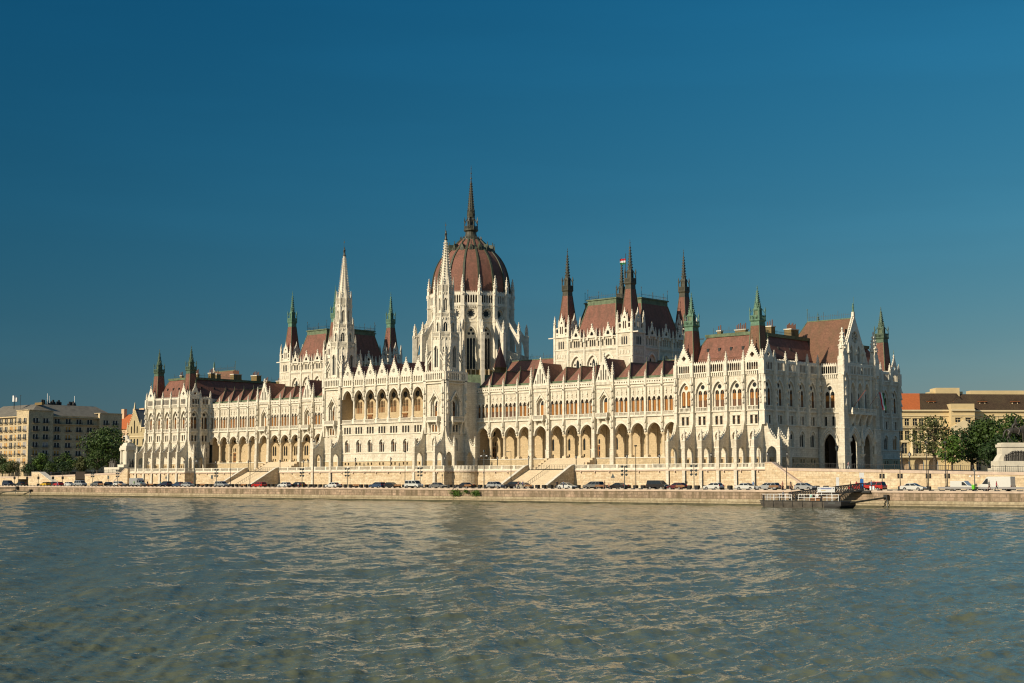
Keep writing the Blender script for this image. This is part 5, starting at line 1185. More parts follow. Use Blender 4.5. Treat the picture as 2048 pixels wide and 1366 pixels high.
s = MB(); s.slab(FW, [(-188.5, -0.9), (-171.5, -0.9), (-171.5, -0.4), (-183.0, 4.0), (-188.5, 4.0)], [], 4.4, 6.6, M['terrace']); s.slab(FW, [(-171.3, -0.4), (-183.0, 4.15), (-188.6, 4.15), (-188.6, 4.0), (-183.0, 4.0), (-171.8, -0.4)], [], 4.3, 6.7, M['trim'])
ob('stair_wall', s, o)

# ------------------------------------------------------------------ water
def water():
    cx, cy, zw = 309.0, -282.0, -3.8
    rs = [27.0]
    while rs[-1] < 1300: rs.append(rs[-1] * (1.0034 if rs[-1] < 420 else 1.03))
    rs = np.array(rs); na = 1000; th = np.linspace(R_(-2), R_(88), na)      # angle from +Y towards -X
    Rg, Tg = np.meshgrid(rs, th, indexing='ij'); Xg = cx - Rg * np.sin(Tg); Yg = cy + Rg * np.cos(Tg)
    sp = np.maximum(np.gradient(rs)[:, None] * np.ones_like(Tg), Rg * (th[1] - th[0]))
    rng = np.random.default_rng(5); H = np.zeros_like(Xg)
    wind = R_(200)
    for i in range(70):
        lam = 0.5 * (13.0 / 0.5) ** ((i + rng.random()) / 70.0); k = 2 * PI / lam
        d = wind + rng.normal(0, 0.62); ph = rng.random() * 2 * PI
        amp = 0.0106 * lam ** 0.32 * (0.55 + rng.random() * 0.9)
        fade = np.clip((lam / sp - 2.0) / 2.0, 0, 1)
        wx, wy = math.cos(d), math.sin(d)
        warp = 0.8 * np.sin(Xg * 0.045 + i) + 0.8 * np.sin(Yg * 0.052 + 2.1 * i)
        p = k * (Xg * wx + Yg * wy) + ph + warp
        env = 0.62 + 0.38 * np.sin(Xg * 0.021 * (1 + (i % 5) * .3) + i * 1.7) * np.sin(Yg * 0.026 * (1 + (i % 3) * .4) + i * 0.9)
        c = np.cos(p); H += amp * fade * env * (c + 0.22 * np.cos(2 * p) + 0.1 * c * c)
    for i in range(11):      # longer swell left by passing boats
        lam = 4.5 + 1.15 * i; d = wind + 0.5 + rng.normal(0, 0.75); k = 2 * PI / lam; fade = np.clip((lam / sp - 2.0) / 2.0, 0, 1)
        p = k * (Xg * math.cos(d) + Yg * math.sin(d)) + rng.random() * 6.28 + 1.3 * np.sin(Xg * 0.031 + 2 * i) + 1.3 * np.sin(Yg * 0.037 + i)
        env = np.clip(0.35 + 0.8 * np.sin(Xg * 0.033 + i * 2.2) * np.sin(Yg * 0.029 + i * 1.3), 0, 1)
        c = np.cos(p); H += 0.0072 * lam ** 0.8 * fade * env * (c + 0.3 * np.cos(2 * p))
    co = np.stack([Xg, Yg, zw + H], -1).reshape(-1, 3).astype(np.float32)
    nr = len(rs); idx = np.arange(nr * na).reshape(nr, na)
    F = np.stack([idx[:-1, :-1], idx[1:, :-1], idx[1:, 1:], idx[:-1, 1:]], -1).reshape(-1, 4)
    me = bpy.data.meshes.new('water'); me.vertices.add(len(co)); me.vertices.foreach_set('co', co.ravel())
    me.loops.add(F.size); me.loops.foreach_set('vertex_index', F.ravel().astype(np.int32)); me.polygons.add(len(F))
    me.polygons.foreach_set('loop_start', np.arange(0, F.size, 4, dtype=np.int32)); me.polygons.foreach_set('use_smooth', np.ones(len(F), bool))
    me.update(calc_edges=True); me.validate()
    m, nt, b = _nodes('river_water'); N = nt.nodes; L = nt.links
    g = N.new('ShaderNodeNewGeometry')
    n0 = N.new('ShaderNodeTexNoise'); n0.inputs['Scale'].default_value = 0.03; n0.inputs['Detail'].default_value = 4; L.new(g.outputs['Position'], n0.inputs['Vector'])
    cr = N.new('ShaderNodeMix'); cr.data_type = 'RGBA'; L.new(n0.outputs['Fac'], cr.inputs[0])
    cr.inputs[6].default_value = _c(WATER_A); cr.inputs[7].default_value = _c(WATER_B); L.new(cr.outputs[2], b.inputs['Base Color'])
    b.inputs['Roughness'].default_value = 0.075; b.inputs['IOR'].default_value = 1.333; b.inputs['Specular IOR Level'].default_value = 0.5
    mp = N.new('ShaderNodeMapping'); mp.inputs['Rotation'].default_value = (0, 0, R_(20)); mp.inputs['Scale'].default_value = (1.0, 0.55, 1.0); L.new(g.outputs['Position'], mp.inputs['Vector'])
    n1 = N.new('ShaderNodeTexNoise'); n1.inputs['Scale'].default_value = 2.4; n1.inputs['Detail'].default_value = 3; n1.inputs['Roughness'].default_value = 0.55; L.new(mp.outputs[0], n1.inputs['Vector'])
    n2 = N.new('ShaderNodeTexNoise'); n2.inputs['Scale'].default_value = 9.0; n2.inputs['Detail'].default_value = 2; L.new(mp.outputs[0], n2.inputs['Vector'])
    ad = N.new('ShaderNodeMath'); ad.operation = 'MULTIPLY_ADD'; ad.inputs[1].default_value = 0.08; L.new(n2.outputs['Fac'], ad.inputs[0]); L.new(n1.outputs['Fac'], ad.inputs[2])
    bp = N.new('ShaderNodeBump'); bp.inputs['Strength'].default_value = 1.0; bp.inputs['Distance'].default_value = 0.09
    L.new(ad.outputs[0], bp.inputs['Height']); L.new(bp.outputs[0], b.inputs['Normal'])
    me.materials.append(m)
    o = bpy.data.objects.new('water', me); COL.objects.link(o); tag(o, kind='structure')
    o2 = MB(); o2.face([(-2500, -2500, -4.35), (2500, -2500, -4.35), (2500, -43.5, -4.35), (-2500, -43.5, -4.35)], m); o2 = ob('river_water', o2); tag(o2, kind='structure')
WATER_A, WATER_B = (0.108, 0.122, 0.072), (0.13, 0.137, 0.076)
water()

# ------------------------------------------------------------------ sky, sun, camera
w = bpy.data.worlds.new('World'); SC.world = w; w.use_nodes = True; nt = w.node_tree; nt.nodes.clear()
out = nt.nodes.new('ShaderNodeOutputWorld'); bg = nt.nodes.new('ShaderNodeBackground'); sky = nt.nodes.new('ShaderNodeTexSky')
SUN_EL, SUN_AZ = 27.0, 188.5
POL = 0.7      # skylight is weakest at right angles to the sun
SUNV = (math.sin(R_(SUN_AZ)) * math.cos(R_(SUN_EL)), math.cos(R_(SUN_AZ)) * math.cos(R_(SUN_EL)), math.sin(R_(SUN_EL)))
sky.sky_type = 'NISHITA'; sky.sun_disc = False; sky.sun_elevation = R_(SUN_EL); sky.sun_rotation = R_(SUN_AZ)
sky.altitude = 100; sky.air_density = 1.0; sky.dust_density = 0.6; sky.ozone_density = 2.0
tint = nt.nodes.new('ShaderNodeVectorMath'); tint.operation = 'MULTIPLY'; tint.inputs[1].default_value = (0.0434, 0.0651, 0.0665)
nt.links.new(sky.outputs[0], tint.inputs[0])
# clear evening air through a polariser: skylight is weakest at right angles to the sun, colour follows the sky model channel by channel
tc = nt.nodes.new('ShaderNodeTexCoord'); dt = nt.nodes.new('ShaderNodeVectorMath'); dt.operation = 'DOT_PRODUCT'; dt.inputs[1].default_value = SUNV; nt.links.new(tc.outputs['Generated'], dt.inputs[0])
c2 = nt.nodes.new('ShaderNodeMath'); c2.operation = 'MULTIPLY'; nt.links.new(dt.outputs['Value'], c2.inputs[0]); nt.links.new(dt.outputs['Value'], c2.inputs[1])
pf = nt.nodes.new('ShaderNodeMath'); pf.operation = 'MULTIPLY_ADD'; pf.inputs[1].default_value = POL; pf.inputs[2].default_value = 1 - POL; nt.links.new(c2.outputs[0], pf.inputs[0])
hz = nt.nodes.new('ShaderNodeTexNoise'); hz.inputs['Scale'].default_value = 2.2; hz.inputs['Detail'].default_value = 5; hm = nt.nodes.new('ShaderNodeMapping'); hm.inputs['Scale'].default_value = (1, 1, 7)
nt.links.new(tc.outputs['Generated'], hm.inputs['Vector']); nt.links.new(hm.outputs[0], hz.inputs['Vector'])
hr = nt.nodes.new('ShaderNodeMapRange'); hr.inputs['From Min'].default_value = 0.48; hr.inputs['From Max'].default_value = 0.8; hr.inputs['To Min'].default_value = 1.0; hr.inputs['To Max'].default_value = 1.13; nt.links.new(hz.outputs['Fac'], hr.inputs['Value'])
ph = nt.nodes.new('ShaderNodeMath'); ph.operation = 'MULTIPLY'; nt.links.new(pf.outputs[0], ph.inputs[0]); nt.links.new(hr.outputs[0], ph.inputs[1])
sep = nt.nodes.new('ShaderNodeSeparateXYZ'); cmb = nt.nodes.new('ShaderNodeCombineXYZ'); nt.links.new(tint.outputs[0], sep.inputs[0])
for i, (k_, p_) in enumerate(((3.5, 1.9), (0.57, 0.45), (0.76, 0.2))):
    a_ = nt.nodes.new('ShaderNodeMath'); a_.operation = 'POWER'; a_.inputs[1].default_value = p_; nt.links.new(sep.outputs[i], a_.inputs[0])
    b_ = nt.nodes.new('ShaderNodeMath'); b_.operation = 'MULTIPLY'; b_.inputs[1].default_value = k_; nt.links.new(a_.outputs[0], b_.inputs[0])
    m_ = nt.nodes.new('ShaderNodeMath'); m_.operation = 'MINIMUM'; m_.inputs[1].default_value = 0.75; nt.links.new(b_.outputs[0], m_.inputs[0])
    if i == 2:      # haze takes the blue out of the lower sky
        q_ = nt.nodes.new('ShaderNodeMath'); q_.operation = 'MULTIPLY_ADD'; q_.inputs[1].default_value = -1.4; q_.inputs[2].default_value = 1.0; nt.links.new(sep.outputs[0], q_.inputs[0])
        x_ = nt.nodes.new('ShaderNodeMath'); x_.operation = 'MAXIMUM'; x_.inputs[1].default_value = 0.45; nt.links.new(q_.outputs[0], x_.inputs[0])
        y_ = nt.nodes.new('ShaderNodeMath'); y_.operation = 'MULTIPLY'; nt.links.new(m_.outputs[0], y_.inputs[0]); nt.links.new(x_.outputs[0], y_.inputs[1]); m_ = y_
    n_ = nt.nodes.new('ShaderNodeMath'); n_.operation = 'MULTIPLY'; nt.links.new(m_.outputs[0], n_.inputs[0]); nt.links.new(ph.outputs[0], n_.inputs[1])
    s_ = nt.nodes.new('ShaderNodeMath'); s_.operation = 'MULTIPLY'; s_.inputs[1].default_value = 1 / 0.07; nt.links.new(n_.outputs[0], s_.inputs[0]); nt.links.new(s_.outputs[0], cmb.inputs[i])
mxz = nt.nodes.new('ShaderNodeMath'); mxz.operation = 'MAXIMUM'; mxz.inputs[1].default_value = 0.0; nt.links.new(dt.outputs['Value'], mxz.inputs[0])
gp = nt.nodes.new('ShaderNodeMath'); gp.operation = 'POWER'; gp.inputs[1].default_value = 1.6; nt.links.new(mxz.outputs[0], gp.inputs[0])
gl = nt.nodes.new('ShaderNodeVectorMath'); gl.operation = 'SCALE'; gl.inputs[0].default_value = (3.2, 2.8, 2.2); nt.links.new(gp.outputs[0], gl.inputs['Scale'])      # warm glow added to the sun-side sky, out of view, to whiten the shade
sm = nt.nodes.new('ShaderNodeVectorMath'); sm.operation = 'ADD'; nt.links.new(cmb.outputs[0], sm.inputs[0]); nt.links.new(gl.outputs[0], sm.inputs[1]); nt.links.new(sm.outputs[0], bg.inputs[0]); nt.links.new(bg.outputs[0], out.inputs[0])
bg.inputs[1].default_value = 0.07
sl = bpy.data.lights.new('sun', 'SUN'); sl.energy = 4.9; sl.angle = R_(0.5); sl.color = (1.0, 0.868, 0.66)
so = bpy.data.objects.new('sun', sl); COL.objects.link(so)
sd = Vector((math.sin(R_(SUN_AZ)) * math.cos(R_(SUN_EL)), math.cos(R_(SUN_AZ)) * math.cos(R_(SUN_EL)), math.sin(R_(SUN_EL))))
so.rotation_euler = sd.to_track_quat('Z', 'Y').to_euler(); so.location = (0, -200, 300)
cam = bpy.data.cameras.new('camera'); cam.sensor_width = 36; cam.lens = 51.579; cam.clip_start = 1; cam.clip_end = 6000
co = bpy.data.objects.new('camera', cam); COL.objects.link(co); co.location = (309.103, -282.416, 1.049)
co.rotation_euler = (R_(90 + 5.4056), 0, R_(42.937)); SC.camera = co
SC.view_settings.view_transform = 'Standard'; SC.view_settings.look = 'None'; SC.view_settings.exposure = 0.03; SC.view_settings.gamma = 1.0

SC.cycles.filter_width = 1.15
# ------------------------------------------------------------------ neighbouring buildings
M['apt'] = masonry('apartment_stone', (0.57, 0.455, 0.28), (0.47, 0.375, 0.235), (0.36, 0.29, 0.185), 1.6, 0.8, stain=0.45, stain_col=(0.2, 0.17, 0.13), joint=0.02, contrast=1.7)
M['greyroof'] = mat('grey_roof', (0.16, 0.145, 0.115), 0.85, var=0.3, scale=0.5)
M['white'] = mat('white_paint', (0.72, 0.72, 0.70), 0.5, var=0.08)
M['amber'] = slats('amber_blind', (0.52, 0.27, 0.045), (0.40, 0.19, 0.03), 0.4)
M['blind'] = mat('grey_blind', (0.34, 0.32, 0.31), 0.7, var=0.15)
M['ochre'] = mat('ochre_render', (0.60, 0.47, 0.255), 0.85, var=0.12, scale=0.3)
M['ochre_trim'] = mat('ochre_trim', (0.64, 0.53, 0.33), 0.85, var=0.1)
M['peach'] = mat('peach_render', (0.56, 0.40, 0.25), 0.85, var=0.15)
M['orange_tile'] = mat('new_orange_tiles', (0.43, 0.115, 0.03), 0.8, var=0.2, scale=1.5)
M['brown_tile'] = masonry('old_brown_tiles', (0.085, 0.055, 0.03), (0.06, 0.038, 0.022), (0.04, 0.025, 0.015), 0.5, 0.3, stain=0.4, stain_col=(0.11, 0.085, 0.04), joint=0.04, contrast=2.2)
M['slate'] = mat('blue_slate', (0.03, 0.04, 0.05), 0.6, var=0.25)
M['gothic'] = mat('yellow_stone', (0.44, 0.355, 0.2), 0.85, var=0.2)
def apartment():
    R = empty('apartment_block', (-212.8, 5, 0)); R.location = (0, 0, 0)
    tag(R, 'grey stone apartment block with amber blinds and rows of small balconies', 'building')
    A = M['apt']; wall = MB(); XC = -212.8; rows = [24.2, 21.1, 17.9, 14.8, 11.7, 8.6]
    S_ = Fr(XC, 0, 1, 0); Wf = Fr(0, 5, 0, -1); rnd = random.Random(11)
    def win(fr, u, z, top, d, wide=2.35):
        h = wide / 2; w = MB(); sty = rnd.choice('ggaaaabg') if not top else 'g'
        for s in (-1, 1):
            uu = u + s * h * 0.53; pane(w, fr, uu, h * 0.9, z - 1.05, z + 1.0, d - 0.22, M['glass'])
            if sty == 'a': w.box(fr, uu - h * 0.42, uu + h * 0.42, z - 0.75 + rnd.random() * 0.5, z + 0.95, d - 0.2, d - 0.14, M['amber'])
            if sty == 'b': w.box(fr, uu - h * 0.42, uu + h * 0.42, z - 0.95, z + 0.95, d - 0.2, d - 0.15, M['blind'])
            for e in (-1, 1): w.box(fr, uu + e * h * 0.42 - 0.05, uu + e * h * 0.42 + 0.05, z - 1.02, z + 1.0, d - 0.2, d - 0.08, M['white'])
            w.box(fr, uu - h * 0.45, uu + h * 0.45, z + 0.92, z + 1.0, d - 0.2, d - 0.08, M['white'])
        part('window', w, R)
        b = MB(); b.box(fr, u - h - 0.25, u + h + 0.25, z - 1.2, z - 1.05, d, d + 0.6, A)
        for k in range(9): x = u - h - 0.2 + k * (wide + 0.4) / 8; b.box(fr, x - 0.025, x + 0.025, z - 1.05, z - 0.25, d + 0.52, d + 0.56, M['iron'])
        b.box(fr, u - h - 0.22, u + h + 0.22, z - 0.3, z - 0.24, d + 0.5, d + 0.58, M['iron']); b.box(fr, u - h - 0.22, u + h + 0.22, z - 0.95, z - 0.75, d + 0.5, d + 0.55, M['iron'])
        part('balcony', b, R)
    def strip(fr, u0, u1, zt, cols, d, toparch):
        c = (u0 + u1) / 2; hol = []
        for u in cols:
            for i, z in enumerate(rows):
                for s in (-0.62, 0.62):
                    hol.append([(round(a - c, 3), b) for a, b in (arch(u + s, 1.08, z - 1.05, z + 0.6, z + 1.0, 3) if (i == 0 and toparch) else rect(u + s - 0.54, u + s + 0.54, z - 1.05, z + 1.0))])
        wall.panel(fr, rect(round(u0 - c, 3), round(u1 - c, 3), 2.0, zt), hol, d, 0.35, A, c)
        for u in cols:
            for i, z in enumerate(rows): win(fr, u, z, i == 0, d)
    strip(S_, 5, 15.4, 28.2, (8.0, 12.3), 0, True); strip(S_, 15.4, 35.9, 26.4, (17.9, 22.7, 27.4, 32.2), -1.3, False); strip(S_, 35.9, 46, 28.0, (38.7, 43.0), 0, True)
    strip(Wf, -222.2, -212.8, 28.2, (-219.6, -215.6), 0, True); strip(Wf, -250, -222.2, 26.2, (-225, -229, -233, -237, -242), -1.5, False)
    for y0, y1, d, zt in ((5, 15.4, 0, 28.2), (35.9, 46, 0, 28.0)):
        wall.box(S_, y0, y1, zt - 0.25, zt, -9, 0.35, A); wall.box(S_, y0 + 0.01, y0 + 0.4, 2, zt - 0.3, -1.4, -0.02, A); wall.box(S_, y1 - 0.4, y1 - 0.01, 2, zt - 0.3, -1.4, -0.02, A)
    wall.box(S_, 15.4, 35.9, 25.6, 26.0, -1.3, -0.2, A); wall.box(S_, 15.4, 35.9, 22.9, 23.1, -1.3, -0.3, A)
    wall.box(Wf, -222.2, -212.8, 28.0, 28.25, -3, 0.3, A); wall.box(Wf, -222.0, -221.9, 2, 28, -1.6, -0.02, A); wall.box(Wf, -250, -222.2, 25.6, 25.9, -1.6, -0.6, A)
    part('wall', wall, R)
    r = MB(); zt = 26.3; g_ = M['greyroof']
    r.face([(-214.0, 6, zt), (-214.0, 45, zt), (-223, 40, 31.0), (-223, 14, 31.0)], g_); r.face([(-214, 6, zt), (-250, 6.4, zt), (-250, 14, 31.0), (-223, 14, 31.0)], g_); r.face([(-223, 14, 31), (-223, 40, 31), (-250, 40, 31), (-250, 14, 31)], g_); r.face([(-214, 45, zt), (-223, 40, 31), (-250, 40, 31), (-250, 45, zt)], g_)
    part('roof', r, R)
    e = MB(); rg = random.Random(4)
    for k in range(26):
        y = 17 + rg.random() * 16; x = -224 - rg.random() * 3; h = 0.5 + rg.random() * 1.6; e = MB(); e.sq(x, y, 31, 31 + h, 0.25 + rg.random() * 0.4, 0.3, M['iron']); part('rooftop_vent', e, R)
    for y, h in ((19, 4.5), (20, 3.6), (31, 4)): e = MB(); e.bar((-224, y, 31), (-224, y, 31 + h), 0.13, M['white']); part('mast', e, R)
    a = MB(); a.bar((-230, 8, 29), (-230, 8, 33), 0.15, M['iron']); a.sq(-230, 8, 32, 34.4, 0.5, 0.5, M['white']); a.sq(-228.8, 8.5, 32, 33.6, 0.35, 0.35, M['white']); a.bar((-227, 9, 29), (-227, 9, 34.6), 0.06, M['iron']); a.bar((-228, 9, 34.3), (-226, 9, 34.3), 0.05, M['iron'])
    part('aerial', a, R); c = MB(); c.box(Wf, -224, -218.5, 30.6, 31.6, -9.5, -8.5, M['chimney']); part('chimney', c, R)
    s = MB(); s.box(S_, 9, 45, 2.0, 4.4, 0.05, 0.12, M['dark']); part('shopfront', s, R)
apartment()
def gothic_house():
    R = empty('gothic_house'); tag(R, 'yellow gothic house with stepped gable and dark slate roof left of the parliament', 'house')
    w = MB(); f = Fr(-241, 70, 0, -1)
    w.panel(f, [(-5, 2.4), (14, 2.4), (14, 23.4), (5, 23.4), (0, 31.8), (-5, 23.4)], [arch(-2.2, 0.9, 21.2, 23.6, 24.4, 3), arch(0, 0.9, 21.2, 25.9, 26.9, 3), arch(2.2, 0.9, 21.2, 23.6, 24.4, 3)] + [arch(u, 1.2, z, z + 2.0, z + 2.7, 3) for u in (-2.2, 0.2, 2.6, 7, 9, 11) for z in (16.2, 11.5)], 0, 0.4, M['gothic'])
    w.box(Fr(-227, 70, 1, 0), 0, 16, 2.4, 23.4, -0.4, 0, M['gothic']); w.box(f, -5.2, 14.2, 19.6, 20.0, 0, 0.25, M['ochre_trim']); w.box(f, 5, 14.2, 23.2, 23.7, 0, 0.3, M['ochre_trim'])
    crockets(w, f.p(-5, 23.5, 0), f.p(0, 31.9, 0), 9, 0.3, M['ochre_trim']); crockets(w, f.p(5, 23.5, 0), f.p(0, 31.9, 0), 9, 0.3, M['ochre_trim'])
    for u, z0, z1 in ((0, 31.5, 34.5), (5.2, 22, 27), (-5.2, 22, 26)): x, y, _ = f.p(u, 0, 0); w.sq(x, y, z0, z1, 0.4, 0.08, M['ochre_trim'])
    part('wall', w, R)
    for k, (u, z) in enumerate([(u, z) for u in (-2.2, 0.2, 2.6, 7, 9, 11) for z in (16.2, 11.5)]):
        p = MB(); pane(p, f, u, 1.3, z, z + 2.8, -0.35, M['slate']); part('window', p, R)
    p = MB(); pane(p, f, 0, 6, 21, 27, -0.38, M['dark']); part('gable_window', p, R)
    r = MB(); r.face([(-241, 70, 31.5), (-241, 86, 31.5), (-246, 86, 23.4), (-246, 70, 23.4)], M['slate']); r.face([(-241, 70.3, 31.4), (-241, 86, 31.4), (-227, 86, 23.6), (-236, 70.3, 23.4)], M['slate'])
    r.face([(-236, 70.2, 23.6), (-227, 70.2, 23.6), (-227, 86, 29.5), (-236, 86, 29.5)], M['slate']); part('roof', r, R)
    R = empty('peach_house'); tag(R, 'peach house with orange tiled hipped roof behind the apartment block', 'house')
    w = MB(); f = Fr(-256, 72, 0, -1); w.panel(f, rect(-12, 10.5, 2.4, 23.2), [rect(u, u + 1.4, z, z + 2.2) for u in (-9, -5, -1, 3, 7) for z in (18.5, 14, 9.5)], 0, 0.3, M['peach']); w.box(Fr(-245.5, 72, 1, 0), 0, 18, 2.4, 23.2, -0.3, 0, M['peach']); part('wall', w, R)
    for u in (-9, -5, -1, 3, 7):
        for z in (18.5, 14, 9.5): p = MB(); pane(p, f, u + 0.7, 1.5, z, z + 2.3, -0.28, M['white'] if z > 18 else M['glass']); part('window', p, R)
    r = MB(); x0, x1, y0, y1 = -268.5, -245, 71.5, 92; mansard(r, x0, x1, y0, y1, 23.2, 7, 8, 30.2, M['orange_tile']); part('roof', r, R)
    for x, y in ((-262, 78), (-256, 80), (-251, 80), (-248, 79)): c = MB(); c.box(Fr(x, y, 0, -1), -1.1, 1.1, 28, 32.6, -0.7, 0.7, M['peach']); part('chimney', c, R)
gothic_house()
def ministry():
    R = empty('ministry_building'); tag(R, 'long ochre neo-renaissance ministry with brown tiled roof behind the trees', 'building')
    f = Fr(69.6, 164.0, 0.681, -0.732); O = M['ochre']; TR = M['ochre_trim']; w = MB(); zb = 2.4; wins = []
    def front(u0, u1, d, cols, kind):
        c = (u0 + u1) / 2; hol = []
        for u in cols:
            if kind == 0:
                hol += [arch(u, 3.3, zb, 6.6, 8.4, 6)]
                for s in (-1.05, 1.05): hol += [rect(u + s - 0.75, u + s + 0.75, 19.0, 21.5), rect(u + s - 0.75, u + s + 0.75, 14.4, 17.4)] if True else []
                hol += [rect(u - 0.9, u + 0.9, 9.8, 13.4)]
                wins.extend([(u - 1.05, 19.0, 21.5, 1.5, d), (u + 1.05, 19.0, 21.5, 1.5, d), (u - 1.05, 14.4, 17.4, 1.5, d), (u + 1.05, 14.4, 17.4, 1.5, d), (u, 9.8, 13.4, 1.8, d)])
            elif kind == 1:
                for z0, z1 in ((18.6, 21.4), (14.2, 17.0), (9.6, 13.0), (4.4, 7.2)): hol.append(rect(u - 0.8, u + 0.8, z0, z1)); wins.append((u, z0, z1, 1.6, d))
            else:
                for z0, z1 in ((20.2, 21.6), (13.0, 16.6), (8.6, 11.6)): hol.append(rect(u - 0.9, u + 0.9, z0, z1)); wins.append((u, z0, z1, 1.8, d))
        w.panel(f, rect(round(u0 - c, 3), round(u1 - c, 3), zb, 24.4), [[(round(a - c, 3), b) for a, b in h] for h in hol], d, 0.5, O, c)
        for z, t, p in ((24.0, 0.5, 0.7), (22.4, 0.25, 0.25), (18.0, 0.5, 0.4), (13.8, 0.3, 0.2), (8.9, 0.4, 0.3)): w.box(f, u0, u1, z, z + t, d, d + p, TR)
    front(-20, 17.0, 0, [-17.2, -12.4, -7.6, -2.8, 2.0, 6.8, 11.6], 0); front(17.0, 24.8, 3.0, [19.2, 22.6], 2); front(24.8, 66, -2.5, [27.4 + 3.9 * k for k in range(10)], 1)
    w.box(f, 17.0, 17.4, zb, 24.4, -0.5, 2.95, O); w.box(f, 24.4, 24.8, zb, 24.4, -2.5, 2.95, O); w.box(f, 17.0, 24.8, 24.4, 26.4, -2.0, 2.9, O)
    for z0, z1 in ((20.0, 21.6), (14, 16.8)): pass
    part('wall', w, R)
    for i, (u, z0, z1, ww, d) in enumerate(wins):
        p = MB(); pane(p, f, u, ww + 0.1, z0 - 0.05, z1 + 0.05, d - 0.4, M['glass'])
        p.box(f, u - 0.05, u + 0.05, z0, z1, d - 0.38, d - 0.3, TR); p.box(f, u - ww / 2, u + ww / 2, z0 + (z1 - z0) * 0.62, z0 + (z1 - z0) * 0.62 + 0.09, d - 0.38, d - 0.3, TR); part('window', p, R)
        s = MB(); s.box(f, u - ww / 2 - 0.25, u + ww / 2 + 0.25, z1 + 0.2, z1 + 0.42, d, d + 0.25, TR); s.box(f, u - ww / 2 - 0.2, u + ww / 2 + 0.2, z0 - 0.3, z0 - 0.1, d, d + 0.2, TR); part('window_moulding', s, R)
    c = MB()
    for u in [-19.6 + 4.8 * k for k in range(8)]: x, y, _ = f.p(u, 0, 0.55); c.sq(x, y, 9.3, 12.0, 0.6, 0.55, TR); c.cone(x, y, 12, 17.3, 0.46, 0.4, 10, TR); c.sq(x, y, 17.3, 17.9, 0.5, 0.6, TR)
    for u in (17.6, 19.4, 22.4, 24.2): x, y, _ = f.p(u, 0, 3.5); c.sq(x, y, 8.9, 11.4, 0.55, 0.5, TR); c.cone(x, y, 11.4, 17.2, 0.44, 0.38, 10, TR)
    c.slab(f, [(16.6, 18.5), (25.2, 18.5), (20.9, 21.0)], [], 3.0, 4.2, TR); c.box(f, 16.6, 25.2, 17.2, 18.5, 3.0, 4.2, TR); part('column', c, R)
    b = MB(); balustrade(b, f, -20, 17, 8.95, 9.9, 1.1, TR, 0.45, 0.3); balustrade(b, f, -20, 16.5, 18.4, 19.2, 0.9, TR, 0.45, 0.3); b.box(f, -20, 17, 8.6, 8.95, 0.3, 1.1, TR); part('balustrade', b, R)
    p = MB()
    for u in (-17.2, -12.4, -7.6, -2.8, 2.0, 6.8, 11.6): p.box(f, u - 1.7, u + 1.7, zb, 8.5, -1.6, -1.5, M['peach'])
    part('arcade', p, R)
    r = MB(); P = f.p; BT, OT = M['brown_tile'], M['orange_tile']
    r.face([P(-20, 24.5, 0.6), P(7.4, 24.5, 0.6), P(9.4, 30.4, -7), P(-20, 30.4, -7)], OT); r.face([P(7.4, 24.5, 0.6), P(17.4, 24.5, 0.6), P(22, 30.4, -7), P(9.4, 30.4, -7)], BT)
    r.face([P(17, 24.5, 0.6), P(25, 24.5, -2), P(22, 30.4, -7)], BT); r.face([P(24.8, 24.5, -2), P(66, 24.5, -2), P(66, 30.1, -9.5), P(22, 30.3, -9.5)], BT)
    r.face([P(16.8, 26.4, 2.9), P(25, 26.4, 2.9), P(21, 28.3, -1.5)], BT); r.face([P(16.8, 26.4, 2.9), P(21, 28.3, -1.5), P(19, 27, -4)], BT); r.face([P(25, 26.4, 2.9), P(21, 28.3, -1.5), P(24.5, 27, -5)], BT); part('roof', r, R)
    for u, d in ((3.6 + 8.4, -2.6), (11.5 + 9.6, -2.6), (30, -5), (41, -5), (52, -5)):
        m = MB(); m.box(f, u - 1.0, u + 1.0, 26.2, 27.5, d - 2, d, TR); m.box(f, u - 0.7, u + 0.7, 26.5, 27.3, d, d + 0.03, M['dark']); m.slab(f, [(u - 1.5, 27.5), (u + 1.5, 27.5), (u, 28.6)], [], d - 3, d + 0.35, BT); m.slab(f, [(u - 1.5, 27.4), (u + 1.5, 27.4), (u + 1.5, 27.5), (u - 1.5, 27.5)], [], d - .4, d + 0.4, OT); part('dormer', m, R)
    h = MB(); h.box(f, 15.5, 23.5, 29.5, 32.4, -16, -8.5, O); h.box(f, 14, 25, 29.0, 31.2, -16, -10, O); h.box(f, 28, 66, 29.8, 31.6, -16, -11, O); part('attic', h, R)
ministry()

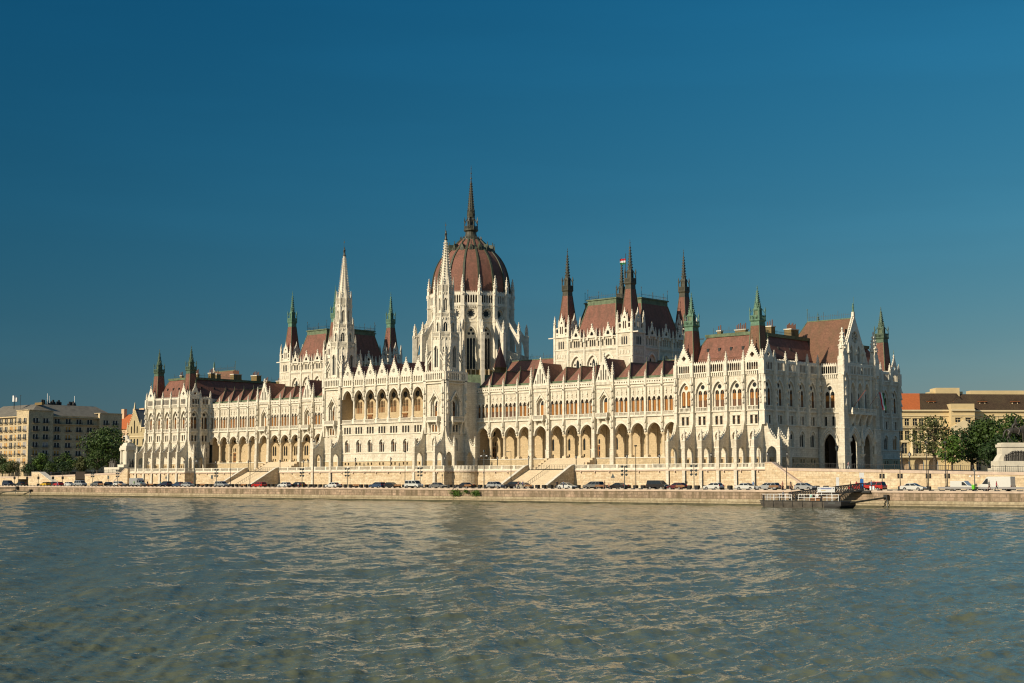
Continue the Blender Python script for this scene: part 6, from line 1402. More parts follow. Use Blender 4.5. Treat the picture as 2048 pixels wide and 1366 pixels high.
# ------------------------------------------------------------------ trees
M['bark'] = mat('bark', (0.085, 0.065, 0.045), 0.95, var=0.3, scale=3.0, coord='object')
def leafm(name, c): return mat(name, c, 0.6, var=0.45, scale=0.9, spec=0.3)
LEAF = [leafm('leaf_green', (0.042, 0.076, 0.013)), leafm('leaf_dark', (0.024, 0.050, 0.012)), leafm('leaf_olive', (0.085, 0.095, 0.03)), leafm('leaf_bright', (0.06, 0.112, 0.014))]
def crown_mb(rng, H, W, z0, n, size, lf, gaps=0.25, blobs=13, inner=True):
    mb = MB(); bl = []
    for k in range(blobs):
        t = (k + 0.5) / blobs; a = rng.random() * 6.283; z = z0 + (H - z0) * (0.12 + 0.8 * t)
        rad = W * (0.62 * math.sin(PI * (0.18 + 0.74 * t))) * (0.35 + 0.65 * rng.random()) if k else 0
        bl.append((rad * math.cos(a), rad * math.sin(a), z, W * (0.26 + 0.22 * rng.random()) * (0.75 + 0.35 * math.sin(PI * t))))
    for j in range(n):
        x, y, z, r = bl[rng.randrange(blobs)]
        v = Vector((rng.gauss(0, 1), rng.gauss(0, 1), rng.gauss(0, 1))).normalized() * (r * (0.55 + 0.5 * rng.random()) if rng.random() > gaps else r * rng.random())
        p = Vector((x, y, z)) + Vector((v.x, v.y, v.z * 0.8)); s = size * (0.6 + 0.8 * rng.random())
        e = Vector((rng.gauss(0, 1), rng.gauss(0, 1), rng.gauss(0, 1))).normalized(); nn = (v.normalized() + e * 0.8).normalized()
        q = nn.orthogonal().normalized(); q = (q * math.cos(rng.random() * 6.28) + nn.cross(q) * math.sin(rng.random() * 6.28)).normalized(); w = nn.cross(q)
        mb.face([tuple(p + q * s), tuple(p + w * s * 0.55), tuple(p - q * s * 0.8), tuple(p - w * s * 0.5)], lf)
    return mb, bl
def tree(name, x, y, z, H, W, label, leaf, seed, n=2600, size=0.34, z0=None, gaps=0.25, group=None, blobs=13):
    rng = random.Random(seed); z0 = H * 0.24 if z0 is None else z0; R = empty(name, (x, y, z)); tag(R, label, 'tree', group)
    c, bl = crown_mb(rng, H, W, z0, n, size, leaf, gaps, blobs); t = MB()
    top = (rng.uniform(-.2, .2), rng.uniform(-.2, .2), H * 0.72); t.bar((0, 0, -0.2), (top[0] * .4, top[1] * .4, z0 + 0.2), (W * 0.055 + 0.05, W * 0.042 + 0.03), M['bark'], 8); t.bar((top[0] * .4, top[1] * .4, z0), top, (W * 0.042 + 0.03, 0.04), M['bark'], 6)
    for b in bl[1:]:
        zz = max(z0 * 0.8, min(b[2] - W * 0.25, H * 0.6)); t.bar((top[0] * .5, top[1] * .5, zz), (b[0] * 0.85, b[1] * 0.85, b[2]), (W * 0.022 + 0.02, 0.03), M['bark'], 5)
    ob('trunk', t, R); ob('crown', c, R)
TR_ = [(-236, 9, 15, 'broad dark tree at the far left edge in front of the apartment block', 1, 9.2, 9, 3000, .4), (-228, 3, 4, 'small olive sapling under the dark tree at the far left', 2, 4.6, 3, 700, .25), (-214, 0, 5, 'young olive tree at the corner of the apartment block', 2, 6.0, 3.6, 900, .28),
       (-208, 7, 5, 'dark bushy tree left of the tall pale green street tree', 1, 7.8, 5, 1500, .32), (-201, 4, 5, 'bright green slender street tree by the embankment stairs', 3, 9.0, 4.6, 1700, .3), (-195, 10, 5, 'narrow mid green tree right of the embankment stairs', 0, 8.8, 5, 1600, .32),
       (-187, 8, 4, 'low bright green tree above the underpass', 3, 6.6, 4.2, 1200, .3), (-183, 11, 4, 'dark rounded tree just left of the olive one', 1, 6.8, 5, 1500, .32), (-176, 6, 4, 'olive leaved tree in front of the tallest left tree', 2, 7.0, 4.4, 1400, .3), (-170, 14, 7, 'tallest left tree, wide green crown beside the white monument', 0, 16.8, 13.5, 6800, .42),
       (-221, 2, 4, 'small bushy tree left of the slender bright street tree', 0, 5.6, 4.6, 1200, .3), (-204, 1, 4, 'low dark bush-like tree at the top of the embankment stairs', 1, 4.8, 4.2, 1100, .3), (-191, 3, 4, 'low mid green tree behind the railing above the red hatchback', 0, 5.2, 4.6, 1200, .3), (-179, 2, 4, 'low dark green tree behind the railing beside the underpass', 1, 5.0, 4.8, 1200, .3),
       (-163, 5, 5, 'mid green low tree in front of the bronze group', 0, 8.5, 6.2, 1900, .33)]
for i, (x, y, _, lab, lf, H, W, n, sz) in enumerate(TR_): tree('street_tree', x, y, zst(x), H, W, lab, LEAF[lf], 40 + i, n, sz, None, 0.25, 'trees left of the parliament', 16 if W > 8 else 11)
for i, (x, y, H, W, lf, lab, n, gp) in enumerate([(147.5, 36, 12.6, 7.6, 2, 'airy olive tree with visible branches in front of the ochre ministry', 1250, 0.1), (153.0, 33.5, 8.2, 4.0, 3, 'slim bright green young tree right of the airy olive tree', 1300, 0.25),
        (149, 52, 11.8, 7.8, 1, 'dark dense tree nearest the ministry pediment', 3400, 0.25), (155, 52, 12.2, 8.6, 0, 'mid green dense tree between the dark one and the horseman', 3800, 0.25), (161, 51, 13.0, 9.0, 0, 'bright topped tree behind the tail of the bronze horse', 3800, 0.25), (160.5, 44, 8.0, 7.4, 1, 'low dark tree beside the white pedestal', 2600, 0.25), (172, 54, 11.0, 8.0, 3, 'green tree behind the pedestal at the right edge', 2600, 0.25)]):
    tree('park_tree', x, y, zst(x), H, W, lab, LEAF[lf], 80 + i, n, 0.36, H * (0.3 if i == 0 else 0.18), gp, 'trees right of the parliament', 16)

# ------------------------------------------------------------------ figures
def skin(name, joints, bones, rad, sub=1, mats=(), zone=None):
    """one continuous body grown round a jointed skeleton"""
    me = bpy.data.meshes.new(name); me.from_pydata(joints, bones, []); o = bpy.data.objects.new(name, me); COL.objects.link(o)
    md = o.modifiers.new('s', 'SKIN'); me.skin_vertices or None
    for v, r in zip(me.skin_vertices[0].data, rad): v.radius = (r, r) if not isinstance(r, tuple) else r
    me.skin_vertices[0].data[0].use_root = True
    if sub: o.modifiers.new('u', 'SUBSURF').levels = sub; o.modifiers[-1].render_levels = sub
    dg = bpy.context.evaluated_depsgraph_get(); dg.update(); res = bpy.data.meshes.new_from_object(o.evaluated_get(dg)); bpy.data.objects.remove(o); res.name = name
    res.materials.clear()
    for m in mats: res.materials.append(m)
    for p in res.polygons: p.use_smooth = True; p.material_index = zone(p.center) if zone else 0
    return res
SKIN = mat('skin', (0.42, 0.24, 0.16), 0.6, var=0); HAIR = mat('dark_hair', (0.03, 0.02, 0.015), 0.6, var=0); SHOE = mat('shoe', (0.05, 0.045, 0.04), 0.6, var=0)
def body(pose):
    s = {'stand': (0.02, -0.02, 0.0), 'walk': (0.24, -0.26, 0.2), 'sit': (0.0, 0.0, 0.0)}[pose]; J = []; B = []; Rr = []
    def j(p, r, par=None):
        J.append(p); Rr.append(r); k = len(J) - 1
        if par is not None: B.append((par, k))
        return k
    hip = 0.92 if pose != 'sit' else 0.5
    p = j((0, 0, hip), (0.15, 0.11)); c = j((0, 0, hip + 0.22), (0.135, 0.1), p); sh = j((0, 0, hip + 0.46), (0.16, 0.1), c); nk = j((0.01, 0, hip + 0.57), 0.055, sh); hd = j((0.025, 0, hip + 0.68), (0.085, 0.095), nk); j((0.02, 0, hip + 0.8), (0.07, 0.08), hd)
    for i, sg in enumerate((1, -1)):
        f = s[i]; hj = j((0.0, sg * 0.1, hip - 0.06), 0.095, p)
        if pose == 'sit': k = j((0.42, sg * 0.11, hip - 0.02), 0.07, hj); a = j((0.44, sg * 0.11, 0.08), 0.045, k)
        else: k = j((f * 0.55 + 0.03, sg * 0.1, 0.49), 0.065, hj); a = j((f, sg * 0.1, 0.09 + (0.06 if f < -0.1 else 0)), 0.042, k)
        j((J[a][0] + 0.16, sg * 0.11, J[a][2] - 0.04), 0.04, a)
        g = -f * 0.8; so_ = j((0, sg * 0.19, hip + 0.47), 0.055, sh); el = j((g * 0.5, sg * 0.25, hip + 0.2), 0.045, so_); wr = j((g * 0.9 + 0.1, sg * 0.25, hip - 0.02), 0.034, el); hn = j((g * 0.9 + 0.13, sg * 0.25, hip - 0.1), 0.03, wr)
        for q in range(3): j((g * 0.9 + 0.12 + 0.025 * q, sg * 0.25, hip - 0.18), 0.011, hn)
    def zone(c):
        if c.z > hip + 0.74 or (c.z > hip + 0.62 and c.x < -0.01): return 1
        if c.z > hip + 0.55: return 0
        if abs(c.y) > 0.2 and c.z < hip + 0.25: return 0
        if c.z > hip + 0.02: return 2
        if c.z > 0.1: return 3
        return 4
    return skin('body_' + pose, J, B, Rr, 1, (SKIN, HAIR, SKIN, SKIN, SHOE), zone)
BODY = {p: body(p) for p in ('stand', 'walk', 'sit')}
_cm = {}
def cloth(c):
    if c not in _cm: _cm[c] = mat('cloth_%d' % len(_cm), c, 0.85, var=0)
    return _cm[c]
def person(x, y, z, rz, pose, top, bot, label, h=1.0, hat=None, bag=None):
    o = link('person', BODY[pose], None, (x, y, z)); o.rotation_euler = (0, 0, R_(rz)); o.scale = (h, h, h)
    for i, m in ((2, cloth(top)), (3, cloth(bot) if bot else SKIN)): o.material_slots[i].link = 'OBJECT'; o.material_slots[i].material = m
    tag(o, label, 'person'); hip = 0.92 if pose != 'sit' else 0.5
    if hat: m = MB(); m.cone(0.02, 0, hip + 0.74, hip + 0.86, 0.11, 0.09, 10, cloth(hat)); m.cone(0.06, 0, hip + 0.73, hip + 0.75, 0.17, 0.17, 10, cloth(hat)); ob('hat', m, o)
    if bag:
        m = MB(); m.box(Fr(0, 0, 1, 0), -0.16, 0.16, hip + 0.1, hip + 0.5, -0.3, -0.12, cloth(bag)); b = ob('backpack', m); b.location = (x, y, z); b.rotation_euler = o.rotation_euler; tag(b, 'backpack worn by the ' + label, 'backpack')
    return o
wh, bk, rd, bl, cy, gy, tn = (0.7, 0.7, 0.68), (0.03, 0.03, 0.035), (0.5, 0.03, 0.03), (0.06, 0.13, 0.35), (0.08, 0.4, 0.45), (0.25, 0.25, 0.26), (0.42, 0.3, 0.18)
G0 = -0.9; GP = -0.76
for a in ((-112.0, -40, GP, 20, 'walk', wh, bl, 'person in white top and jeans between the yellow taxi and red car', 1.0), (-191, 0.5, zst(191) + 0.02, 90, 'stand', (0.5, 0.35, 0.35), gy, 'person leaning at the fence by the left embankment stairs', 1.0), (-181, -3.0, zst(181) + 0.02, 200, 'walk', bl, (0.05, 0.06, 0.12), 'person in dark blue walking at the top of the left embankment stairs', 1.0),
          (-66.4, -41.5, GP, 10, 'walk', (0.2, 0.6, 0.06), gy, 'person in lime vest beside the tall silver van', 1.0), (-63.4, -41, GP, 190, 'walk', cy, tn, 'person in turquoise shirt in front of the tall silver van', 1.0), (-60.8, -40.6, GP, 10, 'stand', bk, (0.3, 0.12, 0.08), 'person in black top at the nose of the silver van', 1.0),
          (-88.0, -18, G0, 30, 'stand', cy, bk, 'person in turquoise standing behind the navy cars', 1.0), (-81.5, -15, G0, 0, 'stand', tn, bk, 'person with tan top behind the blue hatchback', 1.0), (-75.5, -17.5, G0, 0, 'walk', (0.3, 0.12, 0.1), bk, 'person in brown behind the dark estate on the left', 1.0), (-72.5, -19, G0, 170, 'walk', (0.5, 0.3, 0.25), gy, 'person in pale pink behind the silver hatchback', 1.0), (-70.5, -18.5, G0, 10, 'walk', rd, bk, 'person in red top behind the silver hatchback on the left', 1.0),
          (9.9, -41.8, GP, 80, 'stand', wh, (0.5, 0.12, 0.08), 'small child in white shirt by the lamp mast', 0.72), (11.4, -41.6, GP, 200, 'stand', (0.6, 0.3, 0.03), (0.5, 0.25, 0.02), 'small child in orange beside the lamp mast', 0.62),
          (86.6, -41.2, GP, 20, 'walk', (0.35, 0.18, 0.15), bk, 'person in brown top walking left of the beige hatchback', 1.0), (87.6, -40.8, GP, 20, 'walk', (0.07, 0.06, 0.2), bk, 'person in indigo top beside the beige hatchback', 1.05), (97.4, -40.5, GP, 160, 'stand', bk, bk, 'person all in black left of the white saloon', 1.0), (99.0, -40.2, GP, 200, 'stand', (0.35, 0.4, 0.5), (0.05, 0.07, 0.15), 'person in pale blue shirt left of the white saloon', 1.0),
          (111.6, -41.5, GP, 190, 'walk', tn, None, 'tall person with bare legs behind the grey people carrier', 1.05), (113.0, -41.8, GP, 60, 'sit', (0.4, 0.2, 0.15), bk, 'person crouching between the grey and the black car', 1.0), (131.5, -16, G0, 150, 'stand', bk, bk, 'small dark figure behind the white saloon near the pavilion corner', 0.85), (132.5, -17, G0, 150, 'stand', (0.2, 0.35, 0.6), wh, 'person in blue shirt and white trousers near the pavilion corner', 1.05),
          (155.6, -41.8, GP, 185, 'walk', (0.55, 0.2, 0.15), None, 'person in coral beachwear walking on the quay', 1.0), (157.3, -41.6, GP, 185, 'walk', bk, None, 'person in black top with bare legs walking on the quay', 1.03),
          (171.2, -43.6, GP, 200, 'stand', (0.25, 0.17, 0.1), bk, 'person in khaki waiting at the head of the gangway', 1.0), (172.3, -43.4, GP, 170, 'stand', rd, (0.3, 0.03, 0.03), 'person in red waiting at the head of the gangway', 1.0), (173.3, -43.0, GP, 180, 'stand', (0.12, 0.35, 0.45), bk, 'person in teal shirt beside the blue totem', 1.0), (174.9, -42.6, GP, 180, 'stand', (0.25, 0.35, 0.5), (0.04, 0.06, 0.15), 'person in light blue shirt with white suitcase', 1.08),
          (196.6, -41.2, GP, 20, 'walk', bk, (0.2, 0.1, 0.08), 'person in black top walking by the big white van', 1.05), (197.8, -40.9, GP, 20, 'walk', (0.3, 0.05, 0.06), bk, 'person in dark red top walking by the big white van', 1.0), (141.0, 8.0, zst(141) + 0.02, 160, 'walk', (0.6, 0.35, 0.35), wh, 'person in pink top by the portal of the parliament', 1.0),
          (163.8, -54.5, -2.55, 160, 'stand', gy, bk, 'person in grey top standing on the pontoon', 1.0), (165.6, -54.5, -2.55, 200, 'stand', (0.06, 0.045, 0.04), tn, 'person carrying a dark bag on the pontoon', 1.0), (170.0, -55.2, -2.55, 90, 'sit', (0.35, 0.6, 0.5), bk, 'person in mint shirt sitting on the pontoon', 1.05), (171.4, -55.4, -2.55, 90, 'sit', wh, bk, 'person in white shirt and white cap sitting on the pontoon', 1.12)):
    person(*a[:8], h=a[8], hat=wh if 'cap' in a[7] else None)

# ------------------------------------------------------------------ monuments
BZ = mat('statue_bronze', (0.045, 0.04, 0.032), 0.45, var=0.3, scale=2.0, coord='object'); MW = mat('monument_marble', (0.62, 0.57, 0.46), 0.8, var=0.15, scale=0.8, coord='object')
def horseman():
    x, y = 172.3, 24.8; z = zst(172); R = empty('equestrian_monument', (x, y, z), R_(43)); tag(R, 'bronze rider on a dark horse atop a broad white carved pedestal', 'statue'); f = Fr(0, 0, 0, -1)
    p = MB(); p.box(f, -5.4, 5.4, -0.4, 0.9, -3, 3, MW); p.box(f, -4.8, 4.8, 0.9, 2.4, -2.6, 2.6, MW); p.box(f, -3.7, 3.7, 2.4, 5.4, -1.7, 1.7, MW); p.box(f, -3.95, 3.95, 5.4, 6.0, -1.9, 1.9, MW); p.box(f, -3.6, 3.6, 6.0, 6.35, -1.7, 1.7, MW)
    for s in (-1, 1): p.slab(f, [(s * 4.7, 2.4), (s * 3.6, 2.4), (s * 3.6, 4.0), (s * 4.2, 3.2)], [], -1.6, 1.6, MW)
    ob('pedestal', p, R)
    r = MB(); rg = random.Random(8)
    for k in range(19): u = -2.95 + k * 0.33 + rg.uniform(-.12, .12); h = 1.3 + 1.1 * math.sin(PI * (k + 0.5) / 19) * rg.uniform(.8, 1.1); r.cone(u, -1.75, 2.45, 2.45 + h * 0.72, 0.42, 0.26, 7, BZ); r.ball(u + 0.05, -1.8, 2.45 + h * 0.84, 0.2, 0.2, 0.26, BZ, 7, 4); r.bar((u, -1.9, 2.45 + h * 0.6), (u + rg.uniform(-.5, .5), -2.05, 2.5 + h * 0.4), 0.09, BZ)
    r.slab(f, [(-3.2, 2.42), (3.2, 2.42), (3.0, 3.6), (1.6, 4.5), (-1.6, 4.5), (-3.0, 3.6)], [], 1.68, 1.85, BZ); ob('bronze_relief', r, R)
    b = 6.35; J = []; B = []; Q = []
    def j(p_, q, par=None):
        J.append((p_[0], p_[1], p_[2] + b)); Q.append(q); k = len(J) - 1
        if par is not None: B.append((par, k))
        return k
    m = j((0, 0, 2.3), (0.52, 0.6)); rp = j((-1.2, 0, 2.45), (0.5, 0.56), m); ch = j((1.15, 0, 2.35), (0.5, 0.62), m); n1 = j((1.75, 0, 2.95), (0.3, 0.44), ch); n2 = j((2.15, 0, 3.65), (0.2, 0.3), n1); h1 = j((2.5, 0, 3.75), (0.17, 0.24), n2); h2 = j((2.95, 0, 3.3), (0.12, 0.16), h1)
    for s in (-0.09, 0.09): j((2.15, s, 4.1), 0.05, n2)
    t = j((-1.75, 0, 2.5), 0.16, rp); t2 = j((-2.2, 0, 1.9), 0.2, t); j((-2.5, 0, 0.9), 0.1, t2)
    for sx, sy, kn, ft in ((-1.25, 0.3, (-0.95, 1.25), (-1.5, 0.1)), (-1.25, -0.3, (-1.6, 1.2), (-0.9, 0.1))):
        a = j((sx, sy, 1.95), 0.34, rp); k = j((kn[0], sy, 1.5), 0.2, a); hk = j((ft[0] - 0.1 if kn[0] > -1.2 else -1.35, sy, 0.9), 0.12, k); fe = j((ft[0], sy, 0.25), 0.09, hk); j((ft[0] + 0.18, sy, 0.08), 0.12, fe)
    for sy, kn, ft in ((0.28, (1.75, 1.45), (1.45, 0.75)), (-0.28, (1.2, 1.1), (1.15, 0.1))):
        a = j((1.2, sy, 1.85), 0.26, ch); k = j((kn[0], sy, kn[1] - 0.2), 0.14, a); fe = j((ft[0], sy, ft[1] + 0.2), 0.09, k); j((ft[0] + 0.15, sy, ft[1] + 0.02), 0.12, fe)
    ho = link('horse', skin('horse', J, B, Q, 2, (BZ,)), R, (0, 0, -.95)); ho.scale = (1.15, 1.15, 1.15); J = []; B = []; Q = []
    p0 = j((-0.1, 0, 2.95), (0.32, 0.3)); c = j((-0.12, 0, 3.5), (0.34, 0.28), p0); s_ = j((-0.08, 0, 3.95), (0.4, 0.26), c); nk = j((-0.02, 0, 4.25), 0.13, s_); hd = j((0.04, 0, 4.5), (0.17, 0.2), nk); j((0.02, 0, 4.78), (0.15, 0.17), hd)
    for s in (1, -1):
        h = j((0.05, s * 0.3, 2.9), 0.2, p0); k = j((0.55, s * 0.62, 2.4), 0.18, h); an = j((0.25, s * 0.66, 1.55), 0.12, k); j((0.6, s * 0.68, 1.42), 0.1, an)
        a = j((-0.08, s * 0.42, 3.95), 0.15, s_); e = j((0.12, s * 0.55, 3.4), 0.12, a); w = j((0.62, s * 0.25, 3.25), 0.09, e); j((0.75, s * 0.2, 3.25), 0.08, w)
    ck = j((-0.55, 0, 3.3), (0.36, 0.2), c); j((-0.8, 0, 2.6), (0.42, 0.16), ck)
    ho = link('rider', skin('rider', J, B, Q, 2, (BZ,)), R, (0, 0, -.95)); ho.scale = (1.15, 1.15, 1.15)
horseman()
def lion_monument():
    x, y, z = -150.0, 9.4, zst(150); R = empty('lion_monument', (x, y, z)); tag(R, 'white stone pylon with columns and a crouching lion on top', 'statue'); f = Fr(0, 0, 0, -1); o = z
    p = MB(); p.box(f, -5.2, 4.6, -0.2, 2.4, -3.5, 6.4, MW); p.box(f, -3.6, 3.6, 2.4, 3.4, -3.2, 4.0, MW); p.box(f, -1.5, 1.5, 3.4, 8.6, -1.6, 1.6, MW); p.box(f, -2.2, 2.2, 8.6, 9.4, -2.3, 2.3, MW); p.box(f, -2.0, 2.0, 9.4, 10.1, -2.1, 2.1, MW); p.sq(0, 0, 10.1, 11.2, 1.7, 1.2, MW)
    for sx in (-1, 1):
        for sy in (-1, 1): p.cone(sx * 1.6, sy * 1.7, 3.4, 8.2, 0.5, 0.44, 12, MW); p.sq(sx * 1.6, sy * 1.7, 8.2, 8.6, 0.5, 0.6, MW)
    ob('pylon', p, R)
    J = [(0, 0, 11.8), (1.0, 0, 11.9), (-0.9, 0, 12.8), (-1.3, 0, 13.7), (-1.8, 0, 13.6), (1.1, 0.4, 11.3), (0.4, 0.6, 11.2), (-1.0, 0.35, 11.9), (-1.2, 0.4, 11.2), (1.1, -0.4, 11.3), (0.4, -0.6, 11.2), (-1.0, -0.35, 11.9), (-1.2, -0.4, 11.2), (1.7, 0, 11.5)]
    B = [(0, 1), (0, 2), (2, 3), (3, 4), (1, 5), (5, 6), (2, 7), (7, 8), (1, 9), (9, 10), (2, 11), (11, 12), (1, 13)]; Q = [0.62, 0.6, 0.7, 0.62, 0.3, 0.36, 0.2, 0.32, 0.2, 0.36, 0.2, 0.32, 0.2, 0.1]
    link('lion', skin('lion', J, B, Q, 2, (MW,)), R)
    g = MB(); rg = random.Random(2)
    for k in range(7): u = -4.6 + k * 0.62; h = 2.6 + rg.random() * 1.4 - abs(k - 3) * 0.3; yy = -5.2 + rg.random(); g.cone(u, yy, 2.4, 2.4 + h * 0.7, 0.6, 0.28, 8, BZ); g.ball(u + 0.1, yy, 2.4 + h * 0.84, 0.24, 0.24, 0.3, BZ, 8, 5); g.bar((u, yy, 2.4 + h * 0.65), (u + rg.uniform(-.8, .8), yy - 0.4, 2.6 + h * 0.5), 0.13, BZ)
    for k in range(3): g.cone(3.4, -1.5 + k * 1.2, 2.4, 4.8, 0.6, 0.3, 8, BZ); g.ball(3.4, -1.5 + k * 1.2, 5.1, 0.24, 0.24, 0.3, BZ, 8, 5)
    ob('bronze_group', g, R)
lion_monument()
# ------------------------------------------------------------------ vehicles
M['tyre'] = mat('tyre', (0.015, 0.015, 0.015), 0.85, var=0); M['rim'] = mat('alloy', (0.45, 0.45, 0.46), 0.3, metal=0.8, var=0); M['carglass'] = glassy('car_glass', (0.02, 0.025, 0.03), 0.06); M['lamp'] = glassy('lamp_glass', (0.6, 0.6, 0.58), 0.1); M['tail'] = glassy('tail_lamp', (0.35, 0.01, 0.01), 0.2); M['bumper'] = mat('black_plastic', (0.03, 0.03, 0.03), 0.6, var=0)
_paint = {}
def paint(c):
    if c not in _paint: _paint[c] = mat('car_paint_%d' % len(_paint), c, 0.28, metal=0.15, var=0.0, spec=0.5, coat=0.8)
    return _paint[c]
PROTO = mat('car_primer', (0.3, 0.3, 0.3), 0.3, var=0)
# kind: length, width, body outline (x,z), cabin base x0..x1 at z, cabin top x0..x1 at z
KIND = {
 'hatchback': (4.0, 1.72, [(-2.0, .35), (2.0, .32), (2.0, .62), (1.88, .78), (1.0, .95), (-1.88, 1.0), (-2.0, .75)], (-1.86, 1.05, .96), (-1.45, .15, 1.48)),
 'saloon': (4.6, 1.78, [(-2.3, .36), (2.3, .32), (2.3, .6), (2.15, .76), (1.1, .93), (-1.45, .98), (-2.22, .96), (-2.3, .75)], (-1.55, 1.15, .94), (-.95, .25, 1.44)),
 'estate': (4.7, 1.8, [(-2.35, .36), (2.35, .32), (2.35, .6), (2.2, .78), (1.15, .95), (-2.25, 1.0), (-2.35, .75)], (-2.2, 1.2, .96), (-1.95, .3, 1.5)),
 'suv': (4.6, 1.86, [(-2.3, .42), (2.3, .4), (2.3, .75), (2.15, .95), (1.05, 1.08), (-2.2, 1.1), (-2.3, .85)], (-2.15, 1.1, 1.06), (-1.85, .25, 1.68)),
 'people_carrier': (4.7, 1.86, [(-2.35, .38), (2.35, .34), (2.35, .7), (2.15, .9), (1.45, 1.05), (-2.25, 1.05), (-2.35, .8)], (-2.22, 1.55, 1.02), (-2.0, .45, 1.72)),
 'minibus': (4.9, 1.9, [(-2.45, .4), (2.45, .36), (2.45, .75), (2.3, 1.0), (1.7, 1.15), (-2.4, 1.15), (-2.45, .85)], (-2.4, 1.75, 1.12), (-2.3, .95, 1.95)),
 'small_van': (4.3, 1.75, [(-2.15, .4), (2.15, .36), (2.15, .7), (2.0, .92), (1.2, 1.08), (.5, 1.85), (-2.1, 1.85), (-2.15, .8)], (.1, 1.25, 1.05), (.1, .48, 1.8)),
 'panel_van': (6.0, 2.0, [(-3.0, .45), (3.0, .4), (3.0, .85), (2.85, 1.15), (2.3, 1.35), (1.45, 2.45), (1.1, 2.6), (-2.95, 2.6), (-3.0, .9)], (1.15, 2.35, 1.3), (1.15, 1.5, 2.4)),
}
def make_car(kind):
    L, W, prof, cb, ct = KIND[kind]; R = empty(kind); f = Fr(0, 0, 0, -1); h = W / 2; wr = .32 if kind not in ('suv', 'panel_van', 'minibus') else .36
    wx = (L * .30, -L * .29); b = MB(); out = []
    # lower edge with wheel arches
    for x0 in sorted(wx): out += [(round(x0 + (wr + .06) * math.cos(PI - PI * k / 6), 3), round(wr + (wr + .06) * math.sin(PI * k / 6), 3)) for k in range(7)]
    out = [(prof[0][0], prof[0][1])] + [p for p in out if p[1] >= prof[0][1] - .04] + prof[1:]
    b.slab(f, out, [], -h + .05, h - .05, PROTO); b.slab(f, [(p[0] * .985, p[1]) for p in out], [], -h, h, PROTO)
    o = ob('body', b, R); van = kind in ('small_van', 'panel_van')
    if not van:
        c = MB(); t = h * .8; B_ = [(cb[0], -h * .95, cb[2]), (cb[1], -h * .95, cb[2]), (cb[1], h * .95, cb[2]), (cb[0], h * .95, cb[2])]; T_ = [(ct[0], -t, ct[2] - .05), (ct[1], -t, ct[2] - .05), (ct[1], t, ct[2] - .05), (ct[0], t, ct[2] - .05)]; U_ = [(ct[0] + .12, -t * .85, ct[2]), (ct[1] - .12, -t * .85, ct[2]), (ct[1] - .12, t * .85, ct[2]), (ct[0] + .12, t * .85, ct[2])]
        for A, C in ((B_, T_), (T_, U_)):
            for k in range(4): c.face([A[k], A[(k + 1) % 4], C[(k + 1) % 4], C[k]], PROTO)
        c.face(U_, PROTO); ob('roof', c, R)
        def lerp(a, q, s): return tuple(a[i] + (q[i] - a[i]) * s for i in range(3))
        def glass(a0, a1, c1, c0, e, nrm, nm):
            g = MB(); lo0, lo1, hi1, hi0 = lerp(a0, c0, .08), lerp(a1, c1, .08), lerp(a1, c1, .9), lerp(a0, c0, .9)
            P = [lerp(lo0, lo1, e), lerp(lo0, lo1, 1 - e), lerp(hi0, hi1, 1 - e), lerp(hi0, hi1, e)]; g.face([tuple(p[i] + nrm[i] * .015 for i in range(3)) for p in P], M['carglass']); ob(nm, g, R)
        for s, (i0, i1) in ((-1, (0, 1)), (1, (3, 2))):
            A0, A1, C0, C1 = B_[i0], B_[i1], T_[i0], T_[i1]
            n = 3 if kind in ('estate', 'people_carrier', 'minibus', 'suv') else 2
            for k in range(n):
                q0, q1 = k / n, (k + 1) / n; glass(lerp(A0, A1, q0), lerp(A0, A1, q1), lerp(C0, C1, q1), lerp(C0, C1, q0), .06, (0, s, .15), 'side_window')
        glass(B_[1], B_[2], T_[2], T_[1], .06, (1, 0, .5), 'windscreen'); glass(B_[0], B_[3], T_[3], T_[0], .08, (-1, 0, .4), 'rear_window')
    else:
        for s in (-1, 1):
            g = MB(); g.slab(f, [(cb[0], cb[2]), (cb[1] - .1, cb[2]), (ct[1] - .05, ct[2] - .15), (ct[0], ct[2] - .15)], [], s * h + .002 if s > 0 else s * h - .015, s * h + .015 if s > 0 else s * h - .002, M['carglass']); ob('side_window', g, R)
        g = MB(); k = [i for i, p in enumerate(prof) if p[1] > cb[2]][0]; a, q = prof[k - 1 if kind == 'small_van' else k], prof[k if kind == 'small_van' else k + 1]
        a = (a[0] - (a[0] - q[0]) * .06 + .012, a[1] + (q[1] - a[1]) * .06 + .012); q = (q[0] + .03, q[1] - .08 + .012); g.face([(a[0], -h * .88, a[1]), (a[0], h * .88, a[1]), (q[0], h * .8, q[1]), (q[0], -h * .8, q[1])], M['carglass']); ob('windscreen', g, R)
    for x in wx:
        for s in (-1, 1):
            w = MB(); fr = Fr(x, 0, 0, -1); w.slab(fr, circ(0, wr, wr, 14), [], s * (h + .01) - .1, s * (h + .01) + .1 - .11 * (s > 0) + (.0 if s > 0 else .11) if False else s * h - s * .2, M['tyre']) if False else w.slab(fr, circ(0, wr, wr, 14), [], s * (h - .2), s * (h + .005), M['tyre']); wo = ob('wheel', w, R)
            r = MB(); r.slab(fr, circ(0, wr, wr * .66, 10), [], s * (h + .005), s * (h + .015), M['rim']); ob('rim', r, wo)
    zf = prof[2][1] if not van else prof[2][1]
    for s in (-1, 1):
        q = MB(); q.box(f, L / 2 - .22, L / 2 + .012, zf - .02, zf + .13, min(s * h * .95, s * h * .55), max(s * h * .95, s * h * .55), M['lamp']); ob('headlight', q, R)
        q = MB(); q.box(f, -L / 2 - .012, -L / 2 + .12, .78, 1.05, min(s * h * .97, s * h * .72), max(s * h * .97, s * h * .72), M['tail']); ob('tail_light', q, R)
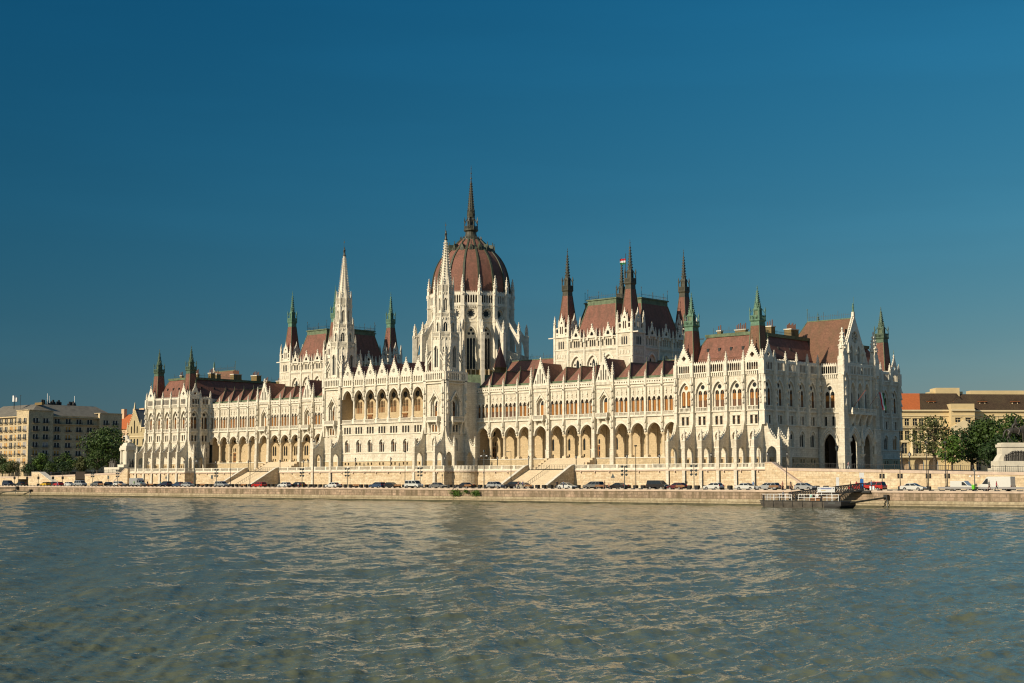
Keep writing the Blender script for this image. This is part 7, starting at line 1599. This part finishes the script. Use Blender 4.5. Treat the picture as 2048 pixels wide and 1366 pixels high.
    q = MB(); q.box(f, -L / 2 - .04, -L / 2 + .2, .3, .5, -h * .96, h * .96, M['bumper']); q.box(f, L / 2 - .2, L / 2 + .04, .26, .45, -h * .96, h * .96, M['bumper']); ob('bumper', q, R)
    return R
CARS = {}
def car(kind, x, y, rz, col, label, z=-0.9, cat=None, grp='cars parked along the quay road'):
    if kind not in CARS: R = CARS[kind] = make_car(kind)
    else: R = dup(CARS[kind])
    R.location = (x, y, z); R.rotation_euler = (0, 0, R_(rz)); tag(R, label, cat or ('van' if 'van' in kind or kind == 'minibus' else 'car'), grp)
    for k in R.children:
        if k.name.split('.')[0] in ('body', 'roof'): k.material_slots[0].link = 'OBJECT'; k.material_slots[0].material = paint(col)
    return R
WHT, SIL, GRY, BLK, NAV, BLU, RED, MAR, YEL, BEI = (0.62, 0.62, 0.58), (0.33, 0.34, 0.34), (0.14, 0.14, 0.135), (0.012, 0.012, 0.014), (0.015, 0.02, 0.05), (0.03, 0.06, 0.12), (0.42, 0.015, 0.012), (0.1, 0.012, 0.018), (0.62, 0.38, 0.01), (0.36, 0.33, 0.26)
for a in (('minibus', -160, -31, 0, NAV, 'dark blue van at the far left edge of the road'), ('saloon', -151.5, -31, 180, BLK, 'black car with red tail lamps before the dark garage opening'), ('hatchback', -130, -34, 180, YEL, 'bright yellow taxi on the left of the road'), ('hatchback', -131.0, -30.4, 0, BLK, 'dark hatchback right behind the yellow taxi'), ('hatchback', -122, -34, 180, RED, 'bright red hatchback right of the yellow taxi'), ('hatchback', -115, -34, 0, WHT, 'white hatchback left of the silver van by the underpass'), ('minibus', -108.5, -34, 0, SIL, 'silver van in front of the dark underpass'),
          ('suv', -99, -34, 180, GRY, 'grey off-roader right of the dark underpass'), ('hatchback', -96.5, -31, 0, BLK, 'black hatchback tucked behind the grey off-roader'), ('suv', -84.5, -35, 0, WHT, 'white off-roader by the second lamp mast'), ('panel_van', -73.2, -36, 0, SIL, 'tall silver panel van left of the left pavilion'), ('suv', -60, -35, 180, NAV, 'navy car in front of the left pavilion'), ('hatchback', -55, -34, 180, BLU, 'blue hatchback in front of the left pavilion'), ('saloon', -48, -35.5, 0, SIL, 'silver saloon beneath the corner of the left pavilion'),
          ('people_carrier', -31, -36, 0, SIL, 'silver people carrier left of the left river stairs'), ('estate', -14, -36, 180, RED, 'red estate car at the foot of the left river stairs'), ('hatchback', -2.5, -36.4, 180, WHT, 'white hatchback right of the left river stairs'), ('estate', -0.2, -33.8, 180, BLK, 'black estate half behind a white hatchback'), ('saloon', 17, -36, 180, WHT, 'white saloon below the left central tower'), ('estate', 34, -36, 180, BLU, 'dark blue estate with red tail lamp below the loggia'), ('hatchback', 39.3, -36, 0, BLK, 'black taxi with lime door below the loggia'),
          ('minibus', 47.2, -36, 0, WHT, 'white minibus with dark windows below the loggia'), ('saloon', 55.6, -36, 0, GRY, 'grey saloon below the right central tower'), ('saloon', 64.7, -36, 180, BLK, 'black saloon right of the central tower'), ('suv', 74.8, -36, 0, SIL, 'silver crossover left of a black off-roader'), ('suv', 78.9, -34.8, 180, BLK, 'black off-roader by the tall grey lamp'), ('hatchback', 83.8, -36, 0, BEI, 'beige hatchback left of the right river stairs'), ('saloon', 96.3, -36, 0, WHT, 'white saloon at the foot of the right river stairs'),
          ('people_carrier', 104.1, -36, 180, GRY, 'grey people carrier right of the right river stairs'), ('saloon', 110.8, -36, 180, BLK, 'black saloon with red tail lamps by the warning sign'), ('minibus', 121.5, -36, 0, BLK, 'black van below the first bay of the right pavilion'), ('hatchback', 126.4, -36, 180, MAR, 'dark red hatchback below the right pavilion'), ('hatchback', 135.6, -36, 180, WHT, 'white hatchback below the right pavilion'), ('saloon', 143.6, -36, 0, WHT, 'cream white saloon near the pontoon'), ('estate', 148.6, -36, 180, SIL, 'silver estate just right of the cream white saloon'),
          ('hatchback', 157.0, -36, 0, SIL, 'small silver hatchback above the pontoon'), ('hatchback', 168.4, -35.5, 180, RED, 'red hatchback half hidden by people at the gangway'), ('people_carrier', 171.8, -36.4, 180, RED, 'red compact people carrier beside the traffic light'), ('saloon', 179.7, -36, 0, WHT, 'white saloon between the traffic lights on the right'), ('small_van', 188.9, -35, 0, WHT, 'small white delivery van behind the steel barrier'), ('panel_van', 195.4, -35.6, 180, WHT, 'big white panel van at the right edge of the road')): car(*a)

# ------------------------------------------------------------------ street furniture
def lamp_mast(x, y, lab):
    R = empty('floodlight_mast', (x, y, -0.9)); tag(R, lab, 'floodlight', 'floodlight masts on the quay'); p = MB(); p.cone(0, 0, 0, 5.0, .1, .07, 8, M['rail']); ob('mast', p, R)
    for z in (3.2, 4.0, 4.9):
        b = MB(); b.bar((-.6, 0, z), (.6, 0, z), .03, M['rail']); ob('bracket', b, R)
        for s in (-1, 1): h = MB(); h.bar((s * .55, .12, z + .05), (s * .62, -.2, z - .12), (.19, .26), M['rail'], 8); ob('floodlight', h, R)
for x, lab in ((-94.8, 'floodlight mast beside the grey off-roader'), (-80.8, 'floodlight mast by the white off-roader'), (-30.8, 'floodlight mast in front of the left river stairs'), (6.8, 'floodlight mast right of the left river stairs'), (24.8, 'floodlight mast right of the white saloon below the left tower'), (51.5, 'floodlight mast in front of the white minibus'), (114.2, 'floodlight mast beside the black saloon by the warning sign'), (132.2, 'floodlight mast between the dark red and white hatchbacks')): lamp_mast(x, -38, lab)
def street_lamp(x, y, h, lab, dark=True, head=0, z=-0.9):
    R = empty('street_lamp', (x, y, z)); tag(R, lab, 'street lamp', 'lamps along the quay road'); m = M['iron'] if dark else M['rail']; p = MB(); p.cone(0, 0, 0, h, .1 if dark else .13, .055 if dark else .08, 8, m); p.cone(0, 0, 0, .9, .17, .14, 8, m); ob('post', p, R)
    q = MB()
    if head == 2:
        for s in (-1, 1): q.bar((0, 0, h - .6), (s * .8, 0, h - .75), .04, m); q.sq(s * .85, 0, h - .95, h - .75, .22, .1, M['white'])
        q.sq(0, 0, h, h + .5, .16, .12, m)
    elif head == 1: q.bar((0, 0, h - .05), (-1.1, 0, h), .05, m); q.box(Fr(-1.2, 0, 0, -1), -.4, .3, h - .12, h + .02, -.12, .12, M['rail'])
    else: q.box(Fr(0, 0, 0, -1), -.25, .25, h - .35, h, -.16, .16, m)
    ob('lamp_head', q, R)
for a in ((-38.4, -40, 8.2, 'tall pale lamp with twin heads at the left pavilion corner', False, 2), (74.8, -40, 8.4, 'tall pale lamp with twin heads right of the central tower', False, 2), (-48.8, -20, 9.6, 'plain dark lamp post between the left pavilion and the stairs', True, 0), (-39.4, -20, 13.4, 'very tall dark post left of the left river stairs', True, 0), (-10.5, -20, 12.9, 'very tall dark post right of the left river stairs', True, 0), (26.8, -20, 9.6, 'dark lamp post in front of the loggia', True, 0), (64.6, -20, 9.0, 'dark hooked lamp post left of the right river stairs', True, 1), (103.1, -20, 9.9, 'dark lamp post with box head right of the right river stairs', True, 0), (142.7, -20, 9.2, 'dark lamp post at the right pavilion corner', True, 0), (174.2, -20, 9.4, 'dark tall post between the right traffic lights', True, 0), (178.1, -20, 9.4, 'dark tall post right of the traffic lights', True, 0), (183.9, -20, 3.6, 'short grey post left of the small white van', False, 2)): street_lamp(*a)
def lantern(x, y, lab, h=3.6, z=3.88, big=False):
    R = empty('lantern', (x, y, z)); tag(R, lab, 'lamp', 'lanterns on the terrace'); s = h / 3.6; p = MB(); p.cone(0, 0, 0, .5 * s, .3 * s, .2 * s, 8, M['iron']); p.cone(0, 0, .5 * s, .9 * s, .2 * s, .1 * s, 8, M['iron']); p.cone(0, 0, .9 * s, 2.6 * s, .12 * s, .09 * s, 8, M['iron']); p.cone(0, 0, 2.55 * s, 2.75 * s, .07 * s, .2 * s, 8, M['iron']); ob('post', p, R)
    g = MB(); g.cone(0, 0, 2.75 * s, 3.25 * s, .14 * s, .27 * s, 8, M['lamp'] if not big else M['rail']); ob('lamp_glass', g, R); c = MB(); c.cone(0, 0, 3.25 * s, 3.5 * s, .3 * s, .08 * s, 8, M['iron']); c.bar((0, 0, 3.5 * s), (0, 0, 3.75 * s), .04 * s, M['iron'])
    for k in range(8): a = k * PI / 4; c.bar((.15 * s * math.cos(a), .15 * s * math.sin(a), 2.75 * s), (.28 * s * math.cos(a), .28 * s * math.sin(a), 3.26 * s), .025 * s, M['iron'])
    ob('cap', c, R)
for x, y, lab in ((-118.5, -2.6, 'lantern under the first arches of the left pavilion'), (-98.0, -2.6, 'lantern at the corner of the left pavilion'), (-86.9, 2, 'lantern left of the left arcade'), (-69.6, 2, 'lantern at the left parapet of the left stairs'), (-53.5, 2, 'lantern at the right parapet of the left stairs'), (-42.1, 2, 'left lantern of the close pair beside the left tower'), (-39.9, 2, 'right lantern of the close pair beside the left tower'), (-7.8, -7, 'left lantern in front of the loggia'), (7.0, -7, 'right lantern in front of the loggia'), (28.0, -6.6, 'lantern at the corner of the right tower'),
                  (39.2, 2, 'lantern in front of the first right arcade bay'), (50.4, 2, 'lantern at the left parapet of the right stairs'), (66.7, 2, 'lantern at the right parapet of the right stairs'), (83.1, 2, 'lantern in front of the right arcade'), (93.1, 2, 'lantern beside the right pavilion buttress'), (111.6, -2.7, 'lantern between the buttresses of the right pavilion'), (126.4, -2.0, 'lantern under the corner arch of the right pavilion'), (129.3, 1.5, 'lantern at the right pavilion end wall')): lantern(x, y, lab)
lantern(135.8, 12, 'large ornate black lantern before the portal', 5.6, zst(136), True); lantern(147.6, 20, 'large ornate black lantern right of the portal', 5.6, zst(147), True); lantern(139, 40, 'slim lantern behind the portal corner', 4.4, zst(139))
def traffic_light(x, y, lab, h=4.1):
    R = empty('traffic_light', (x, y, -0.9)); tag(R, lab, 'traffic light', 'traffic lights by the road'); p = MB(); p.cone(0, 0, 0, h, .09, .07, 8, M['iron']); p.sq(0, 0, 0, .8, .35, .35, M['iron']); ob('post', p, R)
    for s in (-1, 1):
        b = MB(); b.box(Fr(s * .36, 0, 0, -1), -.15, .15, 2.3, 3.25, -.13, .13, M['iron'])
        for k in range(3): b.box(Fr(s * .36, 0, 0, -1), -.12, .12, 2.5 + .3 * k, 2.53 + .3 * k, .13, .33, M['iron'])
        ob('signal_head', b, R)
for x, lab in ((164.4, 'traffic light above the red people carrier'), (168.3, 'traffic light left of the right-hand white saloon'), (174.3, 'traffic light in front of the tall post with blue plate'), (178.2, 'traffic light left of the small white van'), (-176.8, 'traffic light by the dark garage opening'), (-168.0, 'traffic light right of the dark garage opening'), (-160.3, 'traffic light left of the embankment stair wall'), (-150.5, 'traffic light before the embankment stairs'), (-144.2, 'traffic light right of the embankment stairs')): traffic_light(x, -19.6, lab)
def sign(x, y, kind, lab, h=2.6):
    R = empty('road_sign', (x, y, -0.9)); tag(R, lab, 'sign'); p = MB(); p.cone(0, 0, 0, h, .05, .04, 6, M['rail']); ob('post', p, R); b = MB(); f = Fr(0, 0, 0, -1)
    if kind == 't': b.slab(f, [(-.6, h - .1), (.6, h - .1), (0, h + .95)], [], .05, .09, M['rail'])
    else: b.box(f, -.5, .5, h - .2, h + .9, .05, .09, M['rail'])
    ob('sign_plate', b, R)
sign(96.5, -20, 't', 'back of a triangular warning sign by the black saloon'); sign(-58, -20, 's', 'back of a square sign left of the left stairs'); sign(-88, -16, 't', 'small triangular sign before the left pavilion'); sign(-115, -20, 's', 'dark sign on a pole beyond the underpass')
# dark planter blocks in a row
g0 = MB(); g0.sq(0, 0, 0, .82, .42, .44, M['iron']); g0.sq(0, 0, .82, .86, .38, .36, M['dark']); PLN = g0.mesh('planter_box')
for k in range(122):
    x = -110 + 2.15 * k
    if abs(abs(x) - 59.7) < 9.0 and False: continue
    o = link('planter_box', PLN, None, (x, -17.0, -0.9)); tag(o, 'small black box in the long row along the foot of the terrace wall', 'planter', 'black boxes along the terrace wall')
BW_ = mat('bench_wood', (0.24, 0.12, 0.05), 0.7, var=0.3, scale=2)
for x, lab in ((-89, 'brown wooden bench left of the white off-roader'), (-78.5, 'brown wooden bench right of the white off-roader'), (-62, 'brown wooden bench behind the navy cars'), (-36.5, 'brown wooden bench left of the silver people carrier'), (-17.5, 'brown wooden bench at the left stairs'), (29, 'brown wooden bench left of the dark blue estate'), (44.3, 'brown wooden bench at the tail of the white minibus'), (68.3, 'brown wooden bench right of the black saloon by the tower'), (87.3, 'brown wooden bench at the nose of the beige hatchback'), (107.8, 'brown wooden bench right of the grey people carrier'), (129.2, 'brown wooden bench right of the dark red hatchback'), (151.6, 'brown wooden bench at the tail of the silver estate')):
    R = empty('bench', (x, -39.0, -0.76)); tag(R, lab, 'bench', 'wooden benches on the quay'); f = Fr(0, 0, 0, -1)
    for k in range(4): s = MB(); s.box(f, -1.1, 1.1, .40, .45, -.26 + .14 * k, -.15 + .14 * k, BW_); ob('slat', s, R)
    s = MB(); s.slab(f, rect(-1.1, 1.1, .5, .85), [], -.34, -.29, BW_); ob('backrest', s, R)
    for q in (-.9, .9): s = MB(); s.box(f, q - .06, q + .06, 0, .40, -.26, .26, M['iron']); ob('leg', s, R)
# steel barrier, bin
R = empty('steel_barrier', (0, 0, 0)); tag(R, 'pale steel guard rail in front of the white vans', 'barrier'); s = MB(); s.box(FW, 185, 205, -.45, -.1, 37.0, 37.08, M['rim']); ob('rail', s, R)
for k in range(11): s = MB(); s.box(FW, 185.2 + 2 * k - .06, 185.2 + 2 * k + .06, -.9, -.15, 36.88, 37.0, M['rail']); ob('post', s, R)
R = empty('litter_bin', (192.2, -37.9, -0.76)); tag(R, 'bright green litter bin between the two white vans', 'bin'); s = MB(); s.sq(0, 0, .25, .95, .22, .26, cloth((0.12, 0.45, 0.02))); s.sq(0, 0, .98, 1.05, .3, .26, cloth((0.12, 0.45, 0.02))); ob('body', s, R); s = MB(); s.bar((0, .3, 0), (0, .3, 1.1), .04, M['iron']); ob('post', s, R)
# totem and signs at the gangway head
R = empty('information_totem', (173.4, -43.4, -0.76)); tag(R, 'blue information totem with white top plate at the gangway', 'sign'); s = MB(); s.box(Fr(0, 0, .6, -.8), -.3, .3, .3, 2.1, -.12, .12, cloth((0.02, 0.13, 0.42))); ob('panel', s, R); s = MB(); s.box(Fr(0, 0, .6, -.8), -.42, .42, 2.3, 3.2, -.05, .05, M['white']); ob('plate', s, R); s = MB(); s.bar((0, 0, 0), (0, 0, 3.1), .05, M['rail']); ob('post', s, R)
o = MB(); o.box(Fr(168.9, -44.2, .6, -.8), -.28, .28, -.75, 1.6, -.06, .06, M['white']); tag(ob('notice_board', o), 'narrow white notice board at the gangway', 'sign')
for x, lab in ((175.3, 'left white suitcase on the quay'), (175.9, 'right white suitcase on the quay')):
    R = empty('suitcase', (x, -43.6, -0.76)); tag(R, lab, 'suitcase'); s = MB(); s.box(FW, -.17, .17, .06, .75, -.13, .13, M['white']); ob('shell', s, R); s = MB(); s.bar((-.1, .05, .75), (-.1, .05, 1.1), .015, M['rail']); s.bar((.1, .05, .75), (.1, .05, 1.1), .015, M['rail']); s.bar((-.1, .05, 1.1), (.1, .05, 1.1), .02, M['rail']); ob('handle', s, R)

# ------------------------------------------------------------------ pontoon, gangway, mooring arms
HULL = mat('rusty_hull', (0.075, 0.065, 0.052), 0.75, var=0.5, scale=0.8)
def pontoon():
    R = empty('landing_pontoon', (0, 0, 0)); tag(R, 'rusty grey landing pontoon with white railings moored at the quay', 'pontoon'); z0, z1 = -4.5, -2.55
    h = MB(); pts = [(160.8, -57.4), (174.0, -57.4), (174.0, -51.4), (160.8, -51.4)]; lo = [(161.8, -57.2), (173.6, -57.2), (173.6, -51.6), (161.8, -51.6)]
    for k in range(4): h.face([(*lo[k], z0), (*lo[(k + 1) % 4], z0), (*pts[(k + 1) % 4], -3.0), (*pts[k], -3.0)], HULL); h.face([(*pts[k], -3.0), (*pts[(k + 1) % 4], -3.0), (*pts[(k + 1) % 4], z1), (*pts[k], z1)], HULL)
    h.face([(*p, z1) for p in pts], HULL); h.box(FW, 160.7, 174.0, -2.62, -2.5, 57.35, 57.5, M['iron'])
    for k in range(7): h.box(FW, 161.5 + 2 * k, 161.6 + 2 * k, -3.6, -2.6, 57.38, 57.46, M['iron'])
    ob('hull', h, R)
    b = MB(); P_ = [(174.02, -57.6), (177.0, -57.0), (177.0, -52.0), (174.02, -51.3)]; Q_ = [(174.02, -57.4), (176.0, -56.8), (176.0, -52.2), (174.02, -51.5)]
    for k in range(4): b.face([(*Q_[k], z0), (*Q_[(k + 1) % 4], z0), (*P_[(k + 1) % 4], -3.3), (*P_[k], -3.3)], M['iron']); b.face([(*P_[k], -3.3), (*P_[(k + 1) % 4], -3.3), (*P_[(k + 1) % 4], z1 - .05), (*P_[k], z1 - .05)], M['iron'])
    b.face([(*p, z1 - .05) for p in P_], M['iron']); b.box(Fr(174.6, -57.5, .2, -.98), .2, 1.4, -2.95, -2.8, .0, .02, M['rail']); ob('bow', b, R)
    for (a, q) in (((161.0, -57.1), (167.2, -57.1)), ((168.6, -57.1), (176.4, -56.7)), ((161.0, -51.8), (166, -51.8)), ((161.0, -57.1), (161.0, -51.8))):
        r = MB(); n = max(2, int(math.hypot(q[0] - a[0], q[1] - a[1]) / 1.1))
        for z in (-1.95, -1.42): r.bar((*a, z), (*q, z), .045, M['white'])
        for k in range(n + 1): x = a[0] + (q[0] - a[0]) * k / n; y = a[1] + (q[1] - a[1]) * k / n; r.bar((x, y, z1), (x, y, -1.4), .05, M['white'])
        ob('railing', r, R)
    for x, y in ((161.4, -57.2), (164.6, -56.9), (168.0, -57.0), (173.2, -57.1), (176.3, -56.4)): c = MB(); c.cone(x, y, z1, -1.55, .17, .15, 8, M['iron']); ob('bollard', c, R)
    for x, y in ((170.2, -55.2), (171.4, -55.4)): c = MB(); c.box(Fr(x, y + .0, 0, -1), -.55, .55, z1, -2.1, -.3, .1, BW_); ob('seat', c, R)
    s = MB(); f = Fr(173.3, -55.6, 0.55, -.835)
    s.box(f, -1.5, 1.5, -1.05, -.1, -.04, .04, M['white'])
    for k in range(13): s.box(f, -.95 + .145 * k, -.85 + .145 * k, -.5, -.27 + .05 * (k % 3 == 0), .04, .05, cloth((0.05, 0.09, 0.3)))
    for q in (-1.25, 1.25): s.slab(f, [(q - .14, -.25), (q + .14, -.25), (q, -.52)], [], .04, .05, cloth((0.05, 0.05, 0.12)))
    s.box(f, -.9, -.1, -.75, -.68, .04, .05, cloth((0.6, 0.4, 0.02))); o = ob('name_board', s, R); s = MB()
    for q in (-.8, .9): x, y, _ = f.p(q, 0, -.06); s.bar((x, y, z1), (x, y, -1.0), .05, M['white'])
    ob('board_post', s, R)
pontoon()
def gangway():
    R = empty('gangway', (0, 0, 0)); tag(R, 'dark steel truss gangway rising from the pontoon to the quay', 'gangway'); a, b = Vector((164.6, -53.6, -2.4)), Vector((174.3, -44.8, -.75)); d = (b - a); n = 22; sd = Vector((d.y, -d.x, 0)).normalized() * .8; up = Vector((0, 0, 1.25))
    k_ = MB(); k_.face([tuple(a + sd), tuple(b + sd), tuple(b - sd), tuple(a - sd)], M['iron']); k_.face([tuple(a + sd - up * .08), tuple(b + sd - up * .08), tuple(b - sd - up * .08), tuple(a - sd - up * .08)], M['iron']); ob('deck', k_, R)
    for s in (sd, -sd):
        t = MB(); t.bar(a + s, b + s, .15, M['iron']); t.bar(a + s + up, b + s + up, .13, M['iron'])
        for k in range(n + 1):
            p = a + d * (k / n) + s; t.bar(p, p + up, .075, M['iron'])
            if k < n: t.bar(p + up, p + d / n, .065, M['iron'])
        ob('truss_side', t, R)
    s = MB(); f = Fr(*(tuple(a + d * .55 + sd * 1.08)[:2]), sd.x / .8, sd.y / .8); zc = (a + d * .55).z + .95; s.box(f, -1.0, 1.0, zc - .35, zc + .2, 0, .05, M['iron'])
    for k in range(9): s.box(f, -.8 + .18 * k, -.68 + .18 * k, zc - .12, zc + .02, .05, .06, M['white'])
    ob('sign_panel', s, R); s = MB(); s.box(FW, 172.8, 176.2, -1.15, -.82, 43.5, 45.6, M['iron']); ob('landing', s, R)
gangway()
def arm(a, b, lab):
    R = empty('mooring_arm', (0, 0, 0)); tag(R, lab, 'mooring arm'); s = MB(); s.bar(a, b, .17, M['bronze'], 8); ob('strut', s, R); s = MB(); s.box(Fr(b[0], b[1], 0, -1), -.35, .35, b[2] - .4, b[2] + .5, -.6, .15, M['iron']); s.bar((b[0] + .3, b[1], b[2] - .4), (b[0] + .7, b[1] - .7, b[2] - 1.8), .09, M['rail']); ob('bracket', s, R)
arm((176.8, -54.5, -2.95), (179.4, -45.75, -2.0), 'dark steel mooring strut right of the pontoon')
arm((-150, -58, -3.3), (-118.5, -45.75, -2.3), 'lower dark mooring strut at the far left')
arm((-160, -55, -1.9), (-127.0, -45.8, -1.35), 'upper dark mooring strut at the far left')
# ------------------------------------------------------------------ flags
def flag(R, O, ex, ez, w, h, cols, seed, fold=.18):
    m = MB(); n = 10; ex = Vector(ex); ez = Vector(ez); nn = ex.cross(ez).normalized()
    for s in range(3):
        for k in range(n):
            q = []
            for kk, ss in ((k, s), (k + 1, s), (k + 1, s + 1), (k, s + 1)): p = Vector(O) + ex * (w * kk / n) + ez * (h * ss / 3) + nn * (fold * math.sin(kk * 1.3 + seed + ss * .5) * kk / n); q.append(tuple(p))
            m.face(q, cols[s])
    ob('cloth', m, R)
FR_, FWh, FG = cloth((0.45, 0.02, 0.03)), cloth((0.7, 0.7, 0.7)), cloth((0.02, 0.16, 0.06))
R = empty('national_flag', (0, 0, 0)); tag(R, 'red white and green flag on the roof pole between the dark spires', 'flag'); p = MB(); p.bar((59.73, 31.5, 49.5), (59.73, 31.5, 63.2), (.14, .07), M['iron']); ob('flagpole', p, R); flag(R, (59.65, 31.45, 61.8), (-.8, -.55, -.08), (0.02, 0, -1), 1.55, 1.6, (FR_, FWh, FG), 1)
R = empty('national_flag', (0, 0, 0)); tag(R, 'red white and green flag drooping from a slanted pole on the portal balcony', 'flag'); p = MB(); p.bar((131.3, 35.4, 19.0), (133.2, 36.6, 22.2), .06, cloth((0.25, 0.06, 0.04))); ob('flagpole', p, R); flag(R, (133.2, 36.6, 22.2), (.12, .1, -1), (.35, .75, -.12), 4.2, 1.5, (FR_, FWh, FG), 2, .1)
R = empty('flagpole', (0, 0, 0)); tag(R, 'bare slanted dark red flagpole on the portal balcony', 'flagpole'); p = MB(); p.bar((131.3, 27.4, 18.2), (134.0, 28.8, 22.4), .07, cloth((0.25, 0.06, 0.04))); ob('pole', p, R); p = MB(); p.ball(134.0, 28.8, 22.45, .12, .12, .12, M['bronze'], 6, 4); ob('knob', p, R)
# plants growing from the quay wall, rain pipes
for i, (x, z, s, lab) in enumerate(((71.4, -1.9, 1.25, 'large green shrub growing out of the quay wall'), (74.6, -1.5, .5, 'tiny green sprig between two shrubs on the quay wall'), (77.6, -1.9, 1.0, 'upright green shrub right of the larger one on the quay wall'))):
    rg = random.Random(60 + i); R = empty('wall_shrub', (x, -45.3, z)); tag(R, lab, 'shrub', 'shrubs on the quay wall'); m = MB()
    for k in range(int(330 * s)):
        p = Vector((rg.gauss(0, .62 * s), -.25 - abs(rg.gauss(0, .2 * s)), rg.gauss(.1, .3 * s))); q = Vector((rg.gauss(0, 1), rg.gauss(0, 1), rg.gauss(0, 1))).normalized() * .16; w = q.orthogonal().normalized() * .1; m.face([tuple(p + q), tuple(p + w), tuple(p - q), tuple(p - w)], LEAF[3])
    ob('leaves', m, R); m = MB(); m.bar((0, .1, 0), (.2 * s, -.3, .2 * s), .05, M['bark']); ob('stem', m, R)
pp = MB()
for fr, u in ((Fr(0, 0, 0, -1), 123.35), (Fr(0, 0, 0, -1), -100.5)): pp.box(fr, u - .1, u + .1, 3.9, 26, .62, .8, M['iron'])
ob('rain_pipe', pp, PB)
